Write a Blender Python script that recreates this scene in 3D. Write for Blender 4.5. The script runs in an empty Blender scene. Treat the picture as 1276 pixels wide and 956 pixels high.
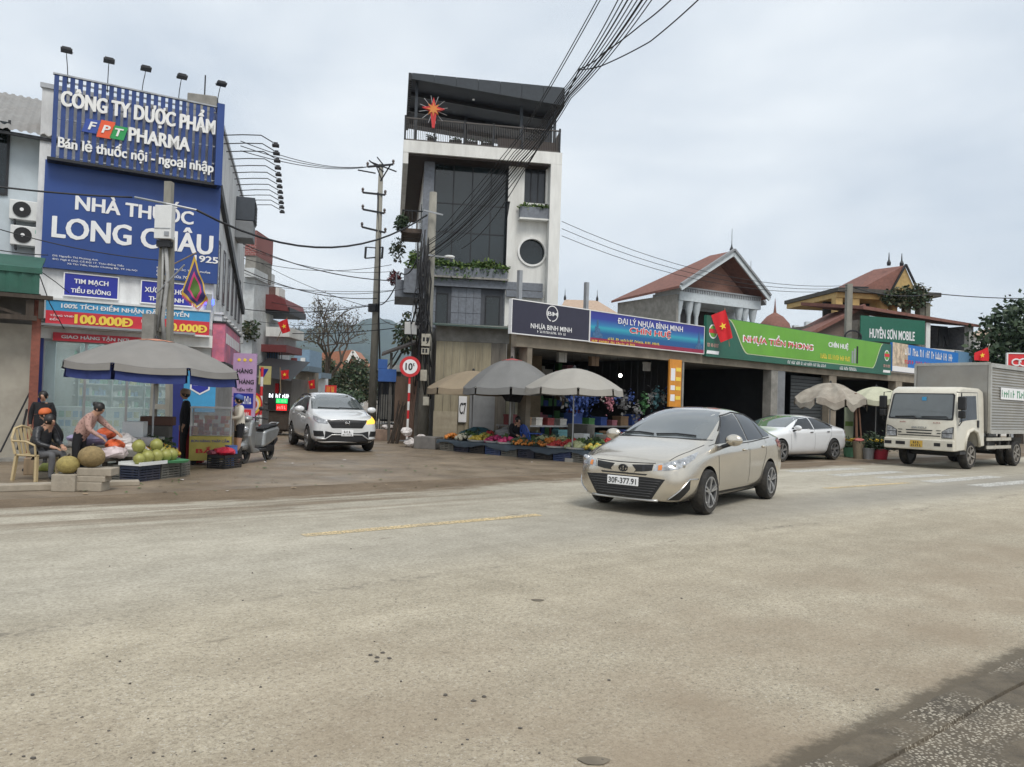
import bpy, bmesh, math, random
from mathutils import Vector, Matrix
from mathutils.bvhtree import BVHTree
random.seed(7)
R = math.radians
RU, RG = random.uniform, random.gauss
SC = bpy.context.scene
COL = SC.collection

# ---------------------------------------------------------------- camera
FPX, ROLL, HY, CAMH = 950.0, R(1.8), 22.0, 1.58
PITCH = math.atan(HY / FPX)
cam_d = bpy.data.cameras.new('camera'); cam = bpy.data.objects.new('camera', cam_d); COL.objects.link(cam)
cam_d.sensor_fit = 'HORIZONTAL'; cam_d.sensor_width = 36.0; cam_d.lens = FPX / 1276 * 36
cam_d.clip_start = 0.1; cam_d.clip_end = 12000
_f = Vector((0, math.cos(PITCH), math.sin(PITCH))); _r = Vector((1, 0, 0)); _u = Vector((0, -math.sin(PITCH), math.cos(PITCH)))
_rr = _r * math.cos(ROLL) + _u * math.sin(ROLL); _uu = _u * math.cos(ROLL) - _r * math.sin(ROLL)
cam.matrix_world = Matrix(((_rr.x, _uu.x, -_f.x, 0), (_rr.y, _uu.y, -_f.y, 0), (_rr.z, _uu.z, -_f.z, CAMH), (0, 0, 0, 1)))
SC.camera = cam
# ---------------------------------------------------------------- sky, sun, exposure
SUN_EL, SUN_AZ = R(56), R(158)          # high soft sun behind cloud, from behind the camera and a little right
W = bpy.data.worlds.new('World'); SC.world = W; W.use_nodes = True
_n = W.node_tree.nodes; _l = W.node_tree.links; _n.clear()
def _nd(t, **k):
    x = _n.new(t)
    for a, b in k.items(): setattr(x, a, b)
    return x
_out = _nd('ShaderNodeOutputWorld'); _bg = _nd('ShaderNodeBackground'); _bg.inputs['Strength'].default_value = 0.10
_sky = _nd('ShaderNodeTexSky', sky_type='NISHITA', sun_disc=False); _sky.sun_elevation = SUN_EL; _sky.sun_rotation = SUN_AZ
_sky.air_density = 1.0; _sky.dust_density = 3.0; _sky.ozone_density = 1.5
_tc = _nd('ShaderNodeTexCoord'); _mp = _nd('ShaderNodeMapping'); _mp.inputs['Scale'].default_value = (1.0, 1.0, 2.6)
_nz = _nd('ShaderNodeTexNoise'); _nz.inputs['Scale'].default_value = 2.1; _nz.inputs['Detail'].default_value = 5; _nz.inputs['Roughness'].default_value = .5; _nz.inputs['Distortion'].default_value = .35
_cr = _nd('ShaderNodeValToRGB')
_cr.color_ramp.elements[0].position = .34; _cr.color_ramp.elements[0].color = (4.55, 5.05, 5.65, 1)
_cr.color_ramp.elements[1].position = .68; _cr.color_ramp.elements[1].color = (6.9, 7.2, 7.4, 1)
_mx = _nd('ShaderNodeMix', data_type='RGBA'); _mx.inputs[0].default_value = .94
_l.new(_tc.outputs['Generated'], _mp.inputs[0]); _l.new(_mp.outputs[0], _nz.inputs['Vector']); _l.new(_nz.outputs['Fac'], _cr.inputs[0])
_l.new(_sky.outputs[0], _mx.inputs[6]); _l.new(_cr.outputs[0], _mx.inputs[7]); _l.new(_mx.outputs[2], _bg.inputs[0]); _l.new(_bg.outputs[0], _out.inputs[0])
sun_d = bpy.data.lights.new('sun', 'SUN'); sun_d.energy = 1.5; sun_d.angle = R(22); sun_d.color = (1, .96, .9)
sun = bpy.data.objects.new('sun', sun_d); COL.objects.link(sun)
_sd = Vector((math.sin(SUN_AZ) * math.cos(SUN_EL), math.cos(SUN_AZ) * math.cos(SUN_EL), math.sin(SUN_EL)))
sun.rotation_euler = _sd.to_track_quat('Z', 'Y').to_euler()
SC.view_settings.view_transform = 'Standard'; SC.view_settings.look = 'None'; SC.view_settings.gamma = 1
SC.view_settings.exposure = 0.58; SC.view_settings.use_curve_mapping = False

# ---------------------------------------------------------------- pixel -> place helpers (photo pixels, 1276 wide)
def ray(u, v):
    x, y = u - 638.0, v - 478.0
    c, s = math.cos(ROLL), math.sin(ROLL)
    x, y = x * c + y * s, -x * s + y * c
    return _r * x + _f * FPX - _u * y
def gnd(u, v, z=0.0):
    r = ray(u, v); t = (z - CAMH) / r.z
    return Vector((r.x * t, r.y * t, z))
def at(u, v, Y):
    r = ray(u, v); t = Y / r.y
    return Vector((r.x * t, Y, CAMH + r.z * t))
class Frame:                      # a vertical facade plane: local x along it, local y into it, z up
    def __init__(s, x, y, deg):
        s.x, s.y, s.a = x, y, R(deg); s.c, s.s = math.cos(s.a), math.sin(s.a)
    def px(s, u, v, off=0.0):     # photo pixel -> (lx, z) on the plane local y = off
        r = ray(u, v); nx, ny = -s.s, s.c
        d0 = nx * s.x + ny * s.y + off
        t = d0 / (nx * r.x + ny * r.y)
        wx, wy = r.x * t - s.x, r.y * t - s.y
        return wx * s.c + wy * s.s, CAMH + r.z * t
    def w(s, lx, ly, z=0.0):
        return Vector((s.x + lx * s.c - ly * s.s, s.y + lx * s.s + ly * s.c, z))
    def l(s, p):
        dx, dy = p[0] - s.x, p[1] - s.y
        return Vector((dx * s.c + dy * s.s, -dx * s.s + dy * s.c, p[2] if len(p) > 2 else 0))

# ---------------------------------------------------------------- materials
MATS = {}
def mat(name, col, rough=.65, metal=0.0, var=.12, scale=6.0, bump=0.0, bscale=None, dirt=0.0, dcol=(.16, .12, .08), spec=.5, emit=0.0, coat=0.0, stretch=(1, 1, 1), alpha=None, detail=6):
    if name in MATS: return MATS[name]
    m = bpy.data.materials.new(name); m.use_nodes = True; MATS[name] = m
    N, L = m.node_tree.nodes, m.node_tree.links
    b = N['Principled BSDF']
    b.inputs['Roughness'].default_value = rough; b.inputs['Metallic'].default_value = metal
    b.inputs['Specular IOR Level'].default_value = spec; b.inputs['Coat Weight'].default_value = coat; b.inputs['Coat Roughness'].default_value = .05
    tc = N.new('ShaderNodeTexCoord'); mp = N.new('ShaderNodeMapping'); mp.inputs['Scale'].default_value = stretch
    L.new(tc.outputs['Object'], mp.inputs[0])
    nz = N.new('ShaderNodeTexNoise'); nz.inputs['Scale'].default_value = scale; nz.inputs['Detail'].default_value = detail; nz.inputs['Roughness'].default_value = .6
    L.new(mp.outputs[0], nz.inputs['Vector'])
    r = N.new('ShaderNodeValToRGB'); r.color_ramp.elements[0].position = .28; r.color_ramp.elements[1].position = .72
    r.color_ramp.elements[0].color = (*[max(0, c * (1 - var)) for c in col], 1); r.color_ramp.elements[1].color = (*[min(1, c * (1 + var)) for c in col], 1)
    L.new(nz.outputs['Fac'], r.inputs[0]); out = r.outputs[0]
    if dirt > 0:
        n2 = N.new('ShaderNodeTexNoise'); n2.inputs['Scale'].default_value = scale * .23 + .3; n2.inputs['Detail'].default_value = 8; n2.inputs['Roughness'].default_value = .7
        L.new(mp.outputs[0], n2.inputs['Vector'])
        r2 = N.new('ShaderNodeValToRGB'); r2.color_ramp.elements[0].position = .45; r2.color_ramp.elements[1].position = .75
        r2.color_ramp.elements[0].color = (0, 0, 0, 1); r2.color_ramp.elements[1].color = (dirt, dirt, dirt, 1)
        L.new(n2.outputs['Fac'], r2.inputs[0])
        mx = N.new('ShaderNodeMix'); mx.data_type = 'RGBA'; L.new(r2.outputs[0], mx.inputs[0]); L.new(out, mx.inputs[6]); mx.inputs[7].default_value = (*dcol, 1)
        out = mx.outputs[2]
    L.new(out, b.inputs['Base Color'])
    if bump > 0:
        n3 = N.new('ShaderNodeTexNoise'); n3.inputs['Scale'].default_value = bscale or scale * 4; n3.inputs['Detail'].default_value = 5
        L.new(mp.outputs[0], n3.inputs['Vector'])
        bp = N.new('ShaderNodeBump'); bp.inputs['Strength'].default_value = bump; bp.inputs['Distance'].default_value = .02
        L.new(n3.outputs['Fac'], bp.inputs['Height']); L.new(bp.outputs[0], b.inputs['Normal'])
    if emit > 0:
        b.inputs['Emission Color'].default_value = (*col, 1); b.inputs['Emission Strength'].default_value = emit
    if alpha is not None: b.inputs['Alpha'].default_value = alpha
    return m
def brickmat(name, c1, c2, cm, sc, bw=.5, bh=.25, ms=.02, rough=.75, bump=.4, axis='XZ', offset=.5):
    if name in MATS: return MATS[name]
    m = mat(name, c1, rough, var=.1); N, L = m.node_tree.nodes, m.node_tree.links; b = N['Principled BSDF']
    tc = N.new('ShaderNodeTexCoord'); sx = N.new('ShaderNodeSeparateXYZ'); cx = N.new('ShaderNodeCombineXYZ'); L.new(tc.outputs['Object'], sx.inputs[0])
    L.new(sx.outputs[axis[0]], cx.inputs[0]); L.new(sx.outputs[axis[1]], cx.inputs[1])
    t = N.new('ShaderNodeTexBrick'); t.inputs['Scale'].default_value = sc; t.inputs['Color1'].default_value = (*c1, 1); t.inputs['Color2'].default_value = (*c2, 1); t.inputs['Mortar'].default_value = (*cm, 1)
    t.inputs['Brick Width'].default_value = bw; t.inputs['Row Height'].default_value = bh; t.inputs['Mortar Size'].default_value = ms; t.offset = offset
    L.new(cx.outputs[0], t.inputs['Vector'])
    nz = N.new('ShaderNodeTexNoise'); nz.inputs['Scale'].default_value = 3; nz.inputs['Detail'].default_value = 6; L.new(tc.outputs['Object'], nz.inputs['Vector'])
    mr = N.new('ShaderNodeMapRange'); mr.inputs[3].default_value = .7; mr.inputs[4].default_value = 1.25; L.new(nz.outputs['Fac'], mr.inputs[0])
    mx = N.new('ShaderNodeMix'); mx.data_type = 'RGBA'; mx.blend_type = 'MULTIPLY'; mx.inputs[0].default_value = 1
    L.new(t.outputs['Color'], mx.inputs[6]); L.new(mr.outputs[0], mx.inputs[7]); L.new(mx.outputs[2], b.inputs['Base Color'])
    bp = N.new('ShaderNodeBump'); bp.invert = True; bp.inputs['Strength'].default_value = bump; bp.inputs['Distance'].default_value = .01
    L.new(t.outputs['Fac'], bp.inputs['Height']); L.new(bp.outputs[0], b.inputs['Normal'])
    return m

# ---------------------------------------------------------------- mesh builder
class MB:
    def __init__(s): s.v, s.f, s.m, s.T = [], [], [], None
    def add(s, vs, fs, mi=0):
        o = len(s.v)
        s.v += [tuple(s.T @ Vector(p)) if s.T else tuple(p) for p in vs]
        s.f += [tuple(i + o for i in f) for f in fs]; s.m += [mi] * len(fs); return s
    def b(s, x0, x1, y0, y1, z0, z1, mi=0):
        return s.add([(x0, y0, z0), (x1, y0, z0), (x1, y1, z0), (x0, y1, z0), (x0, y0, z1), (x1, y0, z1), (x1, y1, z1), (x0, y1, z1)],
                     [(0, 3, 2, 1), (4, 5, 6, 7), (0, 1, 5, 4), (1, 2, 6, 5), (2, 3, 7, 6), (3, 0, 4, 7)], mi)
    def bar(s, p, q, w, h=None, mi=0, up=(0, 0, 1)):        # rectangular bar from p to q
        p, q = Vector(p), Vector(q); h = h or w; d = (q - p).normalized(); upv = Vector(up)
        if abs(d.dot(upv)) > .98: upv = Vector((0, 1, 0))
        a = d.cross(upv).normalized() * w / 2; c = a.cross(d).normalized() * h / 2
        return s.add([p - a - c, p + a - c, p + a + c, p - a + c, q - a - c, q + a - c, q + a + c, q - a + c],
                     [(0, 1, 2, 3), (7, 6, 5, 4), (0, 4, 5, 1), (1, 5, 6, 2), (2, 6, 7, 3), (3, 7, 4, 0)], mi)
    def prism(s, pts, a, b, axis='y', mi=0):                 # polygon (2-D) extruded along an axis
        n = len(pts)
        g = {'y': lambda p, t: (p[0], t, p[1]), 'x': lambda p, t: (t, p[0], p[1]), 'z': lambda p, t: (p[0], p[1], t)}[axis]
        vs = [g(p, a) for p in pts] + [g(p, b) for p in pts]
        fs = [tuple(range(n)), tuple(range(2 * n - 1, n - 1, -1))] + [(i, i + n, (i + 1) % n + n, (i + 1) % n) for i in range(n)]
        return s.add(vs, fs, mi)
    def tube(s, pts, r, n=6, mi=0, cap=True):
        pts = [Vector(p) for p in pts]; rs = r if isinstance(r, (list, tuple)) else [r] * len(pts)
        vs, fs = [], []; prev = None
        for i, p in enumerate(pts):
            d = (pts[min(i + 1, len(pts) - 1)] - pts[max(i - 1, 0)]).normalized()
            if prev is None:
                a = d.cross(Vector((0, 0, 1)))
                if a.length < .05: a = d.cross(Vector((1, 0, 0)))
            else: a = prev - d * prev.dot(d)
            a.normalize(); prev = a; c = d.cross(a)
            vs += [p + (a * math.cos(t) + c * math.sin(t)) * rs[i] for t in [2 * math.pi * k / n for k in range(n)]]
        for i in range(len(pts) - 1):
            fs += [(i * n + k, i * n + (k + 1) % n, (i + 1) * n + (k + 1) % n, (i + 1) * n + k) for k in range(n)]
        if cap: fs += [tuple(range(n - 1, -1, -1)), tuple((len(pts) - 1) * n + k for k in range(n))]
        return s.add(vs, fs, mi)
    def lathe(s, prof, n=16, c=(0, 0, 0), mi=0, axis='z'):
        vs, fs = [], []
        for r, z in prof:
            for k in range(n):
                t = 2 * math.pi * k / n; p = (r * math.cos(t), r * math.sin(t), z)
                if axis == 'y': p = (p[0], p[2], p[1])
                if axis == 'x': p = (p[2], p[0], p[1])
                vs.append((c[0] + p[0], c[1] + p[1], c[2] + p[2]))
        for i in range(len(prof) - 1):
            fs += [(i * n + k, i * n + (k + 1) % n, (i + 1) * n + (k + 1) % n, (i + 1) * n + k) for k in range(n)]
        if prof[0] != prof[-1]: fs += [tuple(range(n - 1, -1, -1)), tuple((len(prof) - 1) * n + k for k in range(n))]
        return s.add(vs, fs, mi)
    def ball(s, c, r, sc=(1, 1, 1), n=10, m=6, mi=0, jit=0):
        vs, fs = [], []
        for i in range(m + 1):
            a = math.pi * i / m
            for k in range(n):
                t = 2 * math.pi * k / n; q = r * (1 + RU(-jit, jit))
                vs.append((c[0] + q * sc[0] * math.sin(a) * math.cos(t), c[1] + q * sc[1] * math.sin(a) * math.sin(t), c[2] - q * sc[2] * math.cos(a)))
        for i in range(m): fs += [(i * n + k, i * n + (k + 1) % n, (i + 1) * n + (k + 1) % n, (i + 1) * n + k) for k in range(n)]
        return s.add(vs, fs, mi)
    def leaf(s, p, sz, mi=0, droop=0, asp=.5):
        d = Vector((RG(0, 1), RG(0, 1), RG(0, .7) - droop)).normalized()
        a = d.cross(Vector((RG(0, 1), RG(0, 1), RG(0, 1)))).normalized() * sz * asp / 2
        p = Vector(p); d = d * sz
        return s.add([p, p + d * .5 + a, p + d, p + d * .5 - a], [(0, 1, 2, 3)], mi)
    def build(s, name, mats, parent=None, smooth=False, bevel=0.0, loc=None, rotz=0.0, merge=False):
        me = bpy.data.meshes.new(name); me.from_pydata(s.v, [], s.f)
        for m in (mats if isinstance(mats, (list, tuple)) else [mats]): me.materials.append(m)
        me.polygons.foreach_set('material_index', s.m)
        if smooth is True: me.polygons.foreach_set('use_smooth', [True] * len(s.f))
        bm = bmesh.new(); bm.from_mesh(me)
        if merge: bmesh.ops.remove_doubles(bm, verts=bm.verts, dist=1e-4)
        bmesh.ops.recalc_face_normals(bm, faces=bm.faces); bm.to_mesh(me); bm.free()
        if smooth == 'auto': me.shade_smooth() if False else _auto(me)
        return link(me, name, parent, bevel, loc, rotz)
def _auto(me, ang=R(38)):
    me.polygons.foreach_set('use_smooth', [True] * len(me.polygons))
    bm = bmesh.new(); bm.from_mesh(me)
    for e in bm.edges:
        if len(e.link_faces) == 2 and e.calc_face_angle(0) > ang: e.smooth = False
    bm.to_mesh(me); bm.free()
def link(me, name, parent=None, bevel=0.0, loc=None, rotz=0.0):
    o = bpy.data.objects.new(name, me); COL.objects.link(o); o.parent = parent
    if loc is not None: o.location = loc
    if rotz: o.rotation_euler = (0, 0, rotz)
    if bevel:
        md = o.modifiers.new('bevel', 'BEVEL'); md.width = bevel; md.segments = 2; md.limit_method = 'ANGLE'; md.angle_limit = R(40)
    return o
def box1(name, box, m, parent=None, **k):
    return MB().b(*box).build(name, m, parent, **k)
def tag(o, label, cat, group=None, kind=None):
    if label: o['label'] = label
    if cat: o['category'] = cat
    if group: o['group'] = group
    if kind: o['kind'] = kind
    return o
def thing(name, label, cat, loc=(0, 0, 0), rotz=0.0, group=None):
    o = bpy.data.objects.new(name, None); COL.objects.link(o); o.empty_display_size = .1
    o.location = loc; o.rotation_euler = (0, 0, rotz)
    return tag(o, label, cat, group)
def fthing(name, label, cat, F, lx=0, ly=0, z=0, group=None):
    return thing(name, label, cat, F.w(lx, ly, z), F.a, group)
def copy_tree(o, parent=None, loc=None, rotz=None):
    c = o.copy(); COL.objects.link(c); c.parent = parent
    if loc is not None: c.location = loc
    if rotz is not None: c.rotation_euler = (0, 0, rotz)
    for ch in [x for x in bpy.data.objects if x.parent == o]: copy_tree(ch, c)
    return c
_FONT = None
def text(s, x0, x1, z0, z1, m, parent, y=-.01, depth=.004, bold=.02, name='lettering', shear=0.0, space=1.0, keep=False):
    """Letters fitted into the box x0..x1, z0..z1 on the parent's local XZ plane, facing -Y."""
    if s[0] == '~':                      # print too small to read in the photograph: rows of letter-sized marks
        ws = [int(q) for q in s[1:].split()]; tot = sum(ws) + len(ws) - 1; cw = (x1 - x0) / tot; x = x0; mb = MB(); rg = random.Random(tot)
        for n in ws:
            for k in range(n):
                a, h = x + cw * .12, z1 - z0; mb.b(a, a + cw * .3, y - depth, y, z0, z1 - h * rg.choice((0, 0, .25)))
                if rg.random() < .7: c = z0 + h * rg.choice((.05, .4, .75)); mb.b(a + cw * .31, a + cw * .74, y - depth, y, c, c + h * .2)
                x += cw
            x += cw
        o = mb.build(name, m, parent); o['kind'] = 'stuff'; return o
    if '\n' in s:                       # one part for each line of print
        ls = s.split('\n'); h = (z1 - z0) / len(ls); cw = (x1 - x0) / max(len(q) for q in ls)
        for i, q in enumerate(ls): text(q.strip(), x0 + (len(q) - len(q.lstrip())) * cw, x0 + len(q) * cw, z1 - (i + .88) * h, z1 - (i + .06) * h, m, parent, y, depth, bold, name, shear, space)
        return
    cu = bpy.data.curves.new(name, 'FONT'); cu.body = s.replace('Đ', 'Ð'); cu.offset = min(bold, .012); cu.shear = shear; cu.space_character = space; cu.align_x = 'LEFT'
    cu.resolution_u = 3; cu.space_line = .95
    o = bpy.data.objects.new('tmp', cu); COL.objects.link(o)
    dg = bpy.context.evaluated_depsgraph_get(); me = bpy.data.meshes.new_from_object(o.evaluated_get(dg))
    bpy.data.objects.remove(o); bpy.data.curves.remove(cu)
    xs = [v.co.x for v in me.vertices]; ys = [v.co.y for v in me.vertices]
    ax, bx, ay, by = min(xs), max(xs), min(ys), max(ys)
    for v in me.vertices:
        v.co = (x0 + (v.co.x - ax) / (bx - ax) * (x1 - x0), y, z0 + (v.co.y - ay) / (by - ay) * (z1 - z0))
    if depth:
        bm = bmesh.new(); bm.from_mesh(me)
        r = bmesh.ops.extrude_face_region(bm, geom=list(bm.faces))
        bmesh.ops.translate(bm, verts=[g for g in r['geom'] if isinstance(g, bmesh.types.BMVert)], vec=(0, -depth, 0))
        bmesh.ops.recalc_face_normals(bm, faces=bm.faces); bm.to_mesh(me); bm.free()
    if bold > .02:                       # heavier strokes: two more passes set a hair apart
        bm = bmesh.new(); bm.from_mesh(me); sx = (x1 - x0) / (bx - ax); base = list(bm.verts) + list(bm.edges) + list(bm.faces)
        for k, d in enumerate((-1, 1)):
            g = bmesh.ops.duplicate(bm, geom=base)['geom']
            bmesh.ops.translate(bm, verts=[q for q in g if isinstance(q, bmesh.types.BMVert)], vec=(d * (bold - .012) * sx, -.0008 * (k + 1), d * .3 * (bold - .012) * sx))
        bm.to_mesh(me); bm.free()
    me.polygons.foreach_set('use_smooth', [False] * len(me.polygons))
    me.materials.clear(); me.materials.append(m)
    return link(me, name, parent)
# ---------------------------------------------------------------- palette
WHITE = mat('white_paint', (.72, .72, .70), .7, dirt=.35, dcol=(.35, .32, .28))
WALLW = mat('white_render', (.72, .72, .69), .85, dirt=.5, dcol=(.36, .34, .30), bump=.1, scale=3, stretch=(1, 1, .22))
PRINTW = mat('white_print', (.78, .78, .78), .5, var=.03)
PRINTY = mat('yellow_print', (.85, .62, .08), .5, var=.05)
PRINTR = mat('red_print', (.62, .03, .035), .5, var=.05)
BLUE = mat('billboard_blue', (.018, .058, .235), .4, var=.16, scale=.9, dirt=.25, dcol=(.06, .08, .14), stretch=(1, 1, .4))
BLUE2 = mat('deep_blue_print', (.02, .03, .30), .45, var=.05)
CYAN = mat('cyan_print', (.05, .30, .55), .5, var=.08)
REDP = mat('red_banner', (.58, .03, .05), .5, var=.08)
DARK = mat('dark_metal', (.022, .023, .026), .5, .3, var=.2)
BLACK = mat('black_rubber', (.012, .012, .013), .7, var=.2)
CABLE = mat('cable_black', (.012, .012, .014), .55, var=.1)
STEEL = mat('steel', (.42, .42, .42), .38, .8, var=.1)
GALV = mat('galvanised', (.36, .37, .38), .45, .7, var=.15, scale=4)
CONC = mat('weathered_concrete', (.27, .26, .235), .9, var=.25, scale=3, bump=.25, dirt=.6, dcol=(.09, .085, .075))
CONCP = mat('pole_concrete', (.26, .25, .215), .9, var=.22, scale=5, bump=.2, dirt=.5, dcol=(.12, .11, .09), stretch=(1, 1, .3))
CONCD = mat('dark_concrete', (.10, .095, .085), .92, var=.3, scale=3, bump=.3)
GREYT = mat('grey_cladding', (.155, .17, .195), .6, var=.22, scale=9, bump=.1, dirt=.3, dcol=(.07, .07, .075))
GLASSD = mat('dark_glass', (.012, .018, .02), .06, var=.2, spec=.6, scale=1)
GLASSB = mat('shop_dark_glass', (.02, .025, .027), .12, var=.3, scale=2)
PLASTW = mat('white_plastic', (.68, .69, .68), .45, var=.05, dirt=.25, dcol=(.3, .28, .24))
WOODD = mat('dark_wood', (.055, .042, .032), .85, var=.35, scale=10, stretch=(1, 1, .15))
WOOD = mat('raw_wood', (.26, .19, .12), .85, var=.3, scale=10, stretch=(1, 1, .15))
RUST = mat('red_oxide_paint', (.23, .075, .05), .75, var=.25, scale=12, dirt=.5, dcol=(.08, .035, .025))
GRASSG = mat('leaf_green', (.055, .105, .025), .55, var=.35, scale=9)
GRASSL = mat('leaf_light_green', (.12, .17, .04), .55, var=.3, scale=9)
LEAFD = mat('leaf_dark_green', (.026, .05, .02), .6, var=.35, scale=9)
LEAFM = mat('leaf_mid_green', (.045, .075, .03), .6, var=.35, scale=9)
LEAFDRY = mat('leaf_olive_dry', (.105, .10, .055), .7, var=.3, scale=9)
BARK = mat('bark', (.085, .068, .052), .95, var=.35, scale=12, bump=.5)
SKIN = mat('skin', (.42, .24, .16), .55, var=.06)
HAIR = mat('hair_black', (.012, .010, .009), .5, var=.3, scale=30)
REDTILE = mat('red_roof_tile', (.20, .09, .068), .8, var=.25, scale=5, bump=.3, dirt=.4, dcol=(.12, .06, .05))
FLAGR = mat('flag_red', (.60, .012, .02), .75, var=.08, scale=3)
FLAGY = mat('flag_yellow', (.85, .60, .05), .75, var=.05)

# ---------------------------------------------------------------- ground and road
ROAD_A = R(38)
RF = Frame(0, 0, 38)              # local x runs along the main road, local y across it
def ground_material():
    m = mat('packed_mud', (.215, .168, .117), .75, var=.26, scale=1.3, bump=.8, bscale=18, dirt=.8, dcol=(.085, .064, .044), detail=9)
    N, L = m.node_tree.nodes, m.node_tree.links; b = N['Principled BSDF']
    tc = N.new('ShaderNodeTexCoord'); nz = N.new('ShaderNodeTexNoise'); nz.inputs['Scale'].default_value = .7; nz.inputs['Detail'].default_value = 6
    L.new(tc.outputs['Object'], nz.inputs['Vector'])
    mr = N.new('ShaderNodeMapRange'); mr.inputs[1].default_value = .35; mr.inputs[2].default_value = .7; mr.inputs[3].default_value = .33; mr.inputs[4].default_value = .85
    L.new(nz.outputs['Fac'], mr.inputs[0]); L.new(mr.outputs[0], b.inputs['Roughness'])
    return m
def road_material():
    m = bpy.data.materials.new('dusty_asphalt'); m.use_nodes = True; N, L = m.node_tree.nodes, m.node_tree.links; b = N['Principled BSDF']
    tc = N.new('ShaderNodeTexCoord'); sp = N.new('ShaderNodeSeparateXYZ'); L.new(tc.outputs['Object'], sp.inputs[0])
    def noise(scale, detail=6, stretch=(1, 1, 1), rough=.6):
        mp = N.new('ShaderNodeMapping'); mp.inputs['Scale'].default_value = stretch; L.new(tc.outputs['Object'], mp.inputs[0])
        n = N.new('ShaderNodeTexNoise'); n.inputs['Scale'].default_value = scale; n.inputs['Detail'].default_value = detail; n.inputs['Roughness'].default_value = rough
        L.new(mp.outputs[0], n.inputs['Vector']); return n.outputs['Fac']
    def ramp(f, p0, p1, c0, c1):
        r = N.new('ShaderNodeValToRGB'); e = r.color_ramp.elements; e[0].position, e[1].position = p0, p1; e[0].color = (*c0, 1); e[1].color = (*c1, 1); L.new(f, r.inputs[0]); return r.outputs[0]
    def mix(f, a, c, bl='MIX'):
        x = N.new('ShaderNodeMix'); x.data_type = 'RGBA'; x.blend_type = bl
        if isinstance(f, float): x.inputs[0].default_value = f
        else: L.new(f, x.inputs[0])
        L.new(a, x.inputs[6])
        if isinstance(c, tuple): x.inputs[7].default_value = (*c, 1)
        else: L.new(c, x.inputs[7])
        return x.outputs[2]
    def mth(op, a, c, cl=False):
        x = N.new('ShaderNodeMath'); x.operation = op; x.use_clamp = cl
        for i, q in enumerate((a, c)):
            if isinstance(q, (int, float)): x.inputs[i].default_value = q
            else: L.new(q, x.inputs[i])
        return x.outputs[0]
    def mr(f, a, b_, c=0, d=1):
        x = N.new('ShaderNodeMapRange'); x.interpolation_type = 'SMOOTHSTEP'; L.new(f, x.inputs[0])
        for i, q in enumerate((a, b_, c, d)): x.inputs[i + 1].default_value = q
        return x.outputs[0]
    base = ramp(noise(.30, 8, (.35, 1.2, 1)), .28, .74, (.325, .302, .253), (.49, .458, .39))     # dust lying in broad bands
    sweep = ramp(noise(1.1, 7, (.16, 1.1, 1), .7), .30, .70, (.82, .81, .79), (1.13, 1.13, 1.12))  # tyre sweeps along the traffic
    out = mix(.75, base, sweep, 'MULTIPLY')
    mott = ramp(noise(2.6, 7), .3, .7, (.84, .83, .81), (1.13, 1.13, 1.13)); out = mix(.85, out, mott, 'MULTIPLY')
    fine = ramp(noise(26, 5, rough=.75), .32, .70, (.66, .65, .63), (1.26, 1.26, 1.26)); out = mix(.8, out, fine, 'MULTIPLY')
    agg = ramp(noise(90, 3, rough=.85), .50, .62, (0, 0, 0), (1, 1, 1))                          # stone showing through on the near lane
    aggm = mth('MULTIPLY', agg, mr(mth('ADD', sp.outputs['Y'], mth('MULTIPLY', noise(.8, 6), 4.0)), 9.6, 4.6))
    out = mix(mth('MULTIPLY', aggm, .62), out, (.125, .11, .09))
    lane = mr(mth('ADD', sp.outputs['Y'], mth('MULTIPLY', noise(.45, 4), .7)), 5.3, 7.4); lc = N.new('ShaderNodeMix'); lc.data_type = 'RGBA'; L.new(lane, lc.inputs[0]); lc.inputs[6].default_value = (1.03, .985, .90, 1); lc.inputs[7].default_value = (.965, .96, .94, 1); out = mix(1.0, out, lc.outputs[2], 'MULTIPLY')
    near = mr(sp.outputs['Y'], 10.5, 4.0)
    pit = mth('MULTIPLY', ramp(noise(42, 2, rough=.5), .60, .66, (0, 0, 0), (1, 1, 1)), near); out = mix(mth('MULTIPLY', pit, .55), out, (.10, .088, .07))
    chip = mth('MULTIPLY', ramp(noise(58, 2, (1.1, 1, 1), .5), .62, .67, (0, 0, 0), (1, 1, 1)), near); out = mix(mth('MULTIPLY', chip, .55), out, (.56, .53, .46))
    seam = mth('ABSOLUTE', mth('SUBTRACT', mth('ADD', sp.outputs['Y'], mth('MULTIPLY', noise(.45, 4), .7)), 6.15), 0)
    seamf = mth('MULTIPLY', mth('MULTIPLY', mr(seam, .13, .01), ramp(noise(11, 5), .46, .6, (0, 0, 0), (1, 1, 1))), ramp(noise(.5, 3), .42, .6, (0, 0, 0), (1, 1, 1)))
    out = mix(mth('MULTIPLY', seamf, .6), out, (.12, .105, .085))
    band = mth('MULTIPLY', mr(mth('ABSOLUTE', mth('SUBTRACT', sp.outputs['Y'], 7.1), 0), 1.2, .2), mr(sp.outputs['X'], 2, 12))
    out = mix(mth('MULTIPLY', band, .5), out, (.185, .175, .155))
    br = mth('MULTIPLY', mr(sp.outputs['Y'], 5.6, 2.4), ramp(noise(.7, 7), .34, .62, (0, 0, 0), (1, 1, 1)))     # brown earth on the near lane
    out = mix(mth('MULTIPLY', br, .7), out, (.25, .195, .135))
    sk2 = ramp(noise(1.6, 3, (1, 4, 1), .4), .72, .75, (0, 0, 0), (1, 1, 1)); out = mix(mth('MULTIPLY', sk2, .5), out, (.14, .115, .085))
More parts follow.
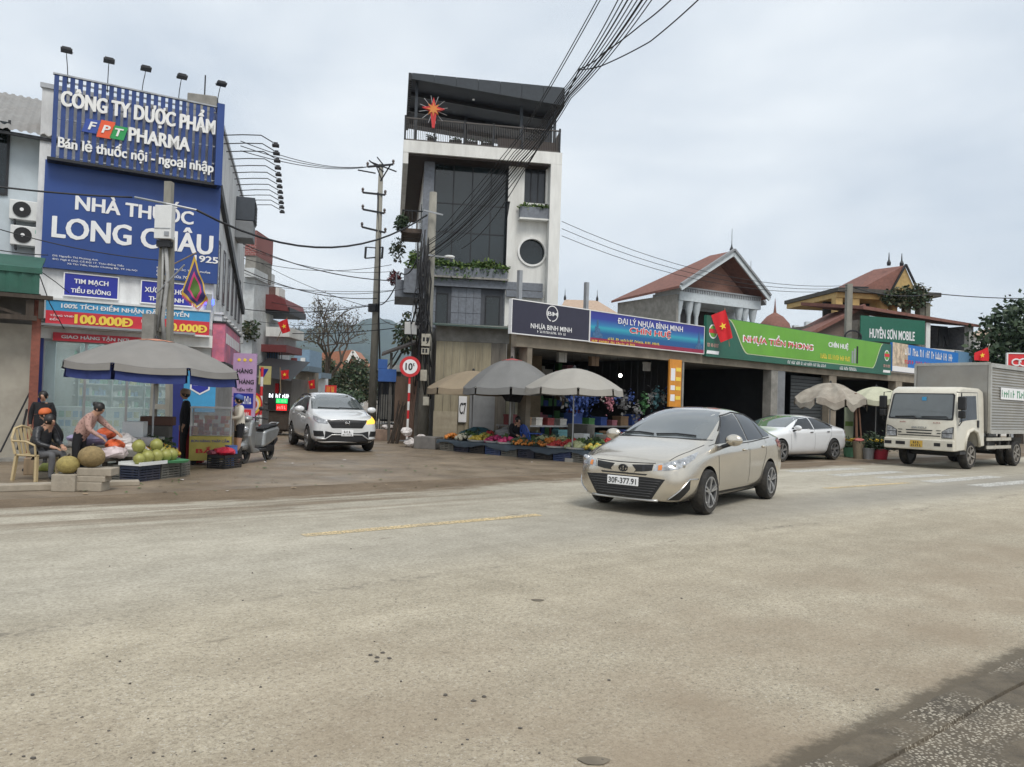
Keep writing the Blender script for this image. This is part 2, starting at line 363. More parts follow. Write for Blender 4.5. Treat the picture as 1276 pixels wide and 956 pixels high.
    gut = mr(mth('ADD', sp.outputs['Y'], mth('ADD', mth('MULTIPLY', mth('SUBTRACT', noise(5, 7, rough=.7), .5), .22), mth('MULTIPLY', mth('SUBTRACT', noise(24, 4), .5), .12))), 2.03, 1.92); out = mix(mth('MULTIPLY', gut, .85), out, (.085, .07, .05))   # damp dirt along the kerb
    # mud carried in from the side street
    edge = mth('ADD', sp.outputs['Y'], mth('ADD', mth('MULTIPLY', mth('SUBTRACT', noise(.5, 8, (.3, 1, 1), .7), .5), 2.8), mth('MULTIPLY', mth('SUBTRACT', noise(4, 6, (.4, 1, 1)), .5), .9)))
    mud = mr(edge, 11.1, 11.7)
    trk = mth('MULTIPLY', ramp(noise(1.0, 8, (.16, 2.4, 1), .7), .44, .57, (0, 0, 0), (1, 1, 1)), mth('MULTIPLY', mr(sp.outputs['Y'], 8.6, 10.7), mr(mth('ABSOLUTE', mth('SUBTRACT', sp.outputs['X'], 4.0), 0), 6.5, 1.5)))
    mudf = mth('MAXIMUM', mud, mth('MULTIPLY', trk, .8))
    mudc = mix(.8, ramp(noise(.9, 9, rough=.7), .3, .7, (.10, .073, .047), (.215, .163, .11)), fine, 'MULTIPLY')
    out = mix(mudf, out, mudc)
    L.new(out, b.inputs['Base Color']); b.inputs['Roughness'].default_value = .85; b.inputs['Specular IOR Level'].default_value = .3
    bp = N.new('ShaderNodeBump'); bp.inputs['Strength'].default_value = .5; bp.inputs['Distance'].default_value = .008
    L.new(mth('ADD', noise(55, 4), mth('MULTIPLY', noise(6, 4), .6)), bp.inputs['Height']); L.new(bp.outputs[0], b.inputs['Normal'])
    return m
b = MB(); b.add([(-3500, -400, 0), (3500, -400, 0), (3500, 6000, 0), (-3500, 6000, 0)], [(0, 1, 2, 3)])
tag(b.build('ground', ground_material()), None, None, kind='structure')
b = MB()
xs = [-60 + 1.0 * i for i in range(311)]
b.add([(x, y, .004) for x in xs for y in (1.2, 12.6)], [(2 * i, 2 * i + 2, 2 * i + 3, 2 * i + 1) for i in range(310)])
ROAD = tag(b.build('main_road', road_material(), rotz=ROAD_A), None, None, kind='structure')

def worn_paint(name, col):
    m = mat(name, col, .7, var=.1, scale=8, dirt=.8, dcol=(.33, .30, .25)); N, L = m.node_tree.nodes, m.node_tree.links
    n = N.new('ShaderNodeTexNoise'); n.inputs['Scale'].default_value = 34; n.inputs['Detail'].default_value = 6; tc = N.new('ShaderNodeTexCoord'); L.new(tc.outputs['Object'], n.inputs['Vector'])
    r = N.new('ShaderNodeValToRGB'); r.color_ramp.elements[0].position = .34; r.color_ramp.elements[1].position = .54; L.new(n.outputs['Fac'], r.inputs[0]); L.new(r.outputs[0], N['Principled BSDF'].inputs['Alpha'])
    return m
YPAINT = worn_paint('worn_yellow_paint', (.62, .48, .26)); WPAINT = worn_paint('worn_white_paint', (.58, .57, .53))
def road_mark(p, q, w, m, name):
    a, c = RF.l(gnd(*p)), RF.l(gnd(*q)); d = (c - a).normalized(); n = Vector((-d.y, d.x, 0)) * w / 2
    mb = MB(); mb.add([(*(a - n).xy, .008), (*(c - n).xy, .008), (*(c + n).xy, .008), (*(a + n).xy, .008)], [(0, 1, 2, 3)])
    o = mb.build(name, m, ROAD); return o
road_mark((378, 668), (672, 642), .18, YPAINT, 'lane_line')
road_mark((1028, 609), (1132, 602), .18, YPAINT, 'lane_line')
for p, q in (((985, 588), (1070, 584)), ((1040, 593), (1120, 588)), ((1098, 596), (1176, 592)), ((1156, 601), (1240, 594)), ((1216, 606), (1300, 599))):
    road_mark(p, q, .42, WPAINT, 'lane_dash')

# near pavement at the lower right corner, with a stone kerb and a drain joint
def terrazzo():
    m = mat('rough_terrazzo', (.115, .094, .066), .9, var=.4, scale=7, bump=.6, bscale=60, dirt=.5, dcol=(.05, .045, .036)); N, L = m.node_tree.nodes, m.node_tree.links; b = N['Principled BSDF']
    tc = N.new('ShaderNodeTexCoord'); v = N.new('ShaderNodeTexVoronoi'); v.inputs['Scale'].default_value = 55; L.new(tc.outputs['Object'], v.inputs['Vector'])
    n = N.new('ShaderNodeTexNoise'); n.inputs['Scale'].default_value = 1.6; n.inputs['Detail'].default_value = 6; L.new(tc.outputs['Object'], n.inputs['Vector'])
    r = N.new('ShaderNodeValToRGB'); r.color_ramp.elements[0].position = .30; r.color_ramp.elements[1].position = .44; r.color_ramp.elements[0].color = (1, 1, 1, 1); r.color_ramp.elements[1].color = (0, 0, 0, 1); L.new(v.outputs['Distance'], r.inputs[0])
    r2 = N.new('ShaderNodeValToRGB'); r2.color_ramp.elements[0].position = .50; r2.color_ramp.elements[1].position = .60; L.new(n.outputs['Fac'], r2.inputs[0])
    x = N.new('ShaderNodeMath'); x.operation = 'MULTIPLY'; L.new(r.outputs[0], x.inputs[0]); L.new(r2.outputs[0], x.inputs[1])
    mx = N.new('ShaderNodeMix'); mx.data_type = 'RGBA'; L.new(x.outputs[0], mx.inputs[0]); old = b.inputs['Base Color'].links[0].from_socket; L.new(old, mx.inputs[6]); mx.inputs[7].default_value = (.38, .34, .27, 1)
    L.new(mx.outputs[2], b.inputs['Base Color']); return m
TERR = terrazzo()
b = MB()
xx = [-4 + .1 * i for i in range(140)]
def strip(mb, ya, yb, za, zb, n=1):
    o = []
    for x in xx: o += [(x, ya(x), za), (x, yb(x), zb)]
    mb.add(o, [(2 * i, 2 * i + 2, 2 * i + 3, 2 * i + 1) for i in range(len(xx) - 1)])
e = lambda x: 1.82 + .008 * math.sin(x * 1.7) + .006 * math.sin(x * 7.3) + .006 * math.sin(x * 19)
j = lambda x: 1.64 + .01 * math.sin(x * 3)
strip(b, lambda x: e(x) + .03, e, .001, .055); strip(b, e, j, .055, .06); strip(b, j, lambda x: j(x) - .012, .06, .02); strip(b, lambda x: j(x) - .012, lambda x: j(x) - .03, .02, .065); strip(b, lambda x: j(x) - .03, lambda x: -2, .065, .075)
tag(b.build('pavement', TERR, rotz=ROAD_A), None, None, kind='structure')
# loose stones on the road
st = MB()
for i in range(260):
    u, v = RU(0, 1276), 620 + 336 * random.random() ** .7
    p = gnd(u, v); q = RF.l(p)
    if not 2.1 < q.y < 11: continue
    r = random.choice((.003, .004, .005, .006, .008)) * RU(.6, 1.2)
    st.ball((p.x, p.y, .004 + r * .4), r, (RU(.8, 1.6), 1, .6), 5, 3, jit=.25, mi=random.choice((0, 0, 1)))
for (u, v) in ((462, 818), (470, 821), (477, 815), (469, 826), (485, 822), (555, 868), (603, 870), (590, 875)):
    p = gnd(u, v); st.ball((p.x, p.y, .008), .011, (1.3, 1, .6), 6, 4, jit=.25)
tag(st.build('loose_stones', [mat('road_stone', (.10, .09, .078), .9, var=.4), mat('pale_stone', (.34, .31, .26), .9, var=.3)]), 'loose stones scattered over the road surface', 'stones', kind='stuff')
b = MB()
for (u, v, rx, ry) in ((670, 749, .05, .02), (740, 950, .07, .025)):
    p = gnd(u, v); b.add([(p.x + rx * math.cos(t) * (1 + .15 * math.sin(3 * t)), p.y + ry * 1.6 * math.sin(t), .0085) for t in [k * math.pi / 10 for k in range(20)]], [tuple(range(20))])
tag(b.build('oil_stain', mat('oil_stain', (.15, .125, .09), .8, var=.3)), None, None, kind='structure')
# ================================================================ pharmacy on the left corner
def PR(F, tl, tr, br, bl, off=0.0):
    a, c, d, e = [F.px(*p, off) for p in (tl, tr, br, bl)]
    return (a[0] + e[0]) / 2, (c[0] + d[0]) / 2, (e[1] + d[1]) / 2, (a[1] + c[1]) / 2     # x0, x1, z0, z1
def tbox(F, quad, s, m, parent, off, org=(0, 0), **k):
    x0, x1, z0, z1 = PR(F, *quad, off); return text(s, x0 - org[0], x1 - org[0], z0 - org[1], z1 - org[1], m, parent, y=k.pop('y', -.012), **k)
PF = Frame(-8.6, 21.7, 30); PS = Frame(-8.6, 21.7, 105.5)
SIDEW = mat('pharmacy_side_wall', (.72, .73, .73), .8, var=.12, scale=4, dirt=.6, dcol=(.23, .22, .22), stretch=(1, 1, .35), bump=.15)
ph = fthing('pharmacy_building', 'white two-storey corner pharmacy covered in blue billboards', 'building', PF)
BD = 11.0
bk = PF.l(PS.w(BD, 0)); bl = (-4.35 + bk.x, bk.y)
mb = MB(); mb.prism([(-4.35, .0), (.0, .0), (bk.x, bk.y), bl], 3.35, 9.3, 'z'); mb.build('wall', SIDEW, ph)
# ground storey: back and side walls, open glazed front set back a little
mb = MB(); mb.prism([(0, 0), (bk.x, bk.y), (bk.x - .2, bk.y), (-.2, .06)], 0, 3.35, 'z'); mb.prism([(-4.35, .0), (-4.2, .0), (bl[0] + .15, bl[1]), bl], 0, 3.35, 'z')
mb.b(-4.3, -.3, 5.0, 5.15, 0, 3.35); mb.build('wall', mat('pharmacy_ground_wall', (.45, .45, .44), .8, dirt=.4), ph)
box1('floor', (-4.2, -.1, .1, 5.0, .02, .12), mat('shop_floor', (.4, .4, .39), .3), ph)
# interior: shelving seen through the glass, with lit ceiling strips
SHG = mat('shop_glass', (.50, .62, .62), .05, var=.02, alpha=.30)
inn = mat('shop_interior', (.42, .52, .52), .6, var=.1)
box1('back_panel', (-4.15, -.25, 3.9, 3.98, .1, 3.3), inn, ph)
goods = [mat('medicine_box_' + n, c, .5, var=.3, scale=14) for n, c in (('white', (.6, .62, .6)), ('green', (.18, .38, .28)), ('blue', (.14, .26, .45)), ('yellow', (.5, .46, .2)))]
for i, (xa, xb) in enumerate(((-4.1, -3.3), (-3.2, -2.4), (-2.3, -1.5), (-1.4, -.6))):
    mb = MB()
    for k in range(7):
        z = .25 + k * .36; mb.b(xa, xb, 3.2, 3.6, z, z + .03)
        x = xa + .02
        while x < xb - .1:
            w = RU(.05, .13); h = RU(.1, .26); mb.b(x, x + w * .9, 3.25, 3.5, z + .03, z + .03 + h, random.randint(1, 4)); x += w
    mb.b(xa - .02, xa, 3.2, 3.7, .1, 2.8); mb.build('shelf', [PLASTW] + goods, ph)
for (xa, xb) in ((-3.9, -2.8), (-2.7, -1.6)):
    mb = MB(); mb.b(xa, xb, 1.6, 2.1, .12, 1.0); mb.b(xa - .03, xb + .03, 1.57, 2.13, 1.0, 1.04)
    for k in range(3):
        for q in range(6): mb.b(xa + .05 + q * .17, xa + .18 + q * .17, 1.585, 1.6, .25 + k * .25, .42 + k * .25, random.randint(1, 4))
    mb.build('counter', [PLASTW] + goods, ph)
mb = MB()
for y in (.9, 2.2, 3.0): mb.b(-3.9, -.6, y, y + .12, 3.22, 3.25)
mb.build('ceiling_light', mat('tube_light', (.85, 1, .98), .5, emit=5.0, var=0), ph)
# blue columns, glass panes with frames
for xa, xb in ((-4.36, -4.06), (-1.02, -.62)):
    box1('column', (xa, xb, -.16, .1, 0, 3.1), mat('column_blue', (.015, .025, .16), .5), ph)
for xa, xb in ((-4.06, -3.1), (-3.1, -2.1), (-2.1, -1.02)):
    p = MB(); p.b(xa + .03, xb - .03, .0, .012, .08, 2.75); pane = p.build('pane', SHG, ph)
    f = MB()
    for x in (xa, xb - .03): f.b(x, x + .03, -.02, .03, .05, 2.8)
    f.b(xa + .03, xb - .03, -.02, .03, .05, .08); f.b(xa + .03, xb - .03, -.02, .03, 2.75, 2.8); f.build('frame', STEEL, pane)
box1('side_panel', (-.58, -.02, -.01, .05, .0, 3.1), mat('pale_panel', (.5, .5, .48), .7, dirt=.4), ph)
# fascia band over the glass
box1('fascia', (-4.4, .0, -.18, -.003, 2.82, 3.16), WALLW, ph)
box1('awning_rail', (-4.3, -.5, -.5, -.19, 3.13, 3.19), GALV, ph)
# roof edge and things on the side wall
mb = MB(); mb.prism([(-4.4, -.05), (.05, -.05), (bk.x + .05, bk.y + .05), (bl[0], bl[1] + .05)], 9.3, 9.42, 'z'); mb.build('roof', GALV, ph)

# big blue billboard
x0, x1, z0, z1 = PR(PF, (57, 200), (276, 232), (270, 356), (50, 330), -.15)
bb = fthing('billboard', 'big dark blue billboard reading NHÀ THUỐC LONG CHÂU', 'billboard', PF, 0, -.15, 0)
box1('panel', (x0, x1, 0, .145, z0, z1), BLUE, bb)
q = lambda *a, off=-.15: [(a[0], a[1]), (a[2], a[3]), (a[4], a[5]), (a[6], a[7])]
tbox(PF, q(95, 236, 242, 253, 240, 281, 94, 261), 'NHÀ THUỐC', PRINTW, bb, -.15, bold=.035)
tbox(PF, q(66, 263, 266, 287, 264, 319, 65, 295), 'LONG CHÂU', PRINTW, bb, -.15, bold=.035)
tbox(PF, q(243, 318, 272, 321, 271, 329, 242, 326), '1925', PRINTW, bb, -.15, bold=.03)
tbox(PF, q(66, 315, 172, 329, 170, 341, 65, 327), 'DS: Nguyễn Thị Phương Anh\nĐC: Ngã 4 Chợ, Cổ Đội 17, Thôn Đồng Tiến\n        Xã Tân Tiến, Huyện Chương Mỹ, TP. Hà Nội', PRINTW, bb, -.15, bold=.005, name='address_lettering')
tbox(PF, q(195, 331, 262, 338, 261, 350, 195, 346), 'BÁN LẺ THUỐC THỰC PHẨM\nG\nGiờ mở cửa 7G', PRINTW, bb, -.15, bold=.01, name='address_lettering')

# slatted sign on top
x0, x1, z0, z1 = PR(PF, (69, 96), (270, 131), (266, 231), (62, 197), -.45)
ss = fthing('slatted_sign', 'open blue slatted sign reading CÔNG TY DƯỢC PHẨM on the roof', 'sign', PF, 0, -.45, 0)
n = 22; w = (x1 - x0) / n
for i in range(n):
    box1('slat', (x0 + i * w, x0 + i * w + w * .60, -.03, .03, z0 + .05, z1 - .02), mat('slat_blue', (.016, .048, .19), .5, var=.15), ss)
mb = MB()
for k in range(5):
    z = z0 + .1 + (z1 - z0 - .25) * k / 4; mb.b(x0, x1, .04, .08, z, z + .04)
for x in (x0, x0 + (x1 - x0) * .5, x1 - .05): mb.b(x, x + .05, .09, .4, z0, z0 + .05); mb.b(x, x + .05, .09, .4, z1 - .4, z1 - .35)
mb.build('rail', GALV, ss)
box1('bottom_ledge', (x0 - .08, x1 + .1, -.06, .45, z0 - .03, z0 + .04), DARK, ss)
box1('top_rail', (x0 - .03, x1, -.05, .05, z1 - .01, z1 + .03), GALV, ss)
ea, eb, ec, ed = PR(PF, (270, 119), (285, 121), (281, 219), (268, 217), -.5)
box1('end_box', (x1 + .01, x1 + .2, -.12, .55, z0 - .02, z1 + .1), BLUE, ss)
W2 = mat('letter_white', (.78, .78, .76), .45, var=.05)
tbox(PF, q(77, 107, 268, 137, 267, 171, 76, 141), 'CÔNG TY DƯỢC PHẨM', W2, ss, -.45, y=-.04, depth=.04, bold=.058)
tbox(PF, q(161, 161, 237, 172, 235, 188, 160, 178), 'PHARMA', W2, ss, -.45, y=-.04, depth=.04, bold=.045)
tbox(PF, q(73, 168, 266, 200, 265, 218, 72, 190), 'Bán lẻ thuốc nội - ngoại nhập', W2, ss, -.45, y=-.04, depth=.03, bold=.035)
# the three-colour emblem panels behind F P T
a = [PF.px(u, v, -.48) for u, v in ((111, 155), (127, 150), (141, 152), (155, 158), (152, 174), (138, 174), (122, 172), (108, 170))]
def para(c, s, wd, hg): return [(c - wd / 2 - s, -hg / 2), (c + wd / 2 - s, -hg / 2), (c + wd / 2 + s, hg / 2), (c - wd / 2 + s, hg / 2)]
ecx, ecz = PF.px(132, 162, -.48)
for dx, dz, cc, hg, nm in ((-.34, .02, (.03, .07, .32), .36, 'blue'), (.0, 0, (.75, .10, .03), .46, 'orange'), (.30, -.03, (.02, .30, .08), .36, 'green')):
    mb = MB(); mb.prism([(ecx + dx + p[0], ecz + dz + p[1]) for p in para(0, .05, .33, hg)], -.075, -.04, 'y'); mb.build('emblem_panel', mat('emblem_' + nm, cc, .4, var=.05), ss)
for i, ch in enumerate('FPT'):
    cx = ecx - .32 + i * .31; cz = ecz + .02 - i * .025; text(ch, cx - .09, cx + .11, cz - .1, cz + .11, W2, ss, y=-.078, depth=.012, bold=.03, shear=.25)
# floodlights on the roof sign
for k, (u, v, ub, vb) in enumerate(((83, 62, 85, 98), (136, 75, 134, 108), (182, 85, 176, 116), (227, 95, 222, 126), (276, 104, 270, 133))):
    a = PF.px(ub, vb, -.47); c = PF.px(u, v, -.75)
    fl = fthing('floodlight', ['floodlight on a tall thin post, first from the left above the slatted sign', 'second floodlight from the left above the slatted sign', 'middle floodlight of five above the slatted sign', 'fourth floodlight from the left above the slatted sign', 'bulky dark floodlight at the right end above the slatted sign'][k], 'floodlight', PF, a[0], -.47, a[1], 'roof sign floodlights')
    dx, dz = c[0] - a[0], c[1] - a[1]
    mb = MB(); mb.tube([(0, .03, -.15), (dx * .5, .03, dz * .5), (dx, .0, dz - .06)], .012); mb.build('post', DARK, fl)
    mb = MB(); mb.tube([(dx, 0, dz - .06), (dx, -.3, dz + .02)], .01); mb.b(dx - .13, dx + .13, -.42, -.16, dz - .05, dz + .0); mb.b(dx - .1, dx + .1, -.36, -.2, dz + .002, dz + .05); mb.b(dx - .12, dx + .14, -.02, .02, dz + .05, dz + .07); mb.build('lamp_head', DARK, fl, bevel=.008)
# floodlights on long arms along the side billboard
WORDS = 'nearest second third fourth fifth sixth seventh eighth ninth tenth eleventh farthest'.split()
for k in range(12):
    lx = .35 + k * .78
    fl = fthing('arm_floodlight', '%s of the twelve arm floodlights along the pharmacy side wall' % WORDS[k], 'floodlight', PS, lx, 0, 9.05, 'side wall arm floodlights')
    mb = MB(); mb.tube([(0, .02, 0), (.02, -.6, .10), (.03, -1.1, .15), (.05, -1.45, -.02)], .016); mb.build('arm', DARK, fl)
    mb = MB(); mb.b(-.04, .16, -1.62, -1.42, -.13, -.07); mb.b(-.0, .12, -1.58, -1.46, -.07, -.01); mb.build('lamp_head', DARK, fl, bevel=.01)
# side wall details: drainpipe, dark boxes high up, diagonal dark strut, window bars, dark stains are the material
mb = MB(); mb.bar(PS.l(PS.w(.05, -.06, 7.4)), (BD - .4, -.06, 5.0), .12, .30)
o = mb.build('strut', DARK, None); tag(o, 'dark diagonal strut running down the white side wall of the pharmacy', 'strut'); o.location = PS.w(0, 0, 0); o.rotation_euler = (0, 0, PS.a)
for k in range(6):
    lx = 1.0 + k * 1.6; w_ = fthing('side_window', '%s narrow barred slit window in the pharmacy side wall' % WORDS[k], 'window', PS, lx, -.0, 4.4, 'pharmacy side windows')
    box1('pane', (-.22, .22, -.02, .02, 0, 1.6), GLASSD, w_)
    mb = MB(); mb.b(-.27, -.22, -.035, .02, -.05, 1.65); mb.b(.22, .27, -.035, .02, -.05, 1.65); mb.b(-.22, .22, -.035, .02, 1.6, 1.65); mb.b(-.22, .22, -.05, .02, -.06, 0); mb.build('frame', mat('slate_frame', (.14, .14, .15), .6), w_)
for k in range(8):
    b_ = fthing('ledge_block', 'grey block ledge on the pharmacy side wall, %s from the corner' % WORDS[k], 'ledge', PS, .6 + k * 1.2, 0, 3.55, 'side wall ledges')
    mb = MB(); mb.b(-.2, .2, -.22, -.003, 0, .28); mb.b(-.25, .25, -.26, -.003, .28, .34); mb.build('block', SIDEW, b_)
ac = fthing('air_conditioner', 'dark grey louvred unit high on the pharmacy side wall', 'air conditioner', PS, 6.6, 0, 7.2)
box1('louvre_box', (-.6, .6, -.65, -.003, .65, 1.5), mat('slate_box', (.05, .06, .075), .6), ac, bevel=.02)
box1('casing', (-.6, .6, -.62, -.003, 0, .63), mat('grey_box', (.2, .21, .22), .6), ac, bevel=.02)
mb = MB(); [mb.b(-.55, .55, -.68, -.66, .7 + .12 * i, .76 + .12 * i) for i in range(6)]; mb.build('slat', DARK, ac)
tank = fthing('water_tank', 'grey square tank on the pharmacy roof behind the sign', 'tank', PS, .8, .55, 9.42)
box1('casing', (-.5, .5, -.4, .4, 0, .75), CONC, tank, bevel=.03); mb = MB(); mb.tube([(0, 0, .75), (0, 0, 1.5)], .02); mb.build('lightning_rod', DARK, tank)

# small blue signs, banners
def sign(name, label, F, quad, off, m, thick=.05, cat='sign', frame=None):
    x0, x1, z0, z1 = PR(F, *quad, off); cx, cz = (x0 + x1) / 2, z0
    t = fthing(name, label, cat, F, cx, off, cz); w, h = (x1 - x0) / 2, z1 - z0
    box1('panel', (-w, w, 0, thick, 0, h), m, t)
    if frame:
        mb = MB(); e = .03
        mb.b(-w - e, w + e, -.012, thick, -e, -.001); mb.b(-w - e, w + e, -.012, thick, h + .001, h + e); mb.b(-w - e, -w - .001, -.012, thick, 0, h); mb.b(w + .001, w + e, -.012, thick, 0, h); mb.build('frame', frame, t)
    return t, (cx, cz), (w, h)
t, og, _ = sign('shop_sign', 'small blue sign reading TIM MẠCH TIỂU ĐƯỜNG', PF, [(81, 340), (147, 347), (146, 373), (80, 367)], -.08, BLUE2, frame=PRINTW)
tbox(PF, q(93, 347, 135, 351, 135, 358, 92, 355), 'TIM MẠCH', PRINTW, t, -.08, og, bold=.03); tbox(PF, q(89, 356, 138, 361, 138, 369, 88, 364), 'TIỂU ĐƯỜNG', PRINTW, t, -.08, og, bold=.03)
t, og, _ = sign('shop_sign', 'small blue sign reading XƯƠNG KHỚP THẦN KINH behind the pole', PF, [(177, 350), (240, 356), (238, 382), (176, 376)], -.08, BLUE2, frame=PRINTW)
tbox(PF, q(181, 355, 234, 361, 233, 369, 180, 363), 'XƯƠNG KHỚP', PRINTW, t, -.08, og, bold=.03); tbox(PF, q(186, 366, 229, 370, 228, 378, 185, 374), 'THẦN KINH', PRINTW, t, -.08, og, bold=.03)
x0, x1, z0, z1 = PR(PF, (57, 371), (262, 391), (260, 418), (57, 405), -.35)
t = fthing('promotion_banner', 'red and blue banner with yellow 100.000Đ above the pharmacy window', 'banner', PF, x0, -.35, z0); w, h = x1 - x0, z1 - z0; og = (x0, z0)
box1('lower_panel', (0, w, 0, .3, 0, h * .58), REDP, t); box1('upper_panel', (0, w, 0, .3, h * .58 + .001, h), CYAN, t)
mb = MB(); mb.b(-.03, w + .03, -.03, .32, h, h + .05); mb.b(-.03, w + .03, -.03, .32, -.05, -.001); mb.build('frame', PLASTW, t)
tbox(PF, q(77, 374, 236, 389, 235, 398, 76, 384), '100% TÍCH ĐIỂM NHẬN ĐẶC QUYỀN', PRINTW, t, -.35, og, bold=.03)
tbox(PF, q(94, 391, 166, 398, 164, 409, 93, 402), '100.000Đ', PRINTY, t, -.35, og, bold=.05); tbox(PF, q(62, 390, 92, 393, 91, 402, 62, 399), 'TẶNG VNĐ\nĐẾN', PRINTW, t, -.35, og, bold=.02)
tbox(PF, q(208, 402, 258, 406, 257, 415, 207, 412), '10.000Đ', PRINTY, t, -.35, og, bold=.05); tbox(PF, q(176, 397, 186, 398, 186, 403, 176, 402), 'HOÀN', PRINTW, t, -.35, og, bold=.02)
t, og, wh = sign('delivery_sign', 'red strip sign reading GIAO HÀNG TẬN NƠI over the glass', PF, [(66, 413), (185, 422), (184, 431), (66, 424)], -.25, REDP, .04)
tbox(PF, q(77, 415, 161, 422, 160, 428, 76, 422), 'GIAO HÀNG TẬN NƠI', PRINTW, t, -.25, og, bold=.03)
# blue lit lamp box on the corner
t = fthing('corner_lamp', 'small grey wall lamp glowing blue at the pharmacy corner', 'lamp', PF, -.12, -.06, 4.15); box1('casing', (-.07, .07, -.1, .05, -.3, .2), GALV, t, bevel=.01)
mb = MB(); mb.b(-.13, -.075, -.08, .03, -.1, .05); mb.b(.075, .13, -.08, .03, -.1, .05); mb.build('light', mat('blue_light', (.05, .1, 1), .5, emit=3, var=0), t)
# side shop fascia: pink/red poster box along the street side
PINK = mat('pink_poster', (.62, .17, .24), .55, var=.35, scale=2.2, dirt=.9, dcol=(.10, .12, .30)); DPOST = mat('dark_poster', (.10, .07, .12), .55, var=.5, scale=2.5, dirt=.9, dcol=(.45, .12, .15))
t = fthing('side_poster_board', 'long pink and dark poster board on the pharmacy street side', 'poster', PS, .1, -.35, 2.1); box1('panel', (0, 5.5, 0, .34, .35, 1.45), PINK, t); mb = MB(); mb.b(-.03, 5.53, -.03, .36, 1.45, 1.51); mb.b(-.03, 5.53, -.03, .36, .29, .349); mb.build('frame', DARK, t)
tx = MB(); [tx.b(.3 + i * .62, .75 + i * .62, -.012, -.004, .9, 1.2) for i in range(8)]; tx.build('print_mark', PRINTW, t)
t = fthing('corner_poster', 'blue pharmacy poster with a hexagon badge at the shop corner', 'poster', PF, -.28, -.18, 1.0); box1('panel', (-.42, .42, 0, .04, 0, 1.25), CYAN, t)
mb = MB(); mb.prism([(.3 * math.cos(k * math.pi / 3 + .52), .78 + .3 * math.sin(k * math.pi / 3 + .52)) for k in range(6)], -.012, -.004, 'y'); mb.build('badge', PRINTW, t); mb = MB(); mb.prism([(.25 * math.cos(k * math.pi / 3 + .52), .78 + .25 * math.sin(k * math.pi / 3 + .52)) for k in range(6)], -.018, -.0125, 'y'); mb.build('badge', BLUE2, t)
text('THUỐC TỐT', -.18, .18, .74, .82, PRINTW, t, y=-.019)
# ---------------- grey-blue neighbour at the far left
nb = fthing('neighbour_house', 'pale grey-blue house wall with corrugated roof left of the billboards', 'building', PF, -4.4, .45, 0)
GBW = mat('grey_blue_wall', (.50, .56, .60), .85, var=.1, scale=2, dirt=.3, dcol=(.3, .32, .33))
box1('wall', (-7, .6, 0, 8, 0, 8.15), GBW, nb)
ROOFC = mat('corrugated_grey', (.25, .245, .235), .7, .2, var=.15, scale=3, dirt=.4, dcol=(.16, .12, .09))
def corrugated(mb, xa, xb, ya, za, yb, zb, pitch=.16, amp=.025, mi=0):
    n = int((xb - xa) / pitch * 4); vs = []
    for i in range(n + 1):
        x = xa + (xb - xa) * i / n; d = amp * math.sin(2 * math.pi * i / 4 + .6); vs += [(x, ya, za + d), (x, yb, zb + d)]
    mb.add(vs, [(2 * i, 2 * i + 2, 2 * i + 3, 2 * i + 1) for i in range(n)], mi)
mb = MB(); corrugated(mb, -7.3, 1.2, -.55, 8.05, 4.0, 10.4, .2, .03); mb.build('roof', ROOFC, nb, smooth=True)
box1('gutter', (-7.3, 1.0, -.5, -.42, 7.93, 8.0), DARK, nb)
lx, lz = PF.px(0, 195, .45); 
t = fthing('house_window', 'dark upright window at the left edge of the grey-blue wall', 'window', PF, PF.px(0, 195, .42)[0] - .16, .42, PF.px(0, 240, .42)[1]); box1('pane', (-.3, .3, 0, .03, 0, 1.85), GLASSD, t); mb = MB(); mb.b(.3, .36, -.02, .03, -.05, 1.9); mb.b(-.3, .3, -.02, .03, -.06, -.001); mb.build('frame', DARK, t)
for k, (u, v, lb) in enumerate(((11, 272, 'upper of two white outdoor air conditioners on the grey-blue wall'), (12, 304, 'lower outdoor air conditioner with a green sticker on the grey-blue wall'))):
    lx, lz = PF.px(u, v, .1); t = fthing('air_conditioner', lb, 'air conditioner', PF, lx, .42, lz, 'outdoor air conditioners')
    box1('casing', (0, .78, -.34, -.04, 0, .5), PLASTW, t, bevel=.015)
    mb = MB(); mb.lathe([(.19, -.005), (.2, -.02), (.2, -.028), (.03, -.03), (.0, -.03)], 20, (.27, -.335, .26), axis='y'); mb.build('fan_grille', BLACK, t)
    mb = MB(); mb.lathe([(.045, 0), (.045, -.012), (0, -.012)], 12, (.27, -.365, .26), axis='y'); mb.build('fan_hub', PRINTW, t)
    mb = MB(); mb.b(.1, .14, -.32, -.003, -.1, -.001); mb.b(.6, .64, -.32, -.003, -.1, -.001); mb.build('bracket', DARK, t)
    if k: box1('sticker', (.54, .72, -.346, -.341, .33, .42), mat('sticker_green', (.1, .4, .28), .5), t)
    mb = MB(); mb.tube([(.78, -.2, .2), (.95, -.1, .2), (1.02, -.06, .1), (.98, -.06, -.15), (.9, -.04, -.2)], .022); mb.build('pipe', BLACK, t)
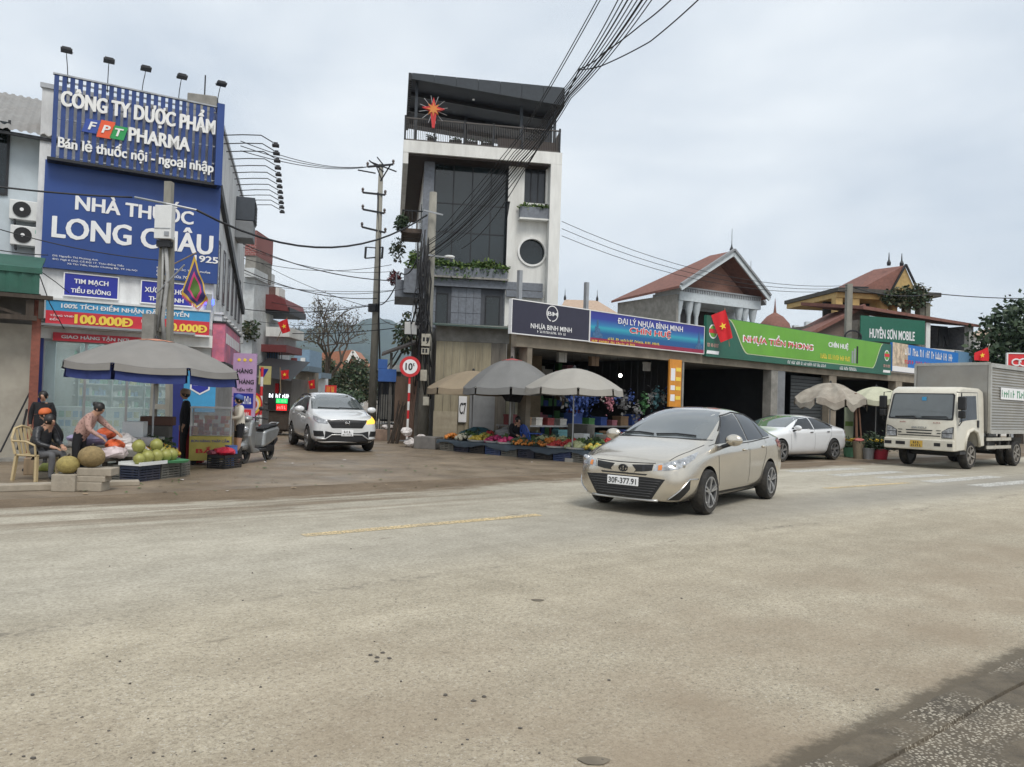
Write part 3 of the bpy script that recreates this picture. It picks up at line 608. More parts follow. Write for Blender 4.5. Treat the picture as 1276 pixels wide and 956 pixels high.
# ---------------- shack with green corrugated awning
SK = Frame(-10.05, 16.05, 30)
sk = fthing('roadside_shack', 'open shack with green corrugated awning, dark beams and beige back wall', 'shack', SK)
GRC = mat('green_corrugated', (.022, .10, .07), .6, var=.2, scale=3, dirt=.3, dcol=(.03, .05, .04))
ax0, az1 = SK.px(50, 338, -.3); _, az0 = SK.px(50, 367, -.3)
mb = MB()
n = 60
vs = []
for i in range(n + 1):
    x = ax0 - 4.5 * (1 - i / n); d = .02 * math.sin(2 * math.pi * i / 3); vs += [(x, -.3 + d, az0), (x, -.3 + d, az1 - .05)]
mb.add(vs, [(2 * i, 2 * i + 2, 2 * i + 3, 2 * i + 1) for i in range(n)]); mb.b(ax0 - 4.5, ax0 + .04, -.34, -.26, az1 - .06, az1 + .05); mb.build('awning_sheet', GRC, sk)
mb = MB(); mb.prism([(-.3, az1), (2.6, az1 + .7), (2.6, az1 + .65), (-.3, az1 - .05)], ax0 - 4.5, ax0, 'x'); mb.build('roof_sheet', GRC, sk)
px_ = SK.px(47, 400, -.1)[0]
box1('post', (px_ - .1, px_ + .06, -.1, .06, 0, az0 - .1), RUST, sk)
mb = MB(); mb.b(ax0 - 4.5, ax0 + .25, -.34, -.2, az0 - .1, az0 - .02); mb.b(ax0 - 4.5, ax0 - .02, -.28, -.16, az0 - .55, az0 - .45); mb.b(ax0 - .22, ax0 - .08, -.26, -.14, az0 - .45, az0 - .1); mb.b(ax0 + .0, ax0 + .1, -.3, -.2, az0 - .5, az0 - .1)
mb.bar((ax0 - 1.4, -.15, az0 - .1), (ax0 - .3, -.15, az0 - .45), .06, .06); mb.b(ax0 - 4.5, ax0 + .02, -.1, 2.6, az0 + .0, az0 + .03); mb.build('beam', WOODD, sk)
BEIGE = mat('beige_shutter', (.36, .335, .28), .8, var=.15, scale=2, dirt=.6, dcol=(.16, .13, .10))
box1('back_wall', (-4.6, px_ - .02, .35, .45, 0, az0 - .6), BEIGE, sk)
box1('upper_wall', (-4.6, px_ - .05, .45, .5, az0 - .6, az0), CONCD, sk)
mb = MB(); mb.tube([(px_ - .55, -.1, .2), (px_ - .05, .05, 1.55)], .018); mb.tube([(px_ - .25, -.12, .25), (px_ - .12, -.05, 1.1)], .022); mb.build('leaning_pole', DARK, sk)
box1('step', (-4.6, px_ + .3, .0, .5, 0, .06), CONC, sk)
# ================================================================ grey and white tower house
TF = Frame(-4.75, 30.4, 9)
tw = fthing('tower_house', 'narrow grey and white modern house with dark glass front and roof terrace', 'building', TF)
def tp(u, v, off=0): return TF.px(u, v, off)
D = 12.0
box1('cornice', (.09, 6.62, 0, D, 11.46, 11.95), WALLW, tw)
box1('edge_beam', (.091, .3, .01, D, 11.0, 11.455), WALLW, tw)
box1('soffit', (.31, 6.1, .12, D, 11.38, 11.455), mat('brown_soffit', (.045, .032, .028), .7, var=.2), tw)
box1('pier', (6.16, 6.62, 0, D, 0, 11.455), WALLW, tw)
mb = MB()                                             # right white wall with holes for the windows is built of blocks
wx0, wz0 = tp(653, 252, .5); wx1, wz1 = tp(681, 207, .5); cx, cz = tp(663, 314, .5)
xr0, xr1 = 4.48, 6.157
def wall_with_round(mb, x0, x1, z0, z1, cx, cz, r, y, d, n=28):
    ring = [(cx + r * math.cos(2 * math.pi * k / n), cz + r * math.sin(2 * math.pi * k / n)) for k in range(n)]
    box = []
    for k in range(n):
        t = 2 * math.pi * k / n; c, s = math.cos(t), math.sin(t)
        q = min((x1 - cx) / c if c > 1e-6 else 9e9, (x0 - cx) / c if c < -1e-6 else 9e9, (z1 - cz) / s if s > 1e-6 else 9e9, (z0 - cz) / s if s < -1e-6 else 9e9)
        box.append((cx + q * c, cz + q * s))
    for k in range(n):
        j = (k + 1) % n
        mb.add([(*ring[k][:1], y, ring[k][1]), (ring[j][0], y, ring[j][1]), (box[j][0], y, box[j][1]), (box[k][0], y, box[k][1])], [(0, 1, 2, 3)])
        mb.add([(ring[k][0], y, ring[k][1]), (ring[j][0], y, ring[j][1]), (ring[j][0], y + d, ring[j][1]), (ring[k][0], y + d, ring[k][1])], [(0, 3, 2, 1)])
    for c_ in ((x0, z0), (x1, z0), (x1, z1), (x0, z1)):
        near = sorted(range(n), key=lambda k: (box[k][0] - c_[0]) ** 2 + (box[k][1] - c_[1]) ** 2)[:2]
        mb.add([(box[near[0]][0], y, box[near[0]][1]), (c_[0], y, c_[1]), (box[near[1]][0], y, box[near[1]][1])], [(0, 1, 2)])
wall_with_round(mb, xr0, xr1, 6.35, wz0 - .01, cx, cz, .55, .5, .25)
mb.b(xr0, wx0, .5, .75, wz0 - .01, wz1); mb.b(wx1, xr1, .5, .75, wz0 - .01, wz1); mb.b(xr0, xr1, .5, .75, wz1, 11.455); mb.b(xr0, xr1, .5, .75, 0, 6.35); mb.build('wall', WALLW, tw)
mb = MB(); mb.lathe([(.0, 0), (.55, 0), (.55, .02), (0, .02)], 28, (cx, .66, cz), axis='y'); rw = mb.build('round_window', GLASSD, tw)
mb = MB(); mb.lathe([(.54, -.03), (.54, .03), (.62, .03), (.62, -.03), (.54, -.03)], 32, (cx, .47, cz), axis='y'); mb.build('frame', WHITE, rw)
wt = MB(); wt.b(wx0, wx1, .7, .72, wz0, wz1); win = wt.build('window', mat('slate_glass', (.03, .035, .042), .15, var=.1), tw)
wt = MB(); w3 = (wx1 - wx0) / 3
for k in range(4): wt.b(wx0 + w3 * k - .02, wx0 + w3 * k + .02, .66, .70, wz0, wz1)
wt.b(wx0, wx1, .66, .70, wz1 - .04, wz1); wt.b(wx0, wx1, .66, .70, wz0, wz0 + .04); wt.build('frame', DARK, win)
px0, pz0 = tp(648, 271, .2); px1, pz1 = tp(684, 258, .2)
mb = MB(); mb.b(px0, px1, .15, .498, pz0, pz1 - .06); pb = mb.build('planter_box', GREYT, tw); box1('ledge', (px0 - .03, px1 + .03, .12, .498, pz0 - .07, pz0 - .001), WALLW, pb)
lf = MB()
for i in range(420): lf.leaf((RU(px0, px1), RU(.16, .45), pz1 - .08 + random.random() * .12), RU(.08, .2), random.choice((0, 0, 1)), .2)
o = lf.build('planter_leaves', [GRASSG, GRASSL], tw); o['kind'] = 'stuff'
# glass curtain wall: each pane its own part
gx0, _ = tp(541, 250, .9); gx1, _ = tp(635, 250, .9)
zs = [7.0, 8.55, 9.75, 11.36]; nx = 4
box1('glass_backing', (gx0 - .02, gx1 + .05, 1.0, 1.1, 6.6, 11.37), mat('black_backing', (.008, .009, .01), .5), tw)
PANE = mat('curtain_glass', (.016, .024, .027), .08, var=.25, scale=.8, spec=.7)
for i in range(nx):
    for k in range(3):
        xa, xb = gx0 + (gx1 - gx0) * i / nx, gx0 + (gx1 - gx0) * (i + 1) / nx
        p = MB(); p.b(xa + .02, xb - .02, .955, .985, zs[k] + .02, zs[k + 1] - .02); p.build('pane', PANE, tw)
for i in range(nx + 1):
    x = gx0 + (gx1 - gx0) * i / nx; p = MB(); p.b(x - .02, x + .02, .93, .998, 6.6, 11.37); p.build('mullion', DARK, tw)
for z in zs: p = MB(); p.b(gx0, gx1, .94, .996, z - .02, z + .02); p.build('transom', DARK, tw)
box1('column', (.98, gx0 - .03, .7, 1.3, 4.5, 11.37), GREYT, tw); box1('column', (gx1 + .06, xr0 - .003, .6, 1.1, 6.4, 11.37), mat('dark_reveal', (.02, .022, .025), .5), tw)
box1('side_wall', (1.0, 1.2, 1.303, D, 0, 11.37), WALLW, tw); box1('rear_wall', (1.2, 6.1, D - .2, D, 0, 11.37), WALLW, tw)
for y in (3.2, 6.0, 8.8):
    for z in (5.0, 8.3): p = MB(); p.b(.985, .998, y - .5, y + .5, z, z + 1.8); wn = p.build('side_window', GLASSD, tw)
# long planter under the glass
mb = MB(); mb.b(.95, 4.52, .28, .7, 6.62, 7.0); pl = mb.build('planter_box', GREYT, tw); box1('ledge', (.95, 4.56, .24, .7, 6.54, 6.615), CONC, pl)
lf = MB()
for i in range(1500):
    x = RU(1.35, 4.5); lf.leaf((x, RU(.25, .68), 6.95 + random.random() * .22 * (1.2 - .4 * math.sin(x * 3))), RU(.1, .24), random.choice((0, 0, 1)), .1)
for i in range(160): lf.leaf((RU(1.4, 4.4), RU(.2, .28), 6.95 - random.random() ** 2 * .5), RU(.08, .16), 0, .8)
o = lf.build('planter_leaves', [GRASSG, GRASSL], tw); o['kind'] = 'stuff'
# grey clad storey: panels with recessed joints
box1('clad_backing', (1.2, 6.1, .62, .8, 4.3, 6.53), mat('joint_grey', (.07, .075, .085), .8), tw)
wins = [(tp(544, 385, .55)[0], tp(557, 385, .55)[0], tp(550, 403, .55)[1], tp(550, 366, .55)[1]), (tp(606, 385, .55)[0], tp(622, 385, .55)[0], tp(614, 405, .55)[1], tp(614, 370, .55)[1])]
x = 1.02
while x < 5.95:
    w = .31
    for za, zb in ((4.5, 5.15), (5.16, 5.80), (5.81, 6.2)):
        if any(x + w > a - .02 and x < c + .02 and zb > d + .02 and za < e + .02 for a, c, d, e in wins): continue
        p = MB(); p.b(x, x + w - .012, .58 + RU(0, .006), .619, za, zb - .008); p.build('cladding_panel', GREYT, tw)
    x += w
for a, c, d, e in wins:
    p = MB(); p.b(a, c, .595, .612, d, e); wn = p.build('window', GLASSD, tw); p = MB(); p.b(a - .04, a, .56, .615, d - .04, e + .04); p.b(c, c + .04, .56, .615, d - .04, e + .04); p.b(a, c, .56, .615, e, e + .04); p.b(a, c, .56, .615, d - .04, d); p.build('frame', DARK, wn)
box1('band', (1.0, 6.05, .42, .615, 6.21, 6.53), GREYT, tw); box1('band', (4.5, 6.05, .3, .41, 5.9, 6.16), GREYT, tw)
box1('dark_recess', (4.9, 5.9, .55, .575, 5.2, 5.72), GLASSD, tw)
box1('ground_wall', (1.0, 6.1, .7, .9, 0, 4.3), CONC, tw)
# side balconies over the street
BRN = mat('brown_slat', (.085, .06, .045), .7, var=.25)
mb = MB()
for k in range(7): mb.b(.18, .98, 1.4 + k * .32, 1.6 + k * .32, 8.55, 8.63)
mb.b(.14, .2, 1.3, 3.7, 8.5, 8.68); mb.b(.14, .98, 1.3, 1.38, 8.5, 8.68); bal = mb.build('balcony', BRN, tw); mb = MB()
for k in range(12): mb.b(.16, .18, 1.32 + k * .21, 1.34 + k * .21, 8.68, 9.4)
for k in range(5): mb.b(.2 + k * .18, .22 + k * .18, 1.31, 1.33, 8.68, 9.4)
mb.b(.14, .98, 1.3, 1.35, 9.4, 9.45); mb.b(.14, .2, 1.3, 3.7, 9.4, 9.45); mb.build('railing', DARK, bal)
mb = MB(); mb.b(-.05, .97, 1.0, 3.8, 5.75, 6.1); mb.b(.3, .97, .72, .98, 5.9, 6.9); bal = mb.build('balcony', GREYT, tw)
mb = MB(); mb.b(-.03, .03, 1.02, 3.78, 6.101, 6.7); mb.b(.031, .97, 1.02, 1.08, 6.101, 6.45); mb.build('parapet', GREYT, bal)
def bush(name, c, r, n, sz, ms, parent=None, label=None, cat='plant', droop=.2):
    lf = MB()
    for i in range(n):
        d = Vector((RG(0, 1), RG(0, 1), RG(0, 1))).normalized() * random.random() ** .4
        lf.leaf((c[0] + d.x * r[0], c[1] + d.y * r[1], c[2] + d.z * r[2]), RU(.6, 1.3) * sz, random.randrange(len(ms)), droop)
    o = lf.build(name, ms, parent)
    if parent is not None: o['kind'] = 'stuff'
    else: tag(o, label, cat)
    return o
REDLEAF = mat('red_leaf', (.12, .02, .025), .6, var=.4, scale=9)
bush('balcony_leaves', (.15, 1.6, 8.95), (.3, 1.0, .3), 500, .16, [LEAFD, LEAFM], tw); bush('balcony_leaves', (-.05, 2.6, 6.75), (.28, .7, .3), 500, .13, [REDLEAF], tw)
bush('balcony_leaves', (.75, 1.2, 7.2), (.32, .45, .55), 450, .2, [GRASSG, GRASSL], tw); bush('balcony_leaves', (.0, 3.4, 8.2), (.3, .6, .6), 160, .2, [LEAFD, LEAFDRY], tw, droop=.8)
bush('hanging_leaves', (.5, .6, 4.3), (.5, .5, .9), 420, .22, [LEAFD, LEAFDRY], tw, droop=1.0)
# terrace: railing, planters, posts, dark roof
mb = MB(); x = .14
for k in range(88): xx_ = .16 + k * .073; mb.b(xx_, xx_ + .018, .1, .118, 12.02, 12.86)
for k in range(45): y = .2 + k * .075; mb.b(.14, .158, y, y + .018, 12.02, 12.86); mb.b(6.5, 6.518, y, y + .018, 12.02, 12.86)
RAILM = mat('brown_rail', (.075, .066, .06), .6); o = mb.build('railing_bars', RAILM, tw); o['kind'] = 'stuff'
for z in (11.98, 12.86): box1('handrail', (.1, 6.56, .08, .14, z, z + .05), RAILM, tw)
for x in (.1, 1.3, 2.5, 3.7, 4.9, 6.48): box1('railing_post', (x, x + .07, .07, .15, 11.951, 12.98), DARK, tw)
for x, w in ((1.05, .35), (1.95, .5), (2.6, .5), (3.25, .5)):
    mb = MB(); mb.b(x, x + w, .25, .5, 11.952, 12.2); p = mb.build('planter_box', BLACK, tw); lf = MB(); [lf.leaf((RU(x, x + w), RU(.22, .5), 12.2 + random.random() * .12), .12, 0) for i in range(60)]; o = lf.build('planter_leaves', [LEAFD], p); o['kind'] = 'stuff'
box1('low_screen', (3.95, 6.4, .3, .36, 11.952, 12.45), mat('brown_screen', (.06, .045, .04), .7), tw)
za_, zb_ = 14.52, 14.66
RMET = mat('slate_roof_metal', (.035, .042, .05), .5, .3, var=.15)
mb = MB()
for k in range(7):
    xa, xb = .34 + k * .9, .34 + (k + 1) * .9 - .012; fa = lambda x: za_ - .08 - .52 * (x - .34) / 6.3
    mb.add([(xa, -.02, fa(xa)), (xb, -.02, fa(xb)), (xb, -.02, zb_ + .02), (xa, -.02, zb_ + .02), (xa, .04, fa(xa)), (xb, .04, fa(xb)), (xb, .04, zb_ + .02), (xa, .04, zb_ + .02)], [(0, 1, 2, 3), (7, 6, 5, 4), (0, 4, 5, 1), (1, 5, 6, 2), (2, 6, 7, 3), (3, 7, 4, 0)])
mb.build('roof_fascia', RMET, tw)
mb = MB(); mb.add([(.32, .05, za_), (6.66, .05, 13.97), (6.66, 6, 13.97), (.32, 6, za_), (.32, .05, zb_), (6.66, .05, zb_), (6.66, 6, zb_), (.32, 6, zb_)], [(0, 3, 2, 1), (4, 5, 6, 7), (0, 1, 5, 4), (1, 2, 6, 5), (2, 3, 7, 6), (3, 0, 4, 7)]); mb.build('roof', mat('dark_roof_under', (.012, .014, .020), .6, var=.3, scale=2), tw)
mb = MB(); [mb.b(.2, .33, .06 + k * .2, .16 + k * .2, za_ - .1, zb_ + .05) for k in range(30)]; mb.build('roof_edge', DARK, tw)
for x, y in ((.5, .4), (6.3, .4), (4.9, .6), (2.8, 3.2)): box1('roof_post', (x, x + .11, y, y + .11, 11.952, 14.52 if x < 3 else 14.0), RMET, tw)
for y in (1.6, 3.4, 5.0): mb = MB(); mb.bar((.34, y, za_ - .08), (6.6, y, 13.88), .1, .14); mb.build('roof_beam', DARK, tw)
mb = MB(); [mb.b(6.25 + .0, 6.3, .6 + k * .3, .8 + k * .3, 11.952, 13.7) for k in range(8)]; mb.build('louvre_screen', mat('slate_louvre', (.06, .075, .09), .6), tw)
mb = MB(); mb.lathe([(.0, 0), (.05, .01), (.05, .05), (0, .06)], 8, (2.9, .5, 14.0)); mb.build('ceiling_lamp', PRINTW, tw)
# red starburst lantern on the railing
sx, sz = tp(540, 137, .0); t = fthing('star_lantern', 'red starburst lantern with silver rays on the terrace railing', 'lantern', TF, sx, -.02, sz)
def star_pts(n, r0, r1, ph=math.pi / 2): return [((r0 if k % 2 == 0 else r1) * math.cos(ph + math.pi * k / n), (r0 if k % 2 == 0 else r1) * math.sin(ph + math.pi * k / n)) for k in range(2 * n)]
mb = MB(); mb.prism([(0, .5), (.1, .12), (.46, .05), (.14, -.1), (.07, -.75), (-.03, -.75), (-.12, -.1), (-.46, .06), (-.1, .12)], -.05, .05, 'y'); mb.build('star', mat('star_red', (.5, .02, .02), .5), t)
mb = MB(); mb.prism(star_pts(8, .3, .12), -.08, .08, 'y'); mb.build('inner_star', mat('star_orange', (.6, .2, .03), .5), t)
mb = MB()
for k in range(12): a_ = 2 * math.pi * k / 12 + .2; mb.tube([(.15 * math.cos(a_), 0, .15 * math.sin(a_)), (.58 * math.cos(a_), 0, .58 * math.sin(a_))], .012, 5)
mb.build('ray', STEEL, t)

# ================================================================ corner shed below the tower
HF = Frame(-2.78, 27.6, 9)
sh = fthing('corner_shed', 'old plank and concrete corner shed with a green metal eave', 'shed', HF)
def hp(u, v, off=0): return HF.px(u, v, off)
hx1 = hp(656, 480)[0]; hz1 = hp(580, 407, -.35)[1]; hzb = hp(580, 426)[1]
PLK = [mat('pale_plank', (.34, .30, .21), .9, var=.3, scale=5, stretch=(1, 1, .15), dirt=.6, dcol=(.16, .13, .09)), mat('grey_plank', (.20, .18, .15), .9, var=.35, scale=5, stretch=(1, 1, .15), dirt=.6, dcol=(.09, .08, .07))]
x = 0.0; xe = hp(632, 480)[0]; k = 0
while x < xe - .1:
    w = RU(.24, .34); p = MB(); p.b(x, min(x + w - .012, xe), RU(-.012, .0), .05, 0, hzb - .01); p.build('plank', PLK[0] if x < 1.85 else PLK[1], sh); x += w
box1('upper_wall', (-.02, xe + .02, .003, .15, hzb, hz1 + .1), CONC, sh)
box1('side_wall', (-.02, .1, .06, 3.2, 0, hz1), CONCD, sh)
box1('door_wall', (xe, hx1 + .6, .25, .35, 0, hz1 + .2), mat('tan_board', (.25, .195, .125), .85, var=.2, dirt=.4), sh)
GRE = mat('green_eave', (.05, .085, .075), .6, .2, var=.2, dirt=.3)
mb = MB(); mb.add([(-.15, -.55, hz1 - .02), (xe + .7, -.55, hz1 - .05), (xe + .7, 2.3, hz1 + .3), (-.15, 2.3, hz1 + .3), (-.15, -.55, hz1 + .03), (xe + .7, -.55, hz1), (xe + .7, 2.3, hz1 + .35), (-.15, 2.3, hz1 + .35)], [(0, 3, 2, 1), (4, 5, 6, 7), (0, 1, 5, 4), (1, 2, 6, 5), (2, 3, 7, 6), (3, 0, 4, 7)]); mb.build('eave', GRE, sh)
def board(u0, v0, u1, v1, m, label, name='board', off=-.06, cat='board', ms=None):
    a, c = hp(u0, v1, off), hp(u1, v0, off); t = fthing(name, label, cat, HF, a[0], off, a[1]); box1('panel', (0, c[0] - a[0], 0, .03, 0, c[1] - a[1]), m, t); return t, c[0] - a[0], c[1] - a[1]
t, w, h = board(539, 513, 570, 548, mat('cream_sheet', (.40, .35, .26), .85, var=.15, dirt=.4), 'cream sheet of board leaning against the plank wall', off=-.12)
t, w, h = board(571, 494, 582, 526, PRINTW, 'torn white paper notice with black letters on the plank wall', 'paper_notice', off=-.08, cat='notice'); text('C7', w * .1, w * .9, h * .3, h * .75, BLACK, t, y=-.006, depth=.003, bold=.03)
t, w, h = board(584, 491, 617, 546, GALV, 'grey metal sheet propped on the plank wall behind the stall', 'metal_sheet', off=-.1, cat='sheet')
t, w, h = board(629, 494, 656, 550, mat('cream_door', (.50, .47, .34), .7, var=.1, dirt=.3), 'cream door panel behind the fruit stall', 'door_panel', off=.1, cat='door')
t, w, h = board(490, 470, 518, 548, mat('rust_sheet', (.13, .085, .06), .85, var=.4, stretch=(4, 1, .3), dirt=.5), 'rusty brown sheet metal gate beside the corner shed', 'metal_gate', off=.35, cat='gate')
# little porch left of the shed (tiled lean-to)
po = fthing('lean_to_porch', 'small dark lean-to porch at the tower side beside the pole', 'porch', HF, -1.75, .6, 0)
mb = MB(); mb.add([(-.2, -.4, 3.05), (1.5, -.4, 3.75), (1.5, 1.6, 3.95), (-.2, 1.6, 3.25), (-.2, -.4, 3.13), (1.5, -.4, 3.83), (1.5, 1.6, 4.03), (-.2, 1.6, 3.33)], [(0, 3, 2, 1), (4, 5, 6, 7), (0, 1, 5, 4), (1, 2, 6, 5), (2, 3, 7, 6), (3, 0, 4, 7)]); mb.build('roof', mat('dark_felt', (.05, .04, .035), .8, var=.3), po)
box1('post', (.1, .2, -.2, -.1, 0, 3.2), CONCD, po); box1('wall', (.9, 1.5, 1.2, 1.5, 0, 3.8), CONC, po)
box1('white_box', (.6, 1.5, .2, .35, 3.95, 4.4), WALLW, po)
mb = MB(); mb.b(-.3, .35, -.35, .3, 2.15, 2.6); mb.b(-.32, .02, -.33, .0, 2.61, 2.95); o = mb.build('blue_awning', mat('blue_awning', (.03, .10, .32), .6), po)
mb = MB(); [mb.b(-.3 + k * .09, -.27 + k * .09, .4, .43, .0, 2.1) for k in range(9)]; mb.b(-.3, .5, .4, .43, 2.1, 2.16); mb.build('gate_bars', DARK, po)

# ================================================================ shop row
RW = Frame(0, 22.5, 40)
rw_ = fthing('shop_row', 'low concrete shop row with dark open fronts under a line of signs', 'building', RW)
RL = 36.0; RD = 5.5; ZL = 3.2
lb = RW.l((0.02, 22.5 + RD / math.cos(RW.a), 0))
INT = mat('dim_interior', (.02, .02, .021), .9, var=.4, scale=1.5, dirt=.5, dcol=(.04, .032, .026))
BEAM = mat('stained_beam', (.25, .215, .165), .9, var=.25, scale=2.5, bump=.2, dirt=.6, dcol=(.11, .09, .07))
box1('lintel', (.02, RL, -.12, .12, ZL, 3.62), BEAM, rw_)
mb = MB(); mb.prism([(0.02, .125), (RL, .125), (RL, RD), (lb.x, lb.y)], 3.3, 3.6, 'z'); mb.build('roof_slab', CONC, rw_)
mb = MB(); mb.prism([(0.0, .1), (.14, .1), (lb.x + .2, lb.y), (lb.x, lb.y)], 0, 3.29, 'z'); mb.build('end_wall', CONC, rw_)
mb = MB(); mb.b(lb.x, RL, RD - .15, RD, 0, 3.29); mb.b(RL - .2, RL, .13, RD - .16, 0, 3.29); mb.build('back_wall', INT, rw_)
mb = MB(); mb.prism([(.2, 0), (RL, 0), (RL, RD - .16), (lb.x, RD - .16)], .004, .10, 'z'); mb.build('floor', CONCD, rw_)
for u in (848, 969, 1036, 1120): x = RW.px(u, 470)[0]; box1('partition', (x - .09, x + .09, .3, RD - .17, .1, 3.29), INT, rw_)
def pillar(u0, u1, v, m, proud=-.1, nm='pillar'):
    a, c = RW.px(u0, v, proud)[0], RW.px(u1, v, proud)[0]; mb = MB(); mb.b(a, c, proud, .28, 0, ZL - .003); return mb.build(nm, m, rw_)
pillar(656, 662, 480, BEAM); pillar(850, 852, 480, CONC)
mb = MB(); a, c = RW.px(961, 480, -.1)[0], RW.px(979, 480, -.1)[0]
mb.b(a, a + (c - a) * .45, -.1, .28, 0, ZL - .003); mb.build('pillar', CONC, rw_); mb = MB(); n = 7; w = (c - a) * .53 / n; [mb.b(a + (c - a) * .47 + k * w, a + (c - a) * .47 + k * w + w * .7, -.08, .1, 0, ZL - .003) for k in range(n)]; mb.build('shutter', GALV, rw_)
pillar(1033, 1042, 490, BEAM); pillar(1116, 1124, 490, BEAM); pillar(1160, 1168, 490, CONC)
for u0, u1 in ((985, 1030),): a, c = RW.px(u0, 500, .2)[0], RW.px(u1, 500, .2)[0]; mb = MB(); [mb.b(a, c, .2, .24, .1 + k * .15, .1 + k * .15 + .13) for k in range(20)]; mb.build('roller_shutter', mat('dark_shutter', (.045, .05, .052), .6, .3, var=.2), rw_)
# orange poster on the pillar
a, c = RW.px(834, 480, -.18), RW.px(849, 480, -.18); t = fthing('orange_poster', 'tall orange poster with white code panels on the pillar between shops', 'poster', RW, a[0], -.18, RW.px(840, 507, -.18)[1]); h = RW.px(840, 448, -.18)[1] - RW.px(840, 507, -.18)[1]; w = c[0] - a[0]
box1('panel', (0, w, 0, .07, 0, h), mat('orange_print', (.62, .25, .03), .5, var=.15, scale=4), t)
for zz, hh in ((.55, .26), (.35, .1), (.12, .14)): box1('printed_panel', (w * .1, w * .45, -.008, -.002, h * zz, h * (zz + hh)), PRINTW, t)
mb = MB(); [mb.b(w * .52, w * .92, -.008, -.002, h * (.15 + .2 * k), h * (.23 + .2 * k)) for k in range(4)]; mb.build('printed_panel', PRINTY, t)

# ---- signs over the row
def rsign(name, label, quad, off, m, thick=.12, frame=None): return sign(name, label, RW, quad, off, m, thick, 'sign', frame)
NAVY = mat('sign_charcoal_navy', (.028, .027, .05), .45, var=.1)
t, og, (w, h) = rsign('shop_sign', 'dark navy sign with BM ring emblem reading NHỰA BINH MINH', [(639, 373), (735, 387), (733, 425), (637, 414)], -.3, NAVY, frame=PRINTW)
tq = lambda s, a, m, off=-.3, **k: tbox(RW, [(a[0], a[1]), (a[2], a[3]), (a[4], a[5]), (a[6], a[7])], s, m, t, off, og, **k)
tq('NHỰA BINH MINH', (661, 401, 712, 408, 712, 416, 661, 411), PRINTW, bold=.016); tq('BM', (682, 388, 695, 390, 695, 395, 682, 393), PRINTW, bold=.018); tq('~1 12 3 2', (669, 411, 705, 416, 705, 419, 669, 414), PRINTW, bold=.01)
cx, cz = RW.px(688, 391, -.3); cx -= og[0]; cz -= og[1]
mb = MB(); n = 28; ro, ri = .245, .215
for k in range(n):
    if k in (20,): continue
    a, c = 2 * math.pi * k / n, 2 * math.pi * (k + 1) / n
    mb.add([(cx + r * math.cos(q_), -.012, cz + r * math.sin(q_)) for r, q_ in ((ri, a), (ro, a), (ro, c), (ri, c))], [(0, 1, 2, 3)])
mb.build('ring_emblem', PRINTW, t)
def sea_mat():
    m = bpy.data.materials.new('sea_skyline_print'); m.use_nodes = True; N, L = m.node_tree.nodes, m.node_tree.links
    tc = N.new('ShaderNodeTexCoord'); s = N.new('ShaderNodeSeparateXYZ'); L.new(tc.outputs['Object'], s.inputs[0])
    r = N.new('ShaderNodeValToRGB'); L.new(s.outputs['Z'], r.inputs[0]); e = r.color_ramp.elements
    e[0].position = .0; e[0].color = (.02, .09, .25, 1); e[1].position = 1.0; e[1].color = (.03, .03, .24, 1)
    for p_, c_ in ((.3, (.01, .10, .28)), (.48, (.03, .35, .45)), (.55, (.03, .2, .42)), (.75, (.03, .05, .30))): q_ = e.new(p_); q_.color = (*c_, 1)
    L.new(r.outputs[0], N['Principled BSDF'].inputs['Base Color']); N['Principled BSDF'].inputs['Roughness'].default_value = .45; return m
t, og, (w, h) = rsign('shop_sign', 'blue sea skyline sign reading ĐẠI LÝ NHỰA BÌNH MINH CHÍN HUỆ', [(736, 388), (878, 407), (876, 441), (735, 425)], -.3, sea_mat(), frame=PLASTW)
tq('ĐẠI LÝ NHỰA BÌNH MINH', (770, 395, 851, 405, 850, 416, 769, 405), PRINTW, bold=.018); 
tq('CHÍN HUỆ', (785, 405, 836, 412, 835, 424, 784, 417), mat('white_outline', (.8, .8, .8), .5), bold=.055, y=-.008, depth=.002); tq('CHÍN HUỆ', (785, 406, 836, 413, 835, 423, 784, 416), PRINTR, bold=.018, y=-.016)
box1('red_strip', (-w, w, -.008, -.002, .0, .13), mat('maroon_print', (.28, .02, .06), .5), t)
tq('~4 7 3 6 2 4', (737, 422, 792, 430, 791, 433, 737, 425), PRINTY, y=-.012, depth=.002, bold=.01); tq('~4 2 8 6 4 5', (757, 420, 822, 428, 821, 431, 757, 423), PRINTY, bold=.01)
for (cx_, pts) in ((-w + .32, ((-.22, .14), (-.2, .3), (-.12, .3), (-.1, .5), (-.03, .5), (-.02, .72), (.05, .72), (.05, .45), (.12, .45), (.14, .3), (.24, .28), (.26, .14))), (w - .3, ((-.22, .14), (-.2, .25), (-.1, .28), (-.06, .45), (0, .8), (.05, .55), (.1, .3), (.2, .25), (.22, .14)))):
    mb = MB(); mb.prism([(cx_ + p[0], p[1]) for p in pts], -.008, -.002, 'y'); mb.build('skyline_print', mat('skyline_blue', (.05, .13, .26), .5, var=.4, scale=14), t)
DGREEN = mat('sign_dark_green', (.010, .105, .065), .4, var=.15, scale=1, dirt=.2, dcol=(.06, .12, .09)); LGREEN = mat('sign_lime_green', (.125, .36, .022), .4, var=.14, scale=.8, dirt=.25, dcol=(.16, .30, .08))
t, og, (w, h) = rsign('shop_sign', 'long green sign with red letters NHỰA TIỀN PHONG', [(882, 395), (1112, 428), (1109, 469), (878, 442)], -.3, DGREEN)
k1, k2 = -w + .125 * 2 * w, w - .085 * 2 * w
def wave(s0, s1, n=14): return [(s0 + (s1 - s0) * i / n, i / n) for i in range(n + 1)]
sm = lambda q_: q_ * q_ * (3 - 2 * q_)
top, bot = h - .02, h * .18; sl = (w * .11)
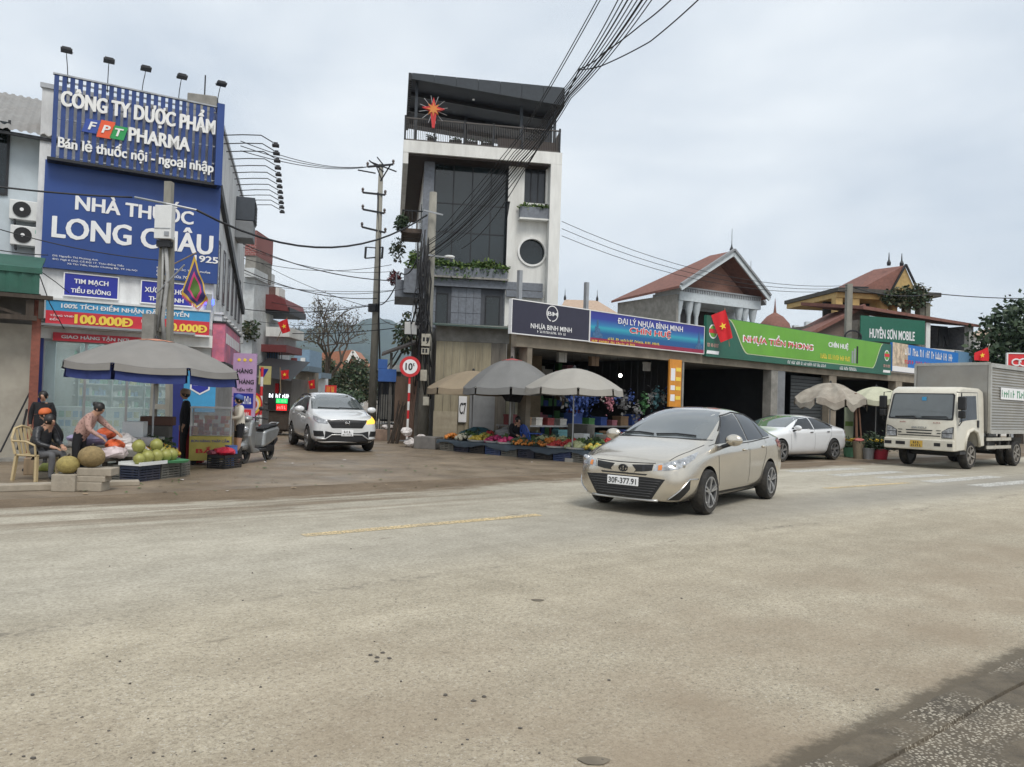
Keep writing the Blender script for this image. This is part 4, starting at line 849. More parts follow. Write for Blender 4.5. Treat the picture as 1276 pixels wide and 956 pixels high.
pts = [(k1 - sl * .6 + sl * 1.6 * i / 12, top - (top - bot) * sm(i / 12)) for i in range(13)] + [(k2 - sl * .9 + sl * 1.3 * i / 12, bot + (top - bot) * sm(i / 12)) for i in range(13)]
rim = MB(); rim.prism([(x + (.03 if False else 0), z - .03) if z < top - .01 else (x, z) for x, z in [(p[0] + (-.05 if i < 13 else .05), p[1]) for i, p in enumerate(pts)]], -.006, -.002, 'y'); rim.build('wave_edge', mat('pale_lime', (.55, .62, .38), .5), t)
mb = MB(); mb.prism(pts, -.012, -.0065, 'y'); mb.build('wave_panel', LGREEN, t)
tq('NHỰA TIỀN PHONG', (926, 412, 1013, 425, 1013, 438, 925, 431), mat('white_outline', (.8, .8, .8), .5), bold=.05, y=-.018, depth=.002); tq('NHỰA TIỀN PHONG', (927, 415, 1012, 428, 1012, 436, 926, 429), PRINTR, bold=.018, y=-.024)
tq('CHÍN HUỆ', (1032, 424, 1057, 428, 1056, 437, 1032, 434), PRINTW, bold=.04, y=-.018); tq('~6 3 6 4 5', (1022, 440, 1060, 445, 1058, 451, 1022, 446), PRINTY, bold=.005, y=-.018)
tq('~3 4 4 2 3 5 4 3 6', (981, 448, 1029, 455, 1029, 459, 981, 452), PRINTW, bold=.005); tq('~4 5 9', (1046, 456, 1067, 459, 1067, 463, 1046, 460), PRINTW, bold=.005)
for cx_ in (-w + .42, w - .5):
    mb = MB(); mb.lathe([(0, 0), (.27, 0), (.27, .004), (0, .004)], 24, (cx_, -.008, h * .62), axis='y'); mb.build('round_logo', PRINTW, t); mb = MB(); mb.lathe([(0, 0), (.22, 0), (.22, .003), (0, .003)], 24, (cx_, -.012, h * .62), axis='y'); mb.build('round_logo', LGREEN, t)
    box1('logo_band', (cx_ - .26, cx_ + .26, -.018, -.0125, h * .58, h * .68), PRINTR, t); text('~4 3 6', cx_ - .35, cx_ + .35, h * .24, h * .33, mat('pink_print', (.7, .4, .35), .5), t, shear=.2, bold=.03)
    mb = MB(); mb.add([(cx_ - .4, -.01, h * .07), (cx_ + .36, -.01, h * .07), (cx_ + .4, -.01, h * .15), (cx_ - .36, -.01, h * .15)], [(0, 1, 2, 3)]); mb.build('white_strip', PRINTW, t)
for k, (x, m_) in enumerate(((.73, GALV), (.745, STEEL), (.76, BLACK))): box1('pipe_print', (-w + 2 * w * x, -w + 2 * w * (x + .011), -.016, -.0125, h * .25, h * (.62 + .08 * k)), m_, t)
# posts holding the signs
for u, v0, lb_ in ((648, 337, 'grey steel post above the navy sign, left of the other'), (731, 352, 'grey steel post above the joint of the navy and blue signs')):
    a = RW.px(u, v0, .0); mb = MB(); mb.b(a[0] - .06, a[0] + .06, -.06, .06, 3.63, a[1]); o = mb.build('sign_post', GALV); tag(o, lb_, 'post', 'sign posts'); o.location = (RW.x, RW.y, 0); o.rotation_euler = (0, 0, RW.a)
# ---- goods in the open shops (plastic ware, boxes, hanging things) : one object each
GC = [mat('goods_' + n, c, .55, var=.2, scale=5) for n, c in (('red', (.20, .035, .035)), ('blue', (.025, .055, .20)), ('cardboard', (.20, .13, .075)), ('white', (.42, .41, .38)), ('teal', (.05, .14, .16)), ('green', (.05, .15, .05)), ('pink', (.34, .13, .16)), ('grey', (.13, .13, .13)))]
def goods_box(F, lx, ly, z, sx, sy, sz, mi, label, name='goods_box', group=None, cat='box'):
    mb = MB(); mb.b(-sx / 2, sx / 2, -sy / 2, sy / 2, 0, sz); mb.b(-sx / 2 - .01, sx / 2 + .01, -sy / 2 - .01, sy / 2 + .01, sz - .05, sz + .012)
    o = mb.build(name, GC[mi]); o.location = F.w(lx, ly, z); o.rotation_euler = (0, 0, F.a + RU(-.2, .2)); return tag(o, label, cat, group)
xa, xb = RW.px(700, 500)[0], RW.px(830, 500)[0]
tb = fthing('shop_table', 'long low table of goods in the open plastic ware shop', 'table', RW, .9, .9, 0)
box1('tabletop', (0, 6.6, 0, .9, .78, .83), STEEL, tb)
for x in (.05, 3.2, 6.45):
    for y in (.05, .8): box1('leg', (x, x + .06, y, y + .06, .0, .78), STEEL, tb)
spots = [(1.2, 0, .4), (1.7, 2, .3), (2.15, 3, .3), (2.7, 0, .28), (3.3, 3, .25), (3.9, 1, .5), (4.6, 5, .3), (5.2, 1, .35), (5.8, 6, .22), (6.3, 2, .4), (6.9, 1, .5), (7.2, 0, .3)]
cn = 'red blue cardboard white teal green pink grey'.split()
for i, (x, mi, s_) in enumerate(spots): goods_box(RW, x, 1.35, .83, s_, .4, s_ * .8, mi, 'goods box number %s along the shop table, %s' % (WORDS[i], cn[mi]) if False else '%s goods box, %s from the left along the shop table' % (cn[mi], WORDS[i]), group='goods on the shop table')
rack = fthing('shop_rack', 'dark wall rack of stacked goods deep inside the plastic ware shop', 'rack', RW, 4.6, 4.5, .1)
mb = MB(); [mb.b(0, 3.9, 0, .6, .1 + k * .6, .14 + k * .6) for k in range(5)]; [mb.b(x, x + .05, .0, .6, 0, 3.0) for x in (0, 1.3, 2.6, 3.85)]; mb.build('frame', DARK, rack)
mb = MB()
for k in range(5):
    x = .1
    while x < 3.5: w_ = RU(.12, .45); mb.b(x, x + w_ * .9, .05, .5, .14 + k * .6, .14 + k * .6 + RU(.15, .5), random.randrange(8)); x += w_
o = mb.build('rack_goods', GC, rack); o['kind'] = 'stuff'
for i in range(16):      # hanging plastic bundles in the doorway
    lx = 2.6 + i * .36; z = RU(1.35, 2.0); mi = random.choice((1, 4, 3, 5, 7, 6, 1)); s_ = RU(.1, .2)
    hb = fthing('hanging_bundle', '%s plastic ware bundle hanging in the shop doorway, %s from the left' % (cn[mi], (WORDS + ['thirteenth', 'fourteenth', 'fifteenth', 'rightmost'])[i].replace('nearest', 'first').replace('farthest', 'twelfth')), 'goods', RW, lx, .5, z, 'hanging plastic ware')
    mb = MB()
    for k in range(60): mb.leaf((RG(0, s_ * .6), RG(0, s_ * .5), RG(0, s_ * 1.1)), s_ * RU(.5, 1.1), 0, .8, .7)
    mb.ball((0, 0, 0), s_ * .4, (1, .8, 2.0), 7, 5, jit=.3)
    mb.build('ware', GC[mi], hb); mb = MB(); mb.tube([(0, 0, s_), (0, 0, 3.2 - z)], .005, 4); mb.build('string', CABLE, hb)
bulb_at = RW.px(773, 468, 1.2); t = fthing('shop_bulb', 'bright round bulb hanging inside the plastic ware shop', 'lamp', RW, bulb_at[0], 1.2, bulb_at[1]); mb = MB(); mb.ball((0, 0, 0), .06); mb.build('bulb', mat('bulb_white', (1, .97, .9), .5, emit=14, var=0), t); mb = MB(); mb.tube([(0, 0, .06), (0, 0, 3.25 - bulb_at[1])], .006, 4); mb.build('cord', CABLE, t)
for i, (u, v, s_) in enumerate(((740, 445, .35), (806, 452, .3), (700, 440, .3))): lx, lz = RW.px(u, v, .7); t = goods_box(RW, lx, .7, lz - .3, s_, .15, .3, 3 if i else 2, ['tan hanging carton under the blue sign', 'pale hanging carton at the right of the shop', 'pale hanging carton at the left of the shop'][i], 'hanging_carton')
for i in range(9):       # second shop: stacked cartons and buckets
    lx = RW.px(862, 500, 1.0)[0] + (i % 3) * .62; goods_box(RW, lx, 1.2 + .1 * (i % 2), .1 + (i // 3) * .5, .55, .5, .48, (2, 0, 7)[i % 3] if i > 2 else 0, '%s carton in the stack of the middle shop, %s row %s column' % (cn[(2, 0, 7)[i % 3] if i > 2 else 0], ('bottom', 'middle', 'top')[i // 3], ('left', 'centre', 'right')[i % 3]), group='stacked cartons')
for i, (u, mi) in enumerate(((908, 3), (924, 3), (940, 5), (953, 5), (1010, 7))):
    lx = RW.px(u, 520, .9)[0]; t = fthing('plastic_drum', '%s plastic drum in the middle shop, %s from the left' % (cn[mi], WORDS[i].replace('nearest', 'first')), 'drum', RW, lx, .9, .1, 'plastic drums'); mb = MB(); mb.lathe([(0, 0), (.2, 0), (.24, .5), (.23, .8), (.25, .82), (.25, .9), (.0, .9)], 14); mb.build('barrel', GC[mi], t, smooth='auto')
# ================================================================ poles
def cable(pts, r=.012, sag=0.0, n=14, name='cable', parent=None, m=None):
    out = []
    for i in range(len(pts) - 1):
        a, c = Vector(pts[i]), Vector(pts[i + 1]); s_ = sag[i] if isinstance(sag, (list, tuple)) else sag
        for k in range(n + (i == len(pts) - 2)):
            t = k / n; p = a.lerp(c, t); p.z -= s_ * 4 * t * (1 - t); out.append(p)
    mb = MB(); mb.tube(out, r, 5); return mb.build(name, m or CABLE, parent, smooth=True)
# pole A: concrete H pole with a box in front of the pharmacy
PAY = 18.3
pb_ = at(200, 540, PAY); pb_.z = 0; ptop = at(211, 227, PAY)
pa = thing('utility_pole', 'square concrete pole with a grey metal box in front of the blue billboard', 'utility pole', pb_)
H = ptop.z; dx = ptop.x - pb_.x
mb = MB()
for s_ in (-1, 1): mb.bar((s_ * .21, 0, 0), (s_ * .09 + dx * .8, 0, H * .80), .10, .18, up=(0, 1, 0))
mb.bar((dx * .8, 0, H * .8), (dx, 0, H), .17, .17, up=(0, 1, 0)); mb.build('shaft', CONCP, pa)
for k in range(9): z = .5 + k * .62; w = .21 - .12 * z / (H * .8); box1('rung', (-w + dx * z / H, w + dx * z / H, -.08, .08, z, z + .12), CONCP, pa)
p = at(210, 300, PAY); mb = MB(); x = p.x - pb_.x; mb.b(x - .2, x + .2, -.34, -.12, p.z - .02, p.z + .78); bx = mb.build('metal_box', PLASTW, pa, bevel=.015); mb = MB(); mb.b(x - .19, x + .19, -.352, -.342, p.z + .22, p.z + .235); mb.b(x + .05, x + .16, -.36, -.342, p.z + .05, p.z + .15); mb.build('box_seam', GALV, bx)
box1('bracket', (x - .16, x + .16, -.28, -.1, p.z - .2, p.z - .05), DARK, pa)
mb = MB(); mb.tube([(x + .02, -.16, p.z - .2), (x + .1, -.18, p.z - .9), (x + .02, -.17, p.z - 1.9), (x + .08, -.16, p.z - 2.5)], .045, 7); mb.tube([(x - .05, -.16, p.z - .1), (x - .02, -.18, p.z - 1.2), (x - .1, -.17, p.z - 2.2)], .025, 6); mb.build('conduit', mat('pale_conduit', (.33, .33, .32), .6, var=.2), pa, smooth=True)
q_ = at(196, 365, PAY - .2); r_ = at(230, 330, PAY - .2); mb = MB(); mb.tube([q_ - pb_, r_ - pb_], .02); mb.build('stay', GALV, pa)
q_ = at(192, 398, PAY); mb = MB(); xx_ = q_.x - pb_.x; mb.b(xx_ - .14, xx_ + .14, -.3, -.13, q_.z - .62, q_.z + .1); mb.build('meter_box', CONC, pa)
for u in (168, 245): q_ = at(u, 246 if u < 200 else 262, PAY); mb = MB(); mb.tube([ptop - pb_ + Vector((0, -.1, -.55)), q_ - pb_], .028, 6); mb.build('cable_clamp', GALV, pa)
# festival flag on pole A
fa = at(238, 322, PAY - .3)
ff = thing('festival_flag', 'multicoloured square festival flag hanging from the concrete pole', 'flag', fa)
FB = at(240, 386, PAY - .3) - fa
def flagmesh(c, mi_fn, n=14, wob=.05):     # bilinear cloth between four corners
    mb = MB(); g = []
    for i in range(n + 1):
        for j in range(n + 1):
            a = c[0].lerp(c[1], i / n); b_ = c[3].lerp(c[2], i / n); p = a.lerp(b_, j / n); p.y += wob * math.sin(i * .9 + j * .35) * (.3 + i / n); g.append(p)
    for i in range(n):
        for j in range(n): mb.add([g[i * (n + 1) + j], g[(i + 1) * (n + 1) + j], g[(i + 1) * (n + 1) + j + 1], g[i * (n + 1) + j + 1]], [(0, 1, 2, 3)], mi_fn((i + .5) / n, (j + .5) / n))
    return mb
FC = [mat('fest_' + n, c, .8, var=.1) for n, c in (('green', (.08, .16, .03)), ('pink', (.55, .05, .18)), ('navy', (.05, .04, .16)), ('gold', (.55, .36, .05)), ('red', (.6, .10, .05)))]
cs = [at(u, v, PAY - .3) - fa for u, v in ((242, 318), (259, 372), (246, 384), (226, 366))]
def fest(a, b_):
    d = min(a, b_, 1 - a, 1 - b_) * 2
    return 3 if d < .16 else 2 if d < .36 else 1 if d < .56 else 0
flagmesh(cs, fest).build('cloth', FC, ff, merge=True, smooth=True)
mb = MB(); e1 = [cs[1], cs[2], cs[3]]
for (a, c) in ((cs[1], cs[2]), (cs[2], cs[3])):
    for k in range(9): p = a.lerp(c, k / 9); r2 = a.lerp(c, (k + 1) / 9); mb.add([p, r2, (p + r2) / 2 + Vector((.02, 0, -.1))], [(0, 1, 2)])
mb.build('fringe', FC[4], ff)
mb = MB(); mb.tube([cs[0] + Vector((-.5, .1, -.2)), cs[0] + Vector((.05, 0, .06))], .015); mb.build('flag_staff', WOOD, ff)
# pole B: tall round pole up the side street
PBY = 40.0; b0 = at(463, 532, PBY); b0.z = 0; b1 = at(475, 205, PBY)
pB = thing('utility_pole', 'tall round concrete pole with crossarms up the side street', 'utility pole', b0); H = b1.z; dx = b1.x - b0.x
mb = MB(); mb.tube([(0, 0, 0), (dx * .5, 0, H * .5), (dx, 0, H)], [.23, .18, .12], 12); mb.build('shaft', CONCP, pB, smooth=True)
def bl_(u, v): return at(u, v, PBY - .1) - b0
for k, (ua, va, ub, vb) in enumerate(((458, 208, 490, 205), (452, 240, 480, 243), (452, 261, 479, 266), (451, 283, 480, 290))):
    mb = MB(); mb.bar(bl_(ua, va), bl_(ub, vb), .09, .09); arm = mb.build('crossarm', DARK, pB)
    mb = MB()
    for q_ in (bl_(ua, va), bl_(ub, vb)): mb.lathe([(0, 0), (.07, .02), (.05, .1), (.08, .16), (.05, .25), (0, .26)], 8, q_)
    mb.build('insulator', mat('brown_insulator', (.06, .04, .035), .3), arm)
mb = MB()
for (ua, va, ub, vb) in ((446, 212, 468, 216), (460, 200, 478, 214), (468, 205, 476, 225), (487, 205, 474, 226), (462, 202, 494, 214), (470, 196, 478, 206)): mb.bar(bl_(ua, va), bl_(ub, vb), .06, .06)
mb.build('top_brace', DARK, pB)
for s_ in (456, 477): mb = MB(); mb.bar(bl_(s_, 308), bl_(s_ - 1, 322), .1, .1); mb.bar(bl_(s_ - 1, 322), bl_(467, 321), .06, .06); mb.bar(bl_(s_, 308), bl_(467, 309), .05, .05); mb.build('fuse_switch', DARK, pB)
mb = MB(); mb.lathe([(.24, -.2), (.27, -.2), (.27, .2), (.24, .2)], 12, bl_(465, 384)); mb.tube([bl_(471, 240), bl_(473, 330), bl_(472, 400), bl_(474, 470), bl_(470, 525)], .05, 6); mb.build('down_cable', DARK, pB)
# pole C: at the corner of the shed, wrapped in cables and meter boxes
PCY = 26.4; c0 = at(526, 553, PCY); c0.z = 0; c1 = at(540, 240, PCY)
pC = thing('utility_pole', 'grey corner pole by the plank shed wrapped in cable loops and meter boxes', 'utility pole', c0); H = c1.z; dx = c1.x - c0.x
mb = MB(); mb.tube([(0, 0, 0), (dx * .5, 0, H * .5), (dx, 0, H)], [.20, .175, .13], 12); mb.build('shaft', CONCP, pC, smooth=True)
def cl_(u, v, d=-.3): return at(u, v, PCY + d) - c0
for k, (u, v, w, h) in enumerate(((531, 424, .3, .42), (530, 438, .26, .22), (528, 468, .22, .38), (531, 500, .2, .3))):
    p = cl_(u, v); mb = MB(); mb.b(p.x - w / 2, p.x + w / 2, p.y - .1, p.y + .1, p.z - h / 2, p.z + h / 2); bx = mb.build('meter_box', mat('meter_cream', (.42, .40, .33), .6, var=.15, dirt=.4), pC, bevel=.012)
    if k < 2: mb = MB(); [mb.b(p.x - w * .35 + q_ * w * .4, p.x - w * .1 + q_ * w * .4, p.y - .106, p.y - .101, p.z - .05, p.z + .09) for q_ in (0, 1)]; mb.build('meter_window', DARK, bx)
rng = random.Random(3)
for k in range(26):
    u0, v0 = rng.uniform(520, 537), rng.uniform(285, 330); u1, v1 = rng.uniform(515, 540), rng.uniform(400, 500)
    pts = [cl_(u0, v0, -.25), cl_((u0 + u1) / 2 + rng.uniform(-8, 4), (v0 + v1) / 2, rng.uniform(-.45, -.2)), cl_(u1, v1, -.25)]
    mb = MB(); mb.tube([pts[0], pts[0].lerp(pts[1], .5) + Vector((rng.uniform(-.08, .08), 0, 0)), pts[1], pts[1].lerp(pts[2], .5) + Vector((rng.uniform(-.08, .08), 0, 0)), pts[2]], rng.choice((.012, .018, .025)), 5); mb.build('cable', CABLE, pC, smooth=True)
for k in range(4):
    c_ = cl_(521 + 3 * k, 372 + 14 * k, -.35); r0 = .22 + .05 * (k % 2); mb = MB(); mb.tube([(c_.x + r0 * .6 * math.cos(t), c_.y + .05 * math.sin(2 * t), c_.z + r0 * 1.6 * math.sin(t)) for t in [k2 * math.pi / 10 for k2 in range(21)]], .022, 5); mb.build('cable_coil', CABLE, pC, smooth=True)
mb = MB(); mb.bar(cl_(528, 262), cl_(552, 268), .05, .05); mb.bar(cl_(534, 318), cl_(566, 322), .05, .05); mb.build('bracket', GALV, pC); mb = MB(); p = cl_(560, 320); mb.ball(p, .12, (1.6, .6, .5), 8, 5); mb.build('street_lamp_head', PLASTW, pC)
# pole D behind the green sign
PDY = 42.0; d0 = at(1055, 470, PDY); d0.z = 0; d1 = at(1058, 354, PDY)
pD = thing('utility_pole', 'square grey concrete pole behind the green sign', 'utility pole', d0); mb = MB(); mb.bar((0, 0, 0), (d1.x - d0.x, 0, d1.z), .3, .3, up=(0, 1, 0)); mb.build('shaft', CONCP, pD)
mb = MB(); q_ = at(1064, 358, PDY) - d0; mb.bar(q_ + Vector((-.3, 0, 0)), q_ + Vector((.8, 0, 0)), .08, .08); mb.build('crossarm', DARK, pD)
mb = MB(); cc = at(1063, 420, PDY - .3) - d0; mb.tube([(cc.x + .45 * math.cos(t), cc.y, cc.z + .35 * math.sin(t)) for t in [k2 * math.pi / 10 for k2 in range(21)]], .05, 5); mb.build('cable_coil', CABLE, pD)
# weight limit sign
S0 = at(507, 545, 25.6); S0.z = 0; SCn = at(511, 457, 25.6)
ws = thing('weight_limit_sign', 'round red-rimmed road sign reading 10t on a red and white post', 'road sign', S0, R(6))
cxz = (SCn.x - S0.x, SCn.z); 
for k in range(9):
    za, zb = k * cxz[1] / 9, (k + 1) * cxz[1] / 9; mb = MB(); mb.tube([(cxz[0] * za / cxz[1], .05, za), (cxz[0] * zb / cxz[1], .05, zb)], .04, 8); mb.build('post_band', (PRINTR if k % 2 else WHITE), ws)
mb = MB(); mb.lathe([(0, 0), (.35, 0), (.35, .012), (0, .012)], 28, (cxz[0], -.01, cxz[1]), axis='y'); pan = mb.build('disc', mat('sign_red', (.55, .025, .03), .45), ws)
mb = MB(); mb.lathe([(0, 0), (.245, 0), (.245, .003), (0, .003)], 28, (cxz[0], -.015, cxz[1]), axis='y'); mb.build('face', PRINTW, pan)
text('10', cxz[0] - .15, cxz[0] + .08, cxz[1] - .12, cxz[1] + .12, BLACK, ws, y=-.02, depth=.003, bold=.03); text('t', cxz[0] + .095, cxz[0] + .145, cxz[1] + .02, cxz[1] + .13, BLACK, ws, y=-.02, depth=.003, bold=.03)

# ================================================================ cables
A_ = lambda u, v, Y: at(u, v, Y)
def bundle(label, strands, cat='cable', name='power_cable'):
    t = thing(name, label, cat, strands[0][0][0])
    for pts, r, sg in strands: cable([Vector(p) - t.location for p in pts], r, sg, parent=t)
    return t
far = lambda u, v, Y: at(u, v, Y)
st_ = []
for k in range(8):
    st_.append(([far(534 + rng.uniform(-2, 5), 300 + k * 3, PCY - .2), far(640 + k * 2, 190 + k * 2, 20.5), far(703 + k * 1.2, 110 + k * 1.8, 17), far(770 + k * 6, 0, 13), far(900 + k * 14, -190, 9)], rng.choice((.011, .015, .021)), [.25, .1, .1, .1]))
bundle('thick black cable bundle sweeping from the corner pole up over the road', st_)
st_ = [([far(545 + 4 * k, 290 + 6 * k, PCY), far(650, 165 + 4 * k, 22), far(744 + k * 4, 0, 16), far(790, -60, 14)], .012, .05) for k in range(2)]
bundle('pair of thin cables left of the thick bundle at the top of the picture', st_)
st_ = [([far(570, 300, 26), far(660, 200, 21), far(722, 86, 17), far(752, 66, 16), far(800, 30, 15), far(838, -2, 14), far(880, -50, 13)], .014, [.2, .1, .05, .02, .02, .02]), ([far(575, 310, 26), far(650, 218, 21), far(722, 87, 17), far(750, 82, 16.6), far(810, 52, 15.4), far(872, -2, 14), far(920, -60, 13)], .014, [.3, .1, .02, .02, .02, .02])]
bundle('two loose cables curling off the bundle to the right', st_)
bundle('thick black cable hanging across the side street between two poles', [([at(-40, 228, 16.5), at(165, 246, PAY)], .022, .05), ([at(245, 262, PAY), at(532, 268, PCY)], .03, 1.02), ([at(0, 286, 17), at(205, 325, PAY)], .012, .1), ([at(0, 312, 17.5), at(60, 318, 18)], .012, .02)])
st_ = [([at(300, 176 + 6 * k, 24), at(452 + 4 * k, 208, PBY)], .015, .3) for k in range(3)]
bundle('thin pale wires from the pharmacy roof to the tall street pole', st_)
st_ = []
for k, (va, vb, ue) in enumerate(((304, 350, 490), (308, 338, 492), (322, 330, 488), (336, 372, 470), (340, 360, 505), (352, 362, 490), (385, 380, 468), (398, 402, 486), (315, 385, 468), (412, 408, 500), (365, 372, 500))):
    st_.append(([at(303, va, 30 + k), at(ue, vb, 36 if k % 2 else 30)], .012 if k % 3 else .02, rng.uniform(.2, .6)))
bundle('web of thin service wires strung across the side street', st_)
st_ = [([at(700, 276 + 9 * k, 34), at(1058, 356 + 3 * k, PDY)], .014, .9) for k in range(3)]
bundle('thin wires running right from the tower to the pole behind the green sign', st_)
bundle('black wire from the rear pole to the dark tree at the right', [([at(1062, 358, PDY), at(1165, 366, 46), at(1300, 372, 50)], .03, [.3, .1])])
bundle('black wire along the pharmacy wall and the shack', [([at(0, 372, 17), at(22, 330, 17.2), at(36, 328, 17.2), at(50, 345, 17.4), at(62, 378, 17.6), at(80, 410, 17.8)], .012, 0), ([at(36, 328, 17.2), at(70, 352, 18), at(86, 365, 18.6)], .01, 0)])
bundle('dark cables strung from the street pole to the balconies of the tower', [([at(474, 380, PBY), at(500, 340, 32), at(522, 318, 27)], .03, .3), ([at(470, 462, PBY), at(500, 440, 33), at(525, 380, 27)], .05, .4), ([at(472, 395, PBY), at(525, 400, 27)], .02, .3), ([at(470, 470, PBY - 1), at(505, 420, 30), at(522, 370, 26.5)], .03, .2)])
# ================================================================ background houses behind the row
WH = Frame(9.47, 44, 30)
GW = mat('pale_blue_white_render', (.55, .60, .62), .8, var=.1, dirt=.3, dcol=(.3, .3, .3)); TRIM = mat('grey_trim', (.25, .26, .27), .7)
wh = fthing('gabled_house', 'white house with brick gable, carved fascia and red tiled roof', 'house', WH)
box1('side_wall', (-.05, .12, .1, 5.6, 0, 8.1), CONC, wh)
box1('front_wall', (.12, 6.8, 2.2, 2.4, 0, 8.3), GW, wh)
box1('fascia', (.12, 6.8, .0, 2.19, 7.75, 8.45), GW, wh)
mb = MB(); [mb.b(.12 + k * .19, .22 + k * .19, -.06, -.003, 8.28, 8.46) for k in range(35)]; mb.b(.05, 6.85, -.08, -.003, 8.47, 8.56); mb.build('carved_trim', TRIM, wh)
for x in (.3, 1.1, 1.7, 5.2, 5.7, 6.4): mb = MB(); mb.lathe([(.2, 0), (.2, .3), (.13, .4), (.12, 6.9), (.2, 7.2), (.28, 7.74)], 10, (x, .3, 0)); mb.build('column', GW, wh, smooth='auto')
mb = MB(); mb.b(2.0, 5.0, 2.15, 2.195, 6.0, 7.6); wn = mb.build('window', mat('brown_window', (.03, .02, .018), .3), wh); mb = MB(); [mb.b(x, x + .05, 2.1, 2.149, 6.0, 7.6) for x in (2, 2.75, 3.5, 4.25, 4.95)]; mb.build('frame', WOODD, wn)
BRK = brickmat('red_brick', (.24, .085, .05), (.19, .065, .04), (.28, .24, .2), 4, .5, .18)
mb = MB(); mb.prism([(.7, 8.56), (6.0, 8.56), (3.6, 10.35)], .5, .7, 'y'); mb.build('gable_wall', BRK, wh)
for s_, (xa, za, xb, zb) in enumerate(((-.35, 8.35, 3.75, 10.85), (6.95, 8.4, 3.75, 10.85))):
    r1, r2 = (1.4, 5.9); mb = MB(); mb.add([(xa, -.5, za), (xb, -.5, zb), (xb, r1, zb), (xa, r2, za - .25), (xa, -.5, za + .14), (xb, -.5, zb + .14), (xb, r1, zb + .14), (xa, r2, za - .11)], [(0, 3, 2, 1), (4, 5, 6, 7), (0, 1, 5, 4), (1, 2, 6, 5), (2, 3, 7, 6), (3, 0, 4, 7)]); rf = mb.build('roof_slope', REDTILE, wh)
    mb = MB(); mb.bar((xa, -.56, za - .02), (xb, -.56, zb - .02), .1, .28); mb.build('barge_board', GW, rf); mb = MB(); mb.bar((xa, -.6, za + .2), (xb, -.6, zb + .2), .2, .12); mb.build('verge', TRIM, rf)
mb = MB(); mb.lathe([(.1, 0), (.12, .15), (.05, .3), (.02, .5), (.01, 1.4)], 8, (3.75, -.4, 10.95)); mb.build('finial', DARK, wh)
wg = WH.w(7.0, 1.5); g2 = thing('gable_wing', 'small grey-white gabled wing right of the brick-gabled house', 'house', wg, WH.a)
box1('wall', (-.3, 1.0, .8, 3, 0, 8.6), GW, g2)
for s_ in (-1, 1): mb = MB(); mb.bar((.35 + s_ * 1.35, 0, 8.5), (.35, 0, 9.75), 2.4, .14, up=(0, 1, 0)) if False else mb.add([(.35 + s_ * 1.4, -.2, 8.35), (.35, -.2, 9.7), (.35, 2.5, 9.7), (.35 + s_ * 1.4, 2.5, 8.35), (.35 + s_ * 1.4, -.2, 8.6), (.35, -.2, 9.95), (.35, 2.5, 9.95), (.35 + s_ * 1.4, 2.5, 8.6)], [(0, 3, 2, 1), (4, 5, 6, 7), (0, 1, 5, 4), (1, 2, 6, 5), (2, 3, 7, 6), (3, 0, 4, 7)]); mb.build('roof_slope', TRIM, g2)
mb = MB(); mb.lathe([(.1, 0), (.1, .15), (.02, .4), (.01, 1.2)], 8, (.35, -.1, 9.9)); mb.build('finial', DARK, g2)
def hip(label, name, m, ridge, eave, Y, dep=7, wall=WALLW, cat='house', fin=True):      # ridge/eave: pixel spans at depth Y
    a, c = at(*ridge[0], Y + dep / 2), at(*ridge[1], Y + dep / 2); e0, e1 = at(*eave[0], Y), at(*eave[1], Y); t = thing(name, label, cat, (e0.x, Y, 0)); o = Vector((e0.x, Y, 0))
    a, c, e0, e1 = a - o, c - o, e0 - o, e1 - o; zc = (a.z + c.z) / 2; ze = (e0.z + e1.z) / 2; f0, f1 = Vector((e0.x, dep, ze)), Vector((e1.x, dep, ze)); e0 = Vector((e0.x, 0, ze)); e1 = Vector((e1.x, 0, ze)); a = Vector((a.x, dep / 2, zc)); c = Vector((c.x, dep / 2, zc))
    mb = MB(); mb.add([e0, e1, f1, f0, a, c], [(0, 1, 5, 4), (1, 2, 5), (2, 3, 4, 5), (3, 0, 4), (3, 2, 1, 0)]); mb.build('roof', m, t)
    box1('wall', (e0.x + .3, e1.x - .3, .4, dep - .4, 0, ze - .003), wall, t)
    if fin:
        for p in (a, c): mb = MB(); mb.lathe([(.1, -.05), (.1, .2), (.03, .4), (.01, .9)], 8, p); mb.build('finial', DARK, t)
    return t
hip('cream tiled hip roof peeping over the navy sign', 'hip_roof_house', mat('cream_tile', (.42, .31, .23), .8, var=.15), ((704, 371), (744, 377)), ((690, 400), (790, 402)), 60)
hip('dark grey slate roof between the gabled house and the yellow villa', 'slate_roof_house', mat('slate_tile', (.11, .12, .125), .7, var=.2), ((1028, 393), (1060, 396)), ((985, 425), (1090, 428)), 58)
t = thing('dome_tower', 'small red dome with white pinnacles behind the gabled house', 'building', at(965, 415, 75)); mb = MB(); mb.lathe([(1.5, -6), (1.5, .2)], 12); mb.build('wall', GW, t); mb = MB(); mb.lathe([(1.6, .2), (1.4, .9), (.8, 1.6), (.15, 2.0), (.08, 2.6), (.02, 3.4)], 14); mb.build('dome', REDTILE, t, smooth='auto'); mb = MB(); mb.b(1.8, 2.3, -.3, .3, -6, .8); mb.b(3.0, 3.5, -.3, .3, -6, 1.2); mb.build('pinnacle', GW, t)
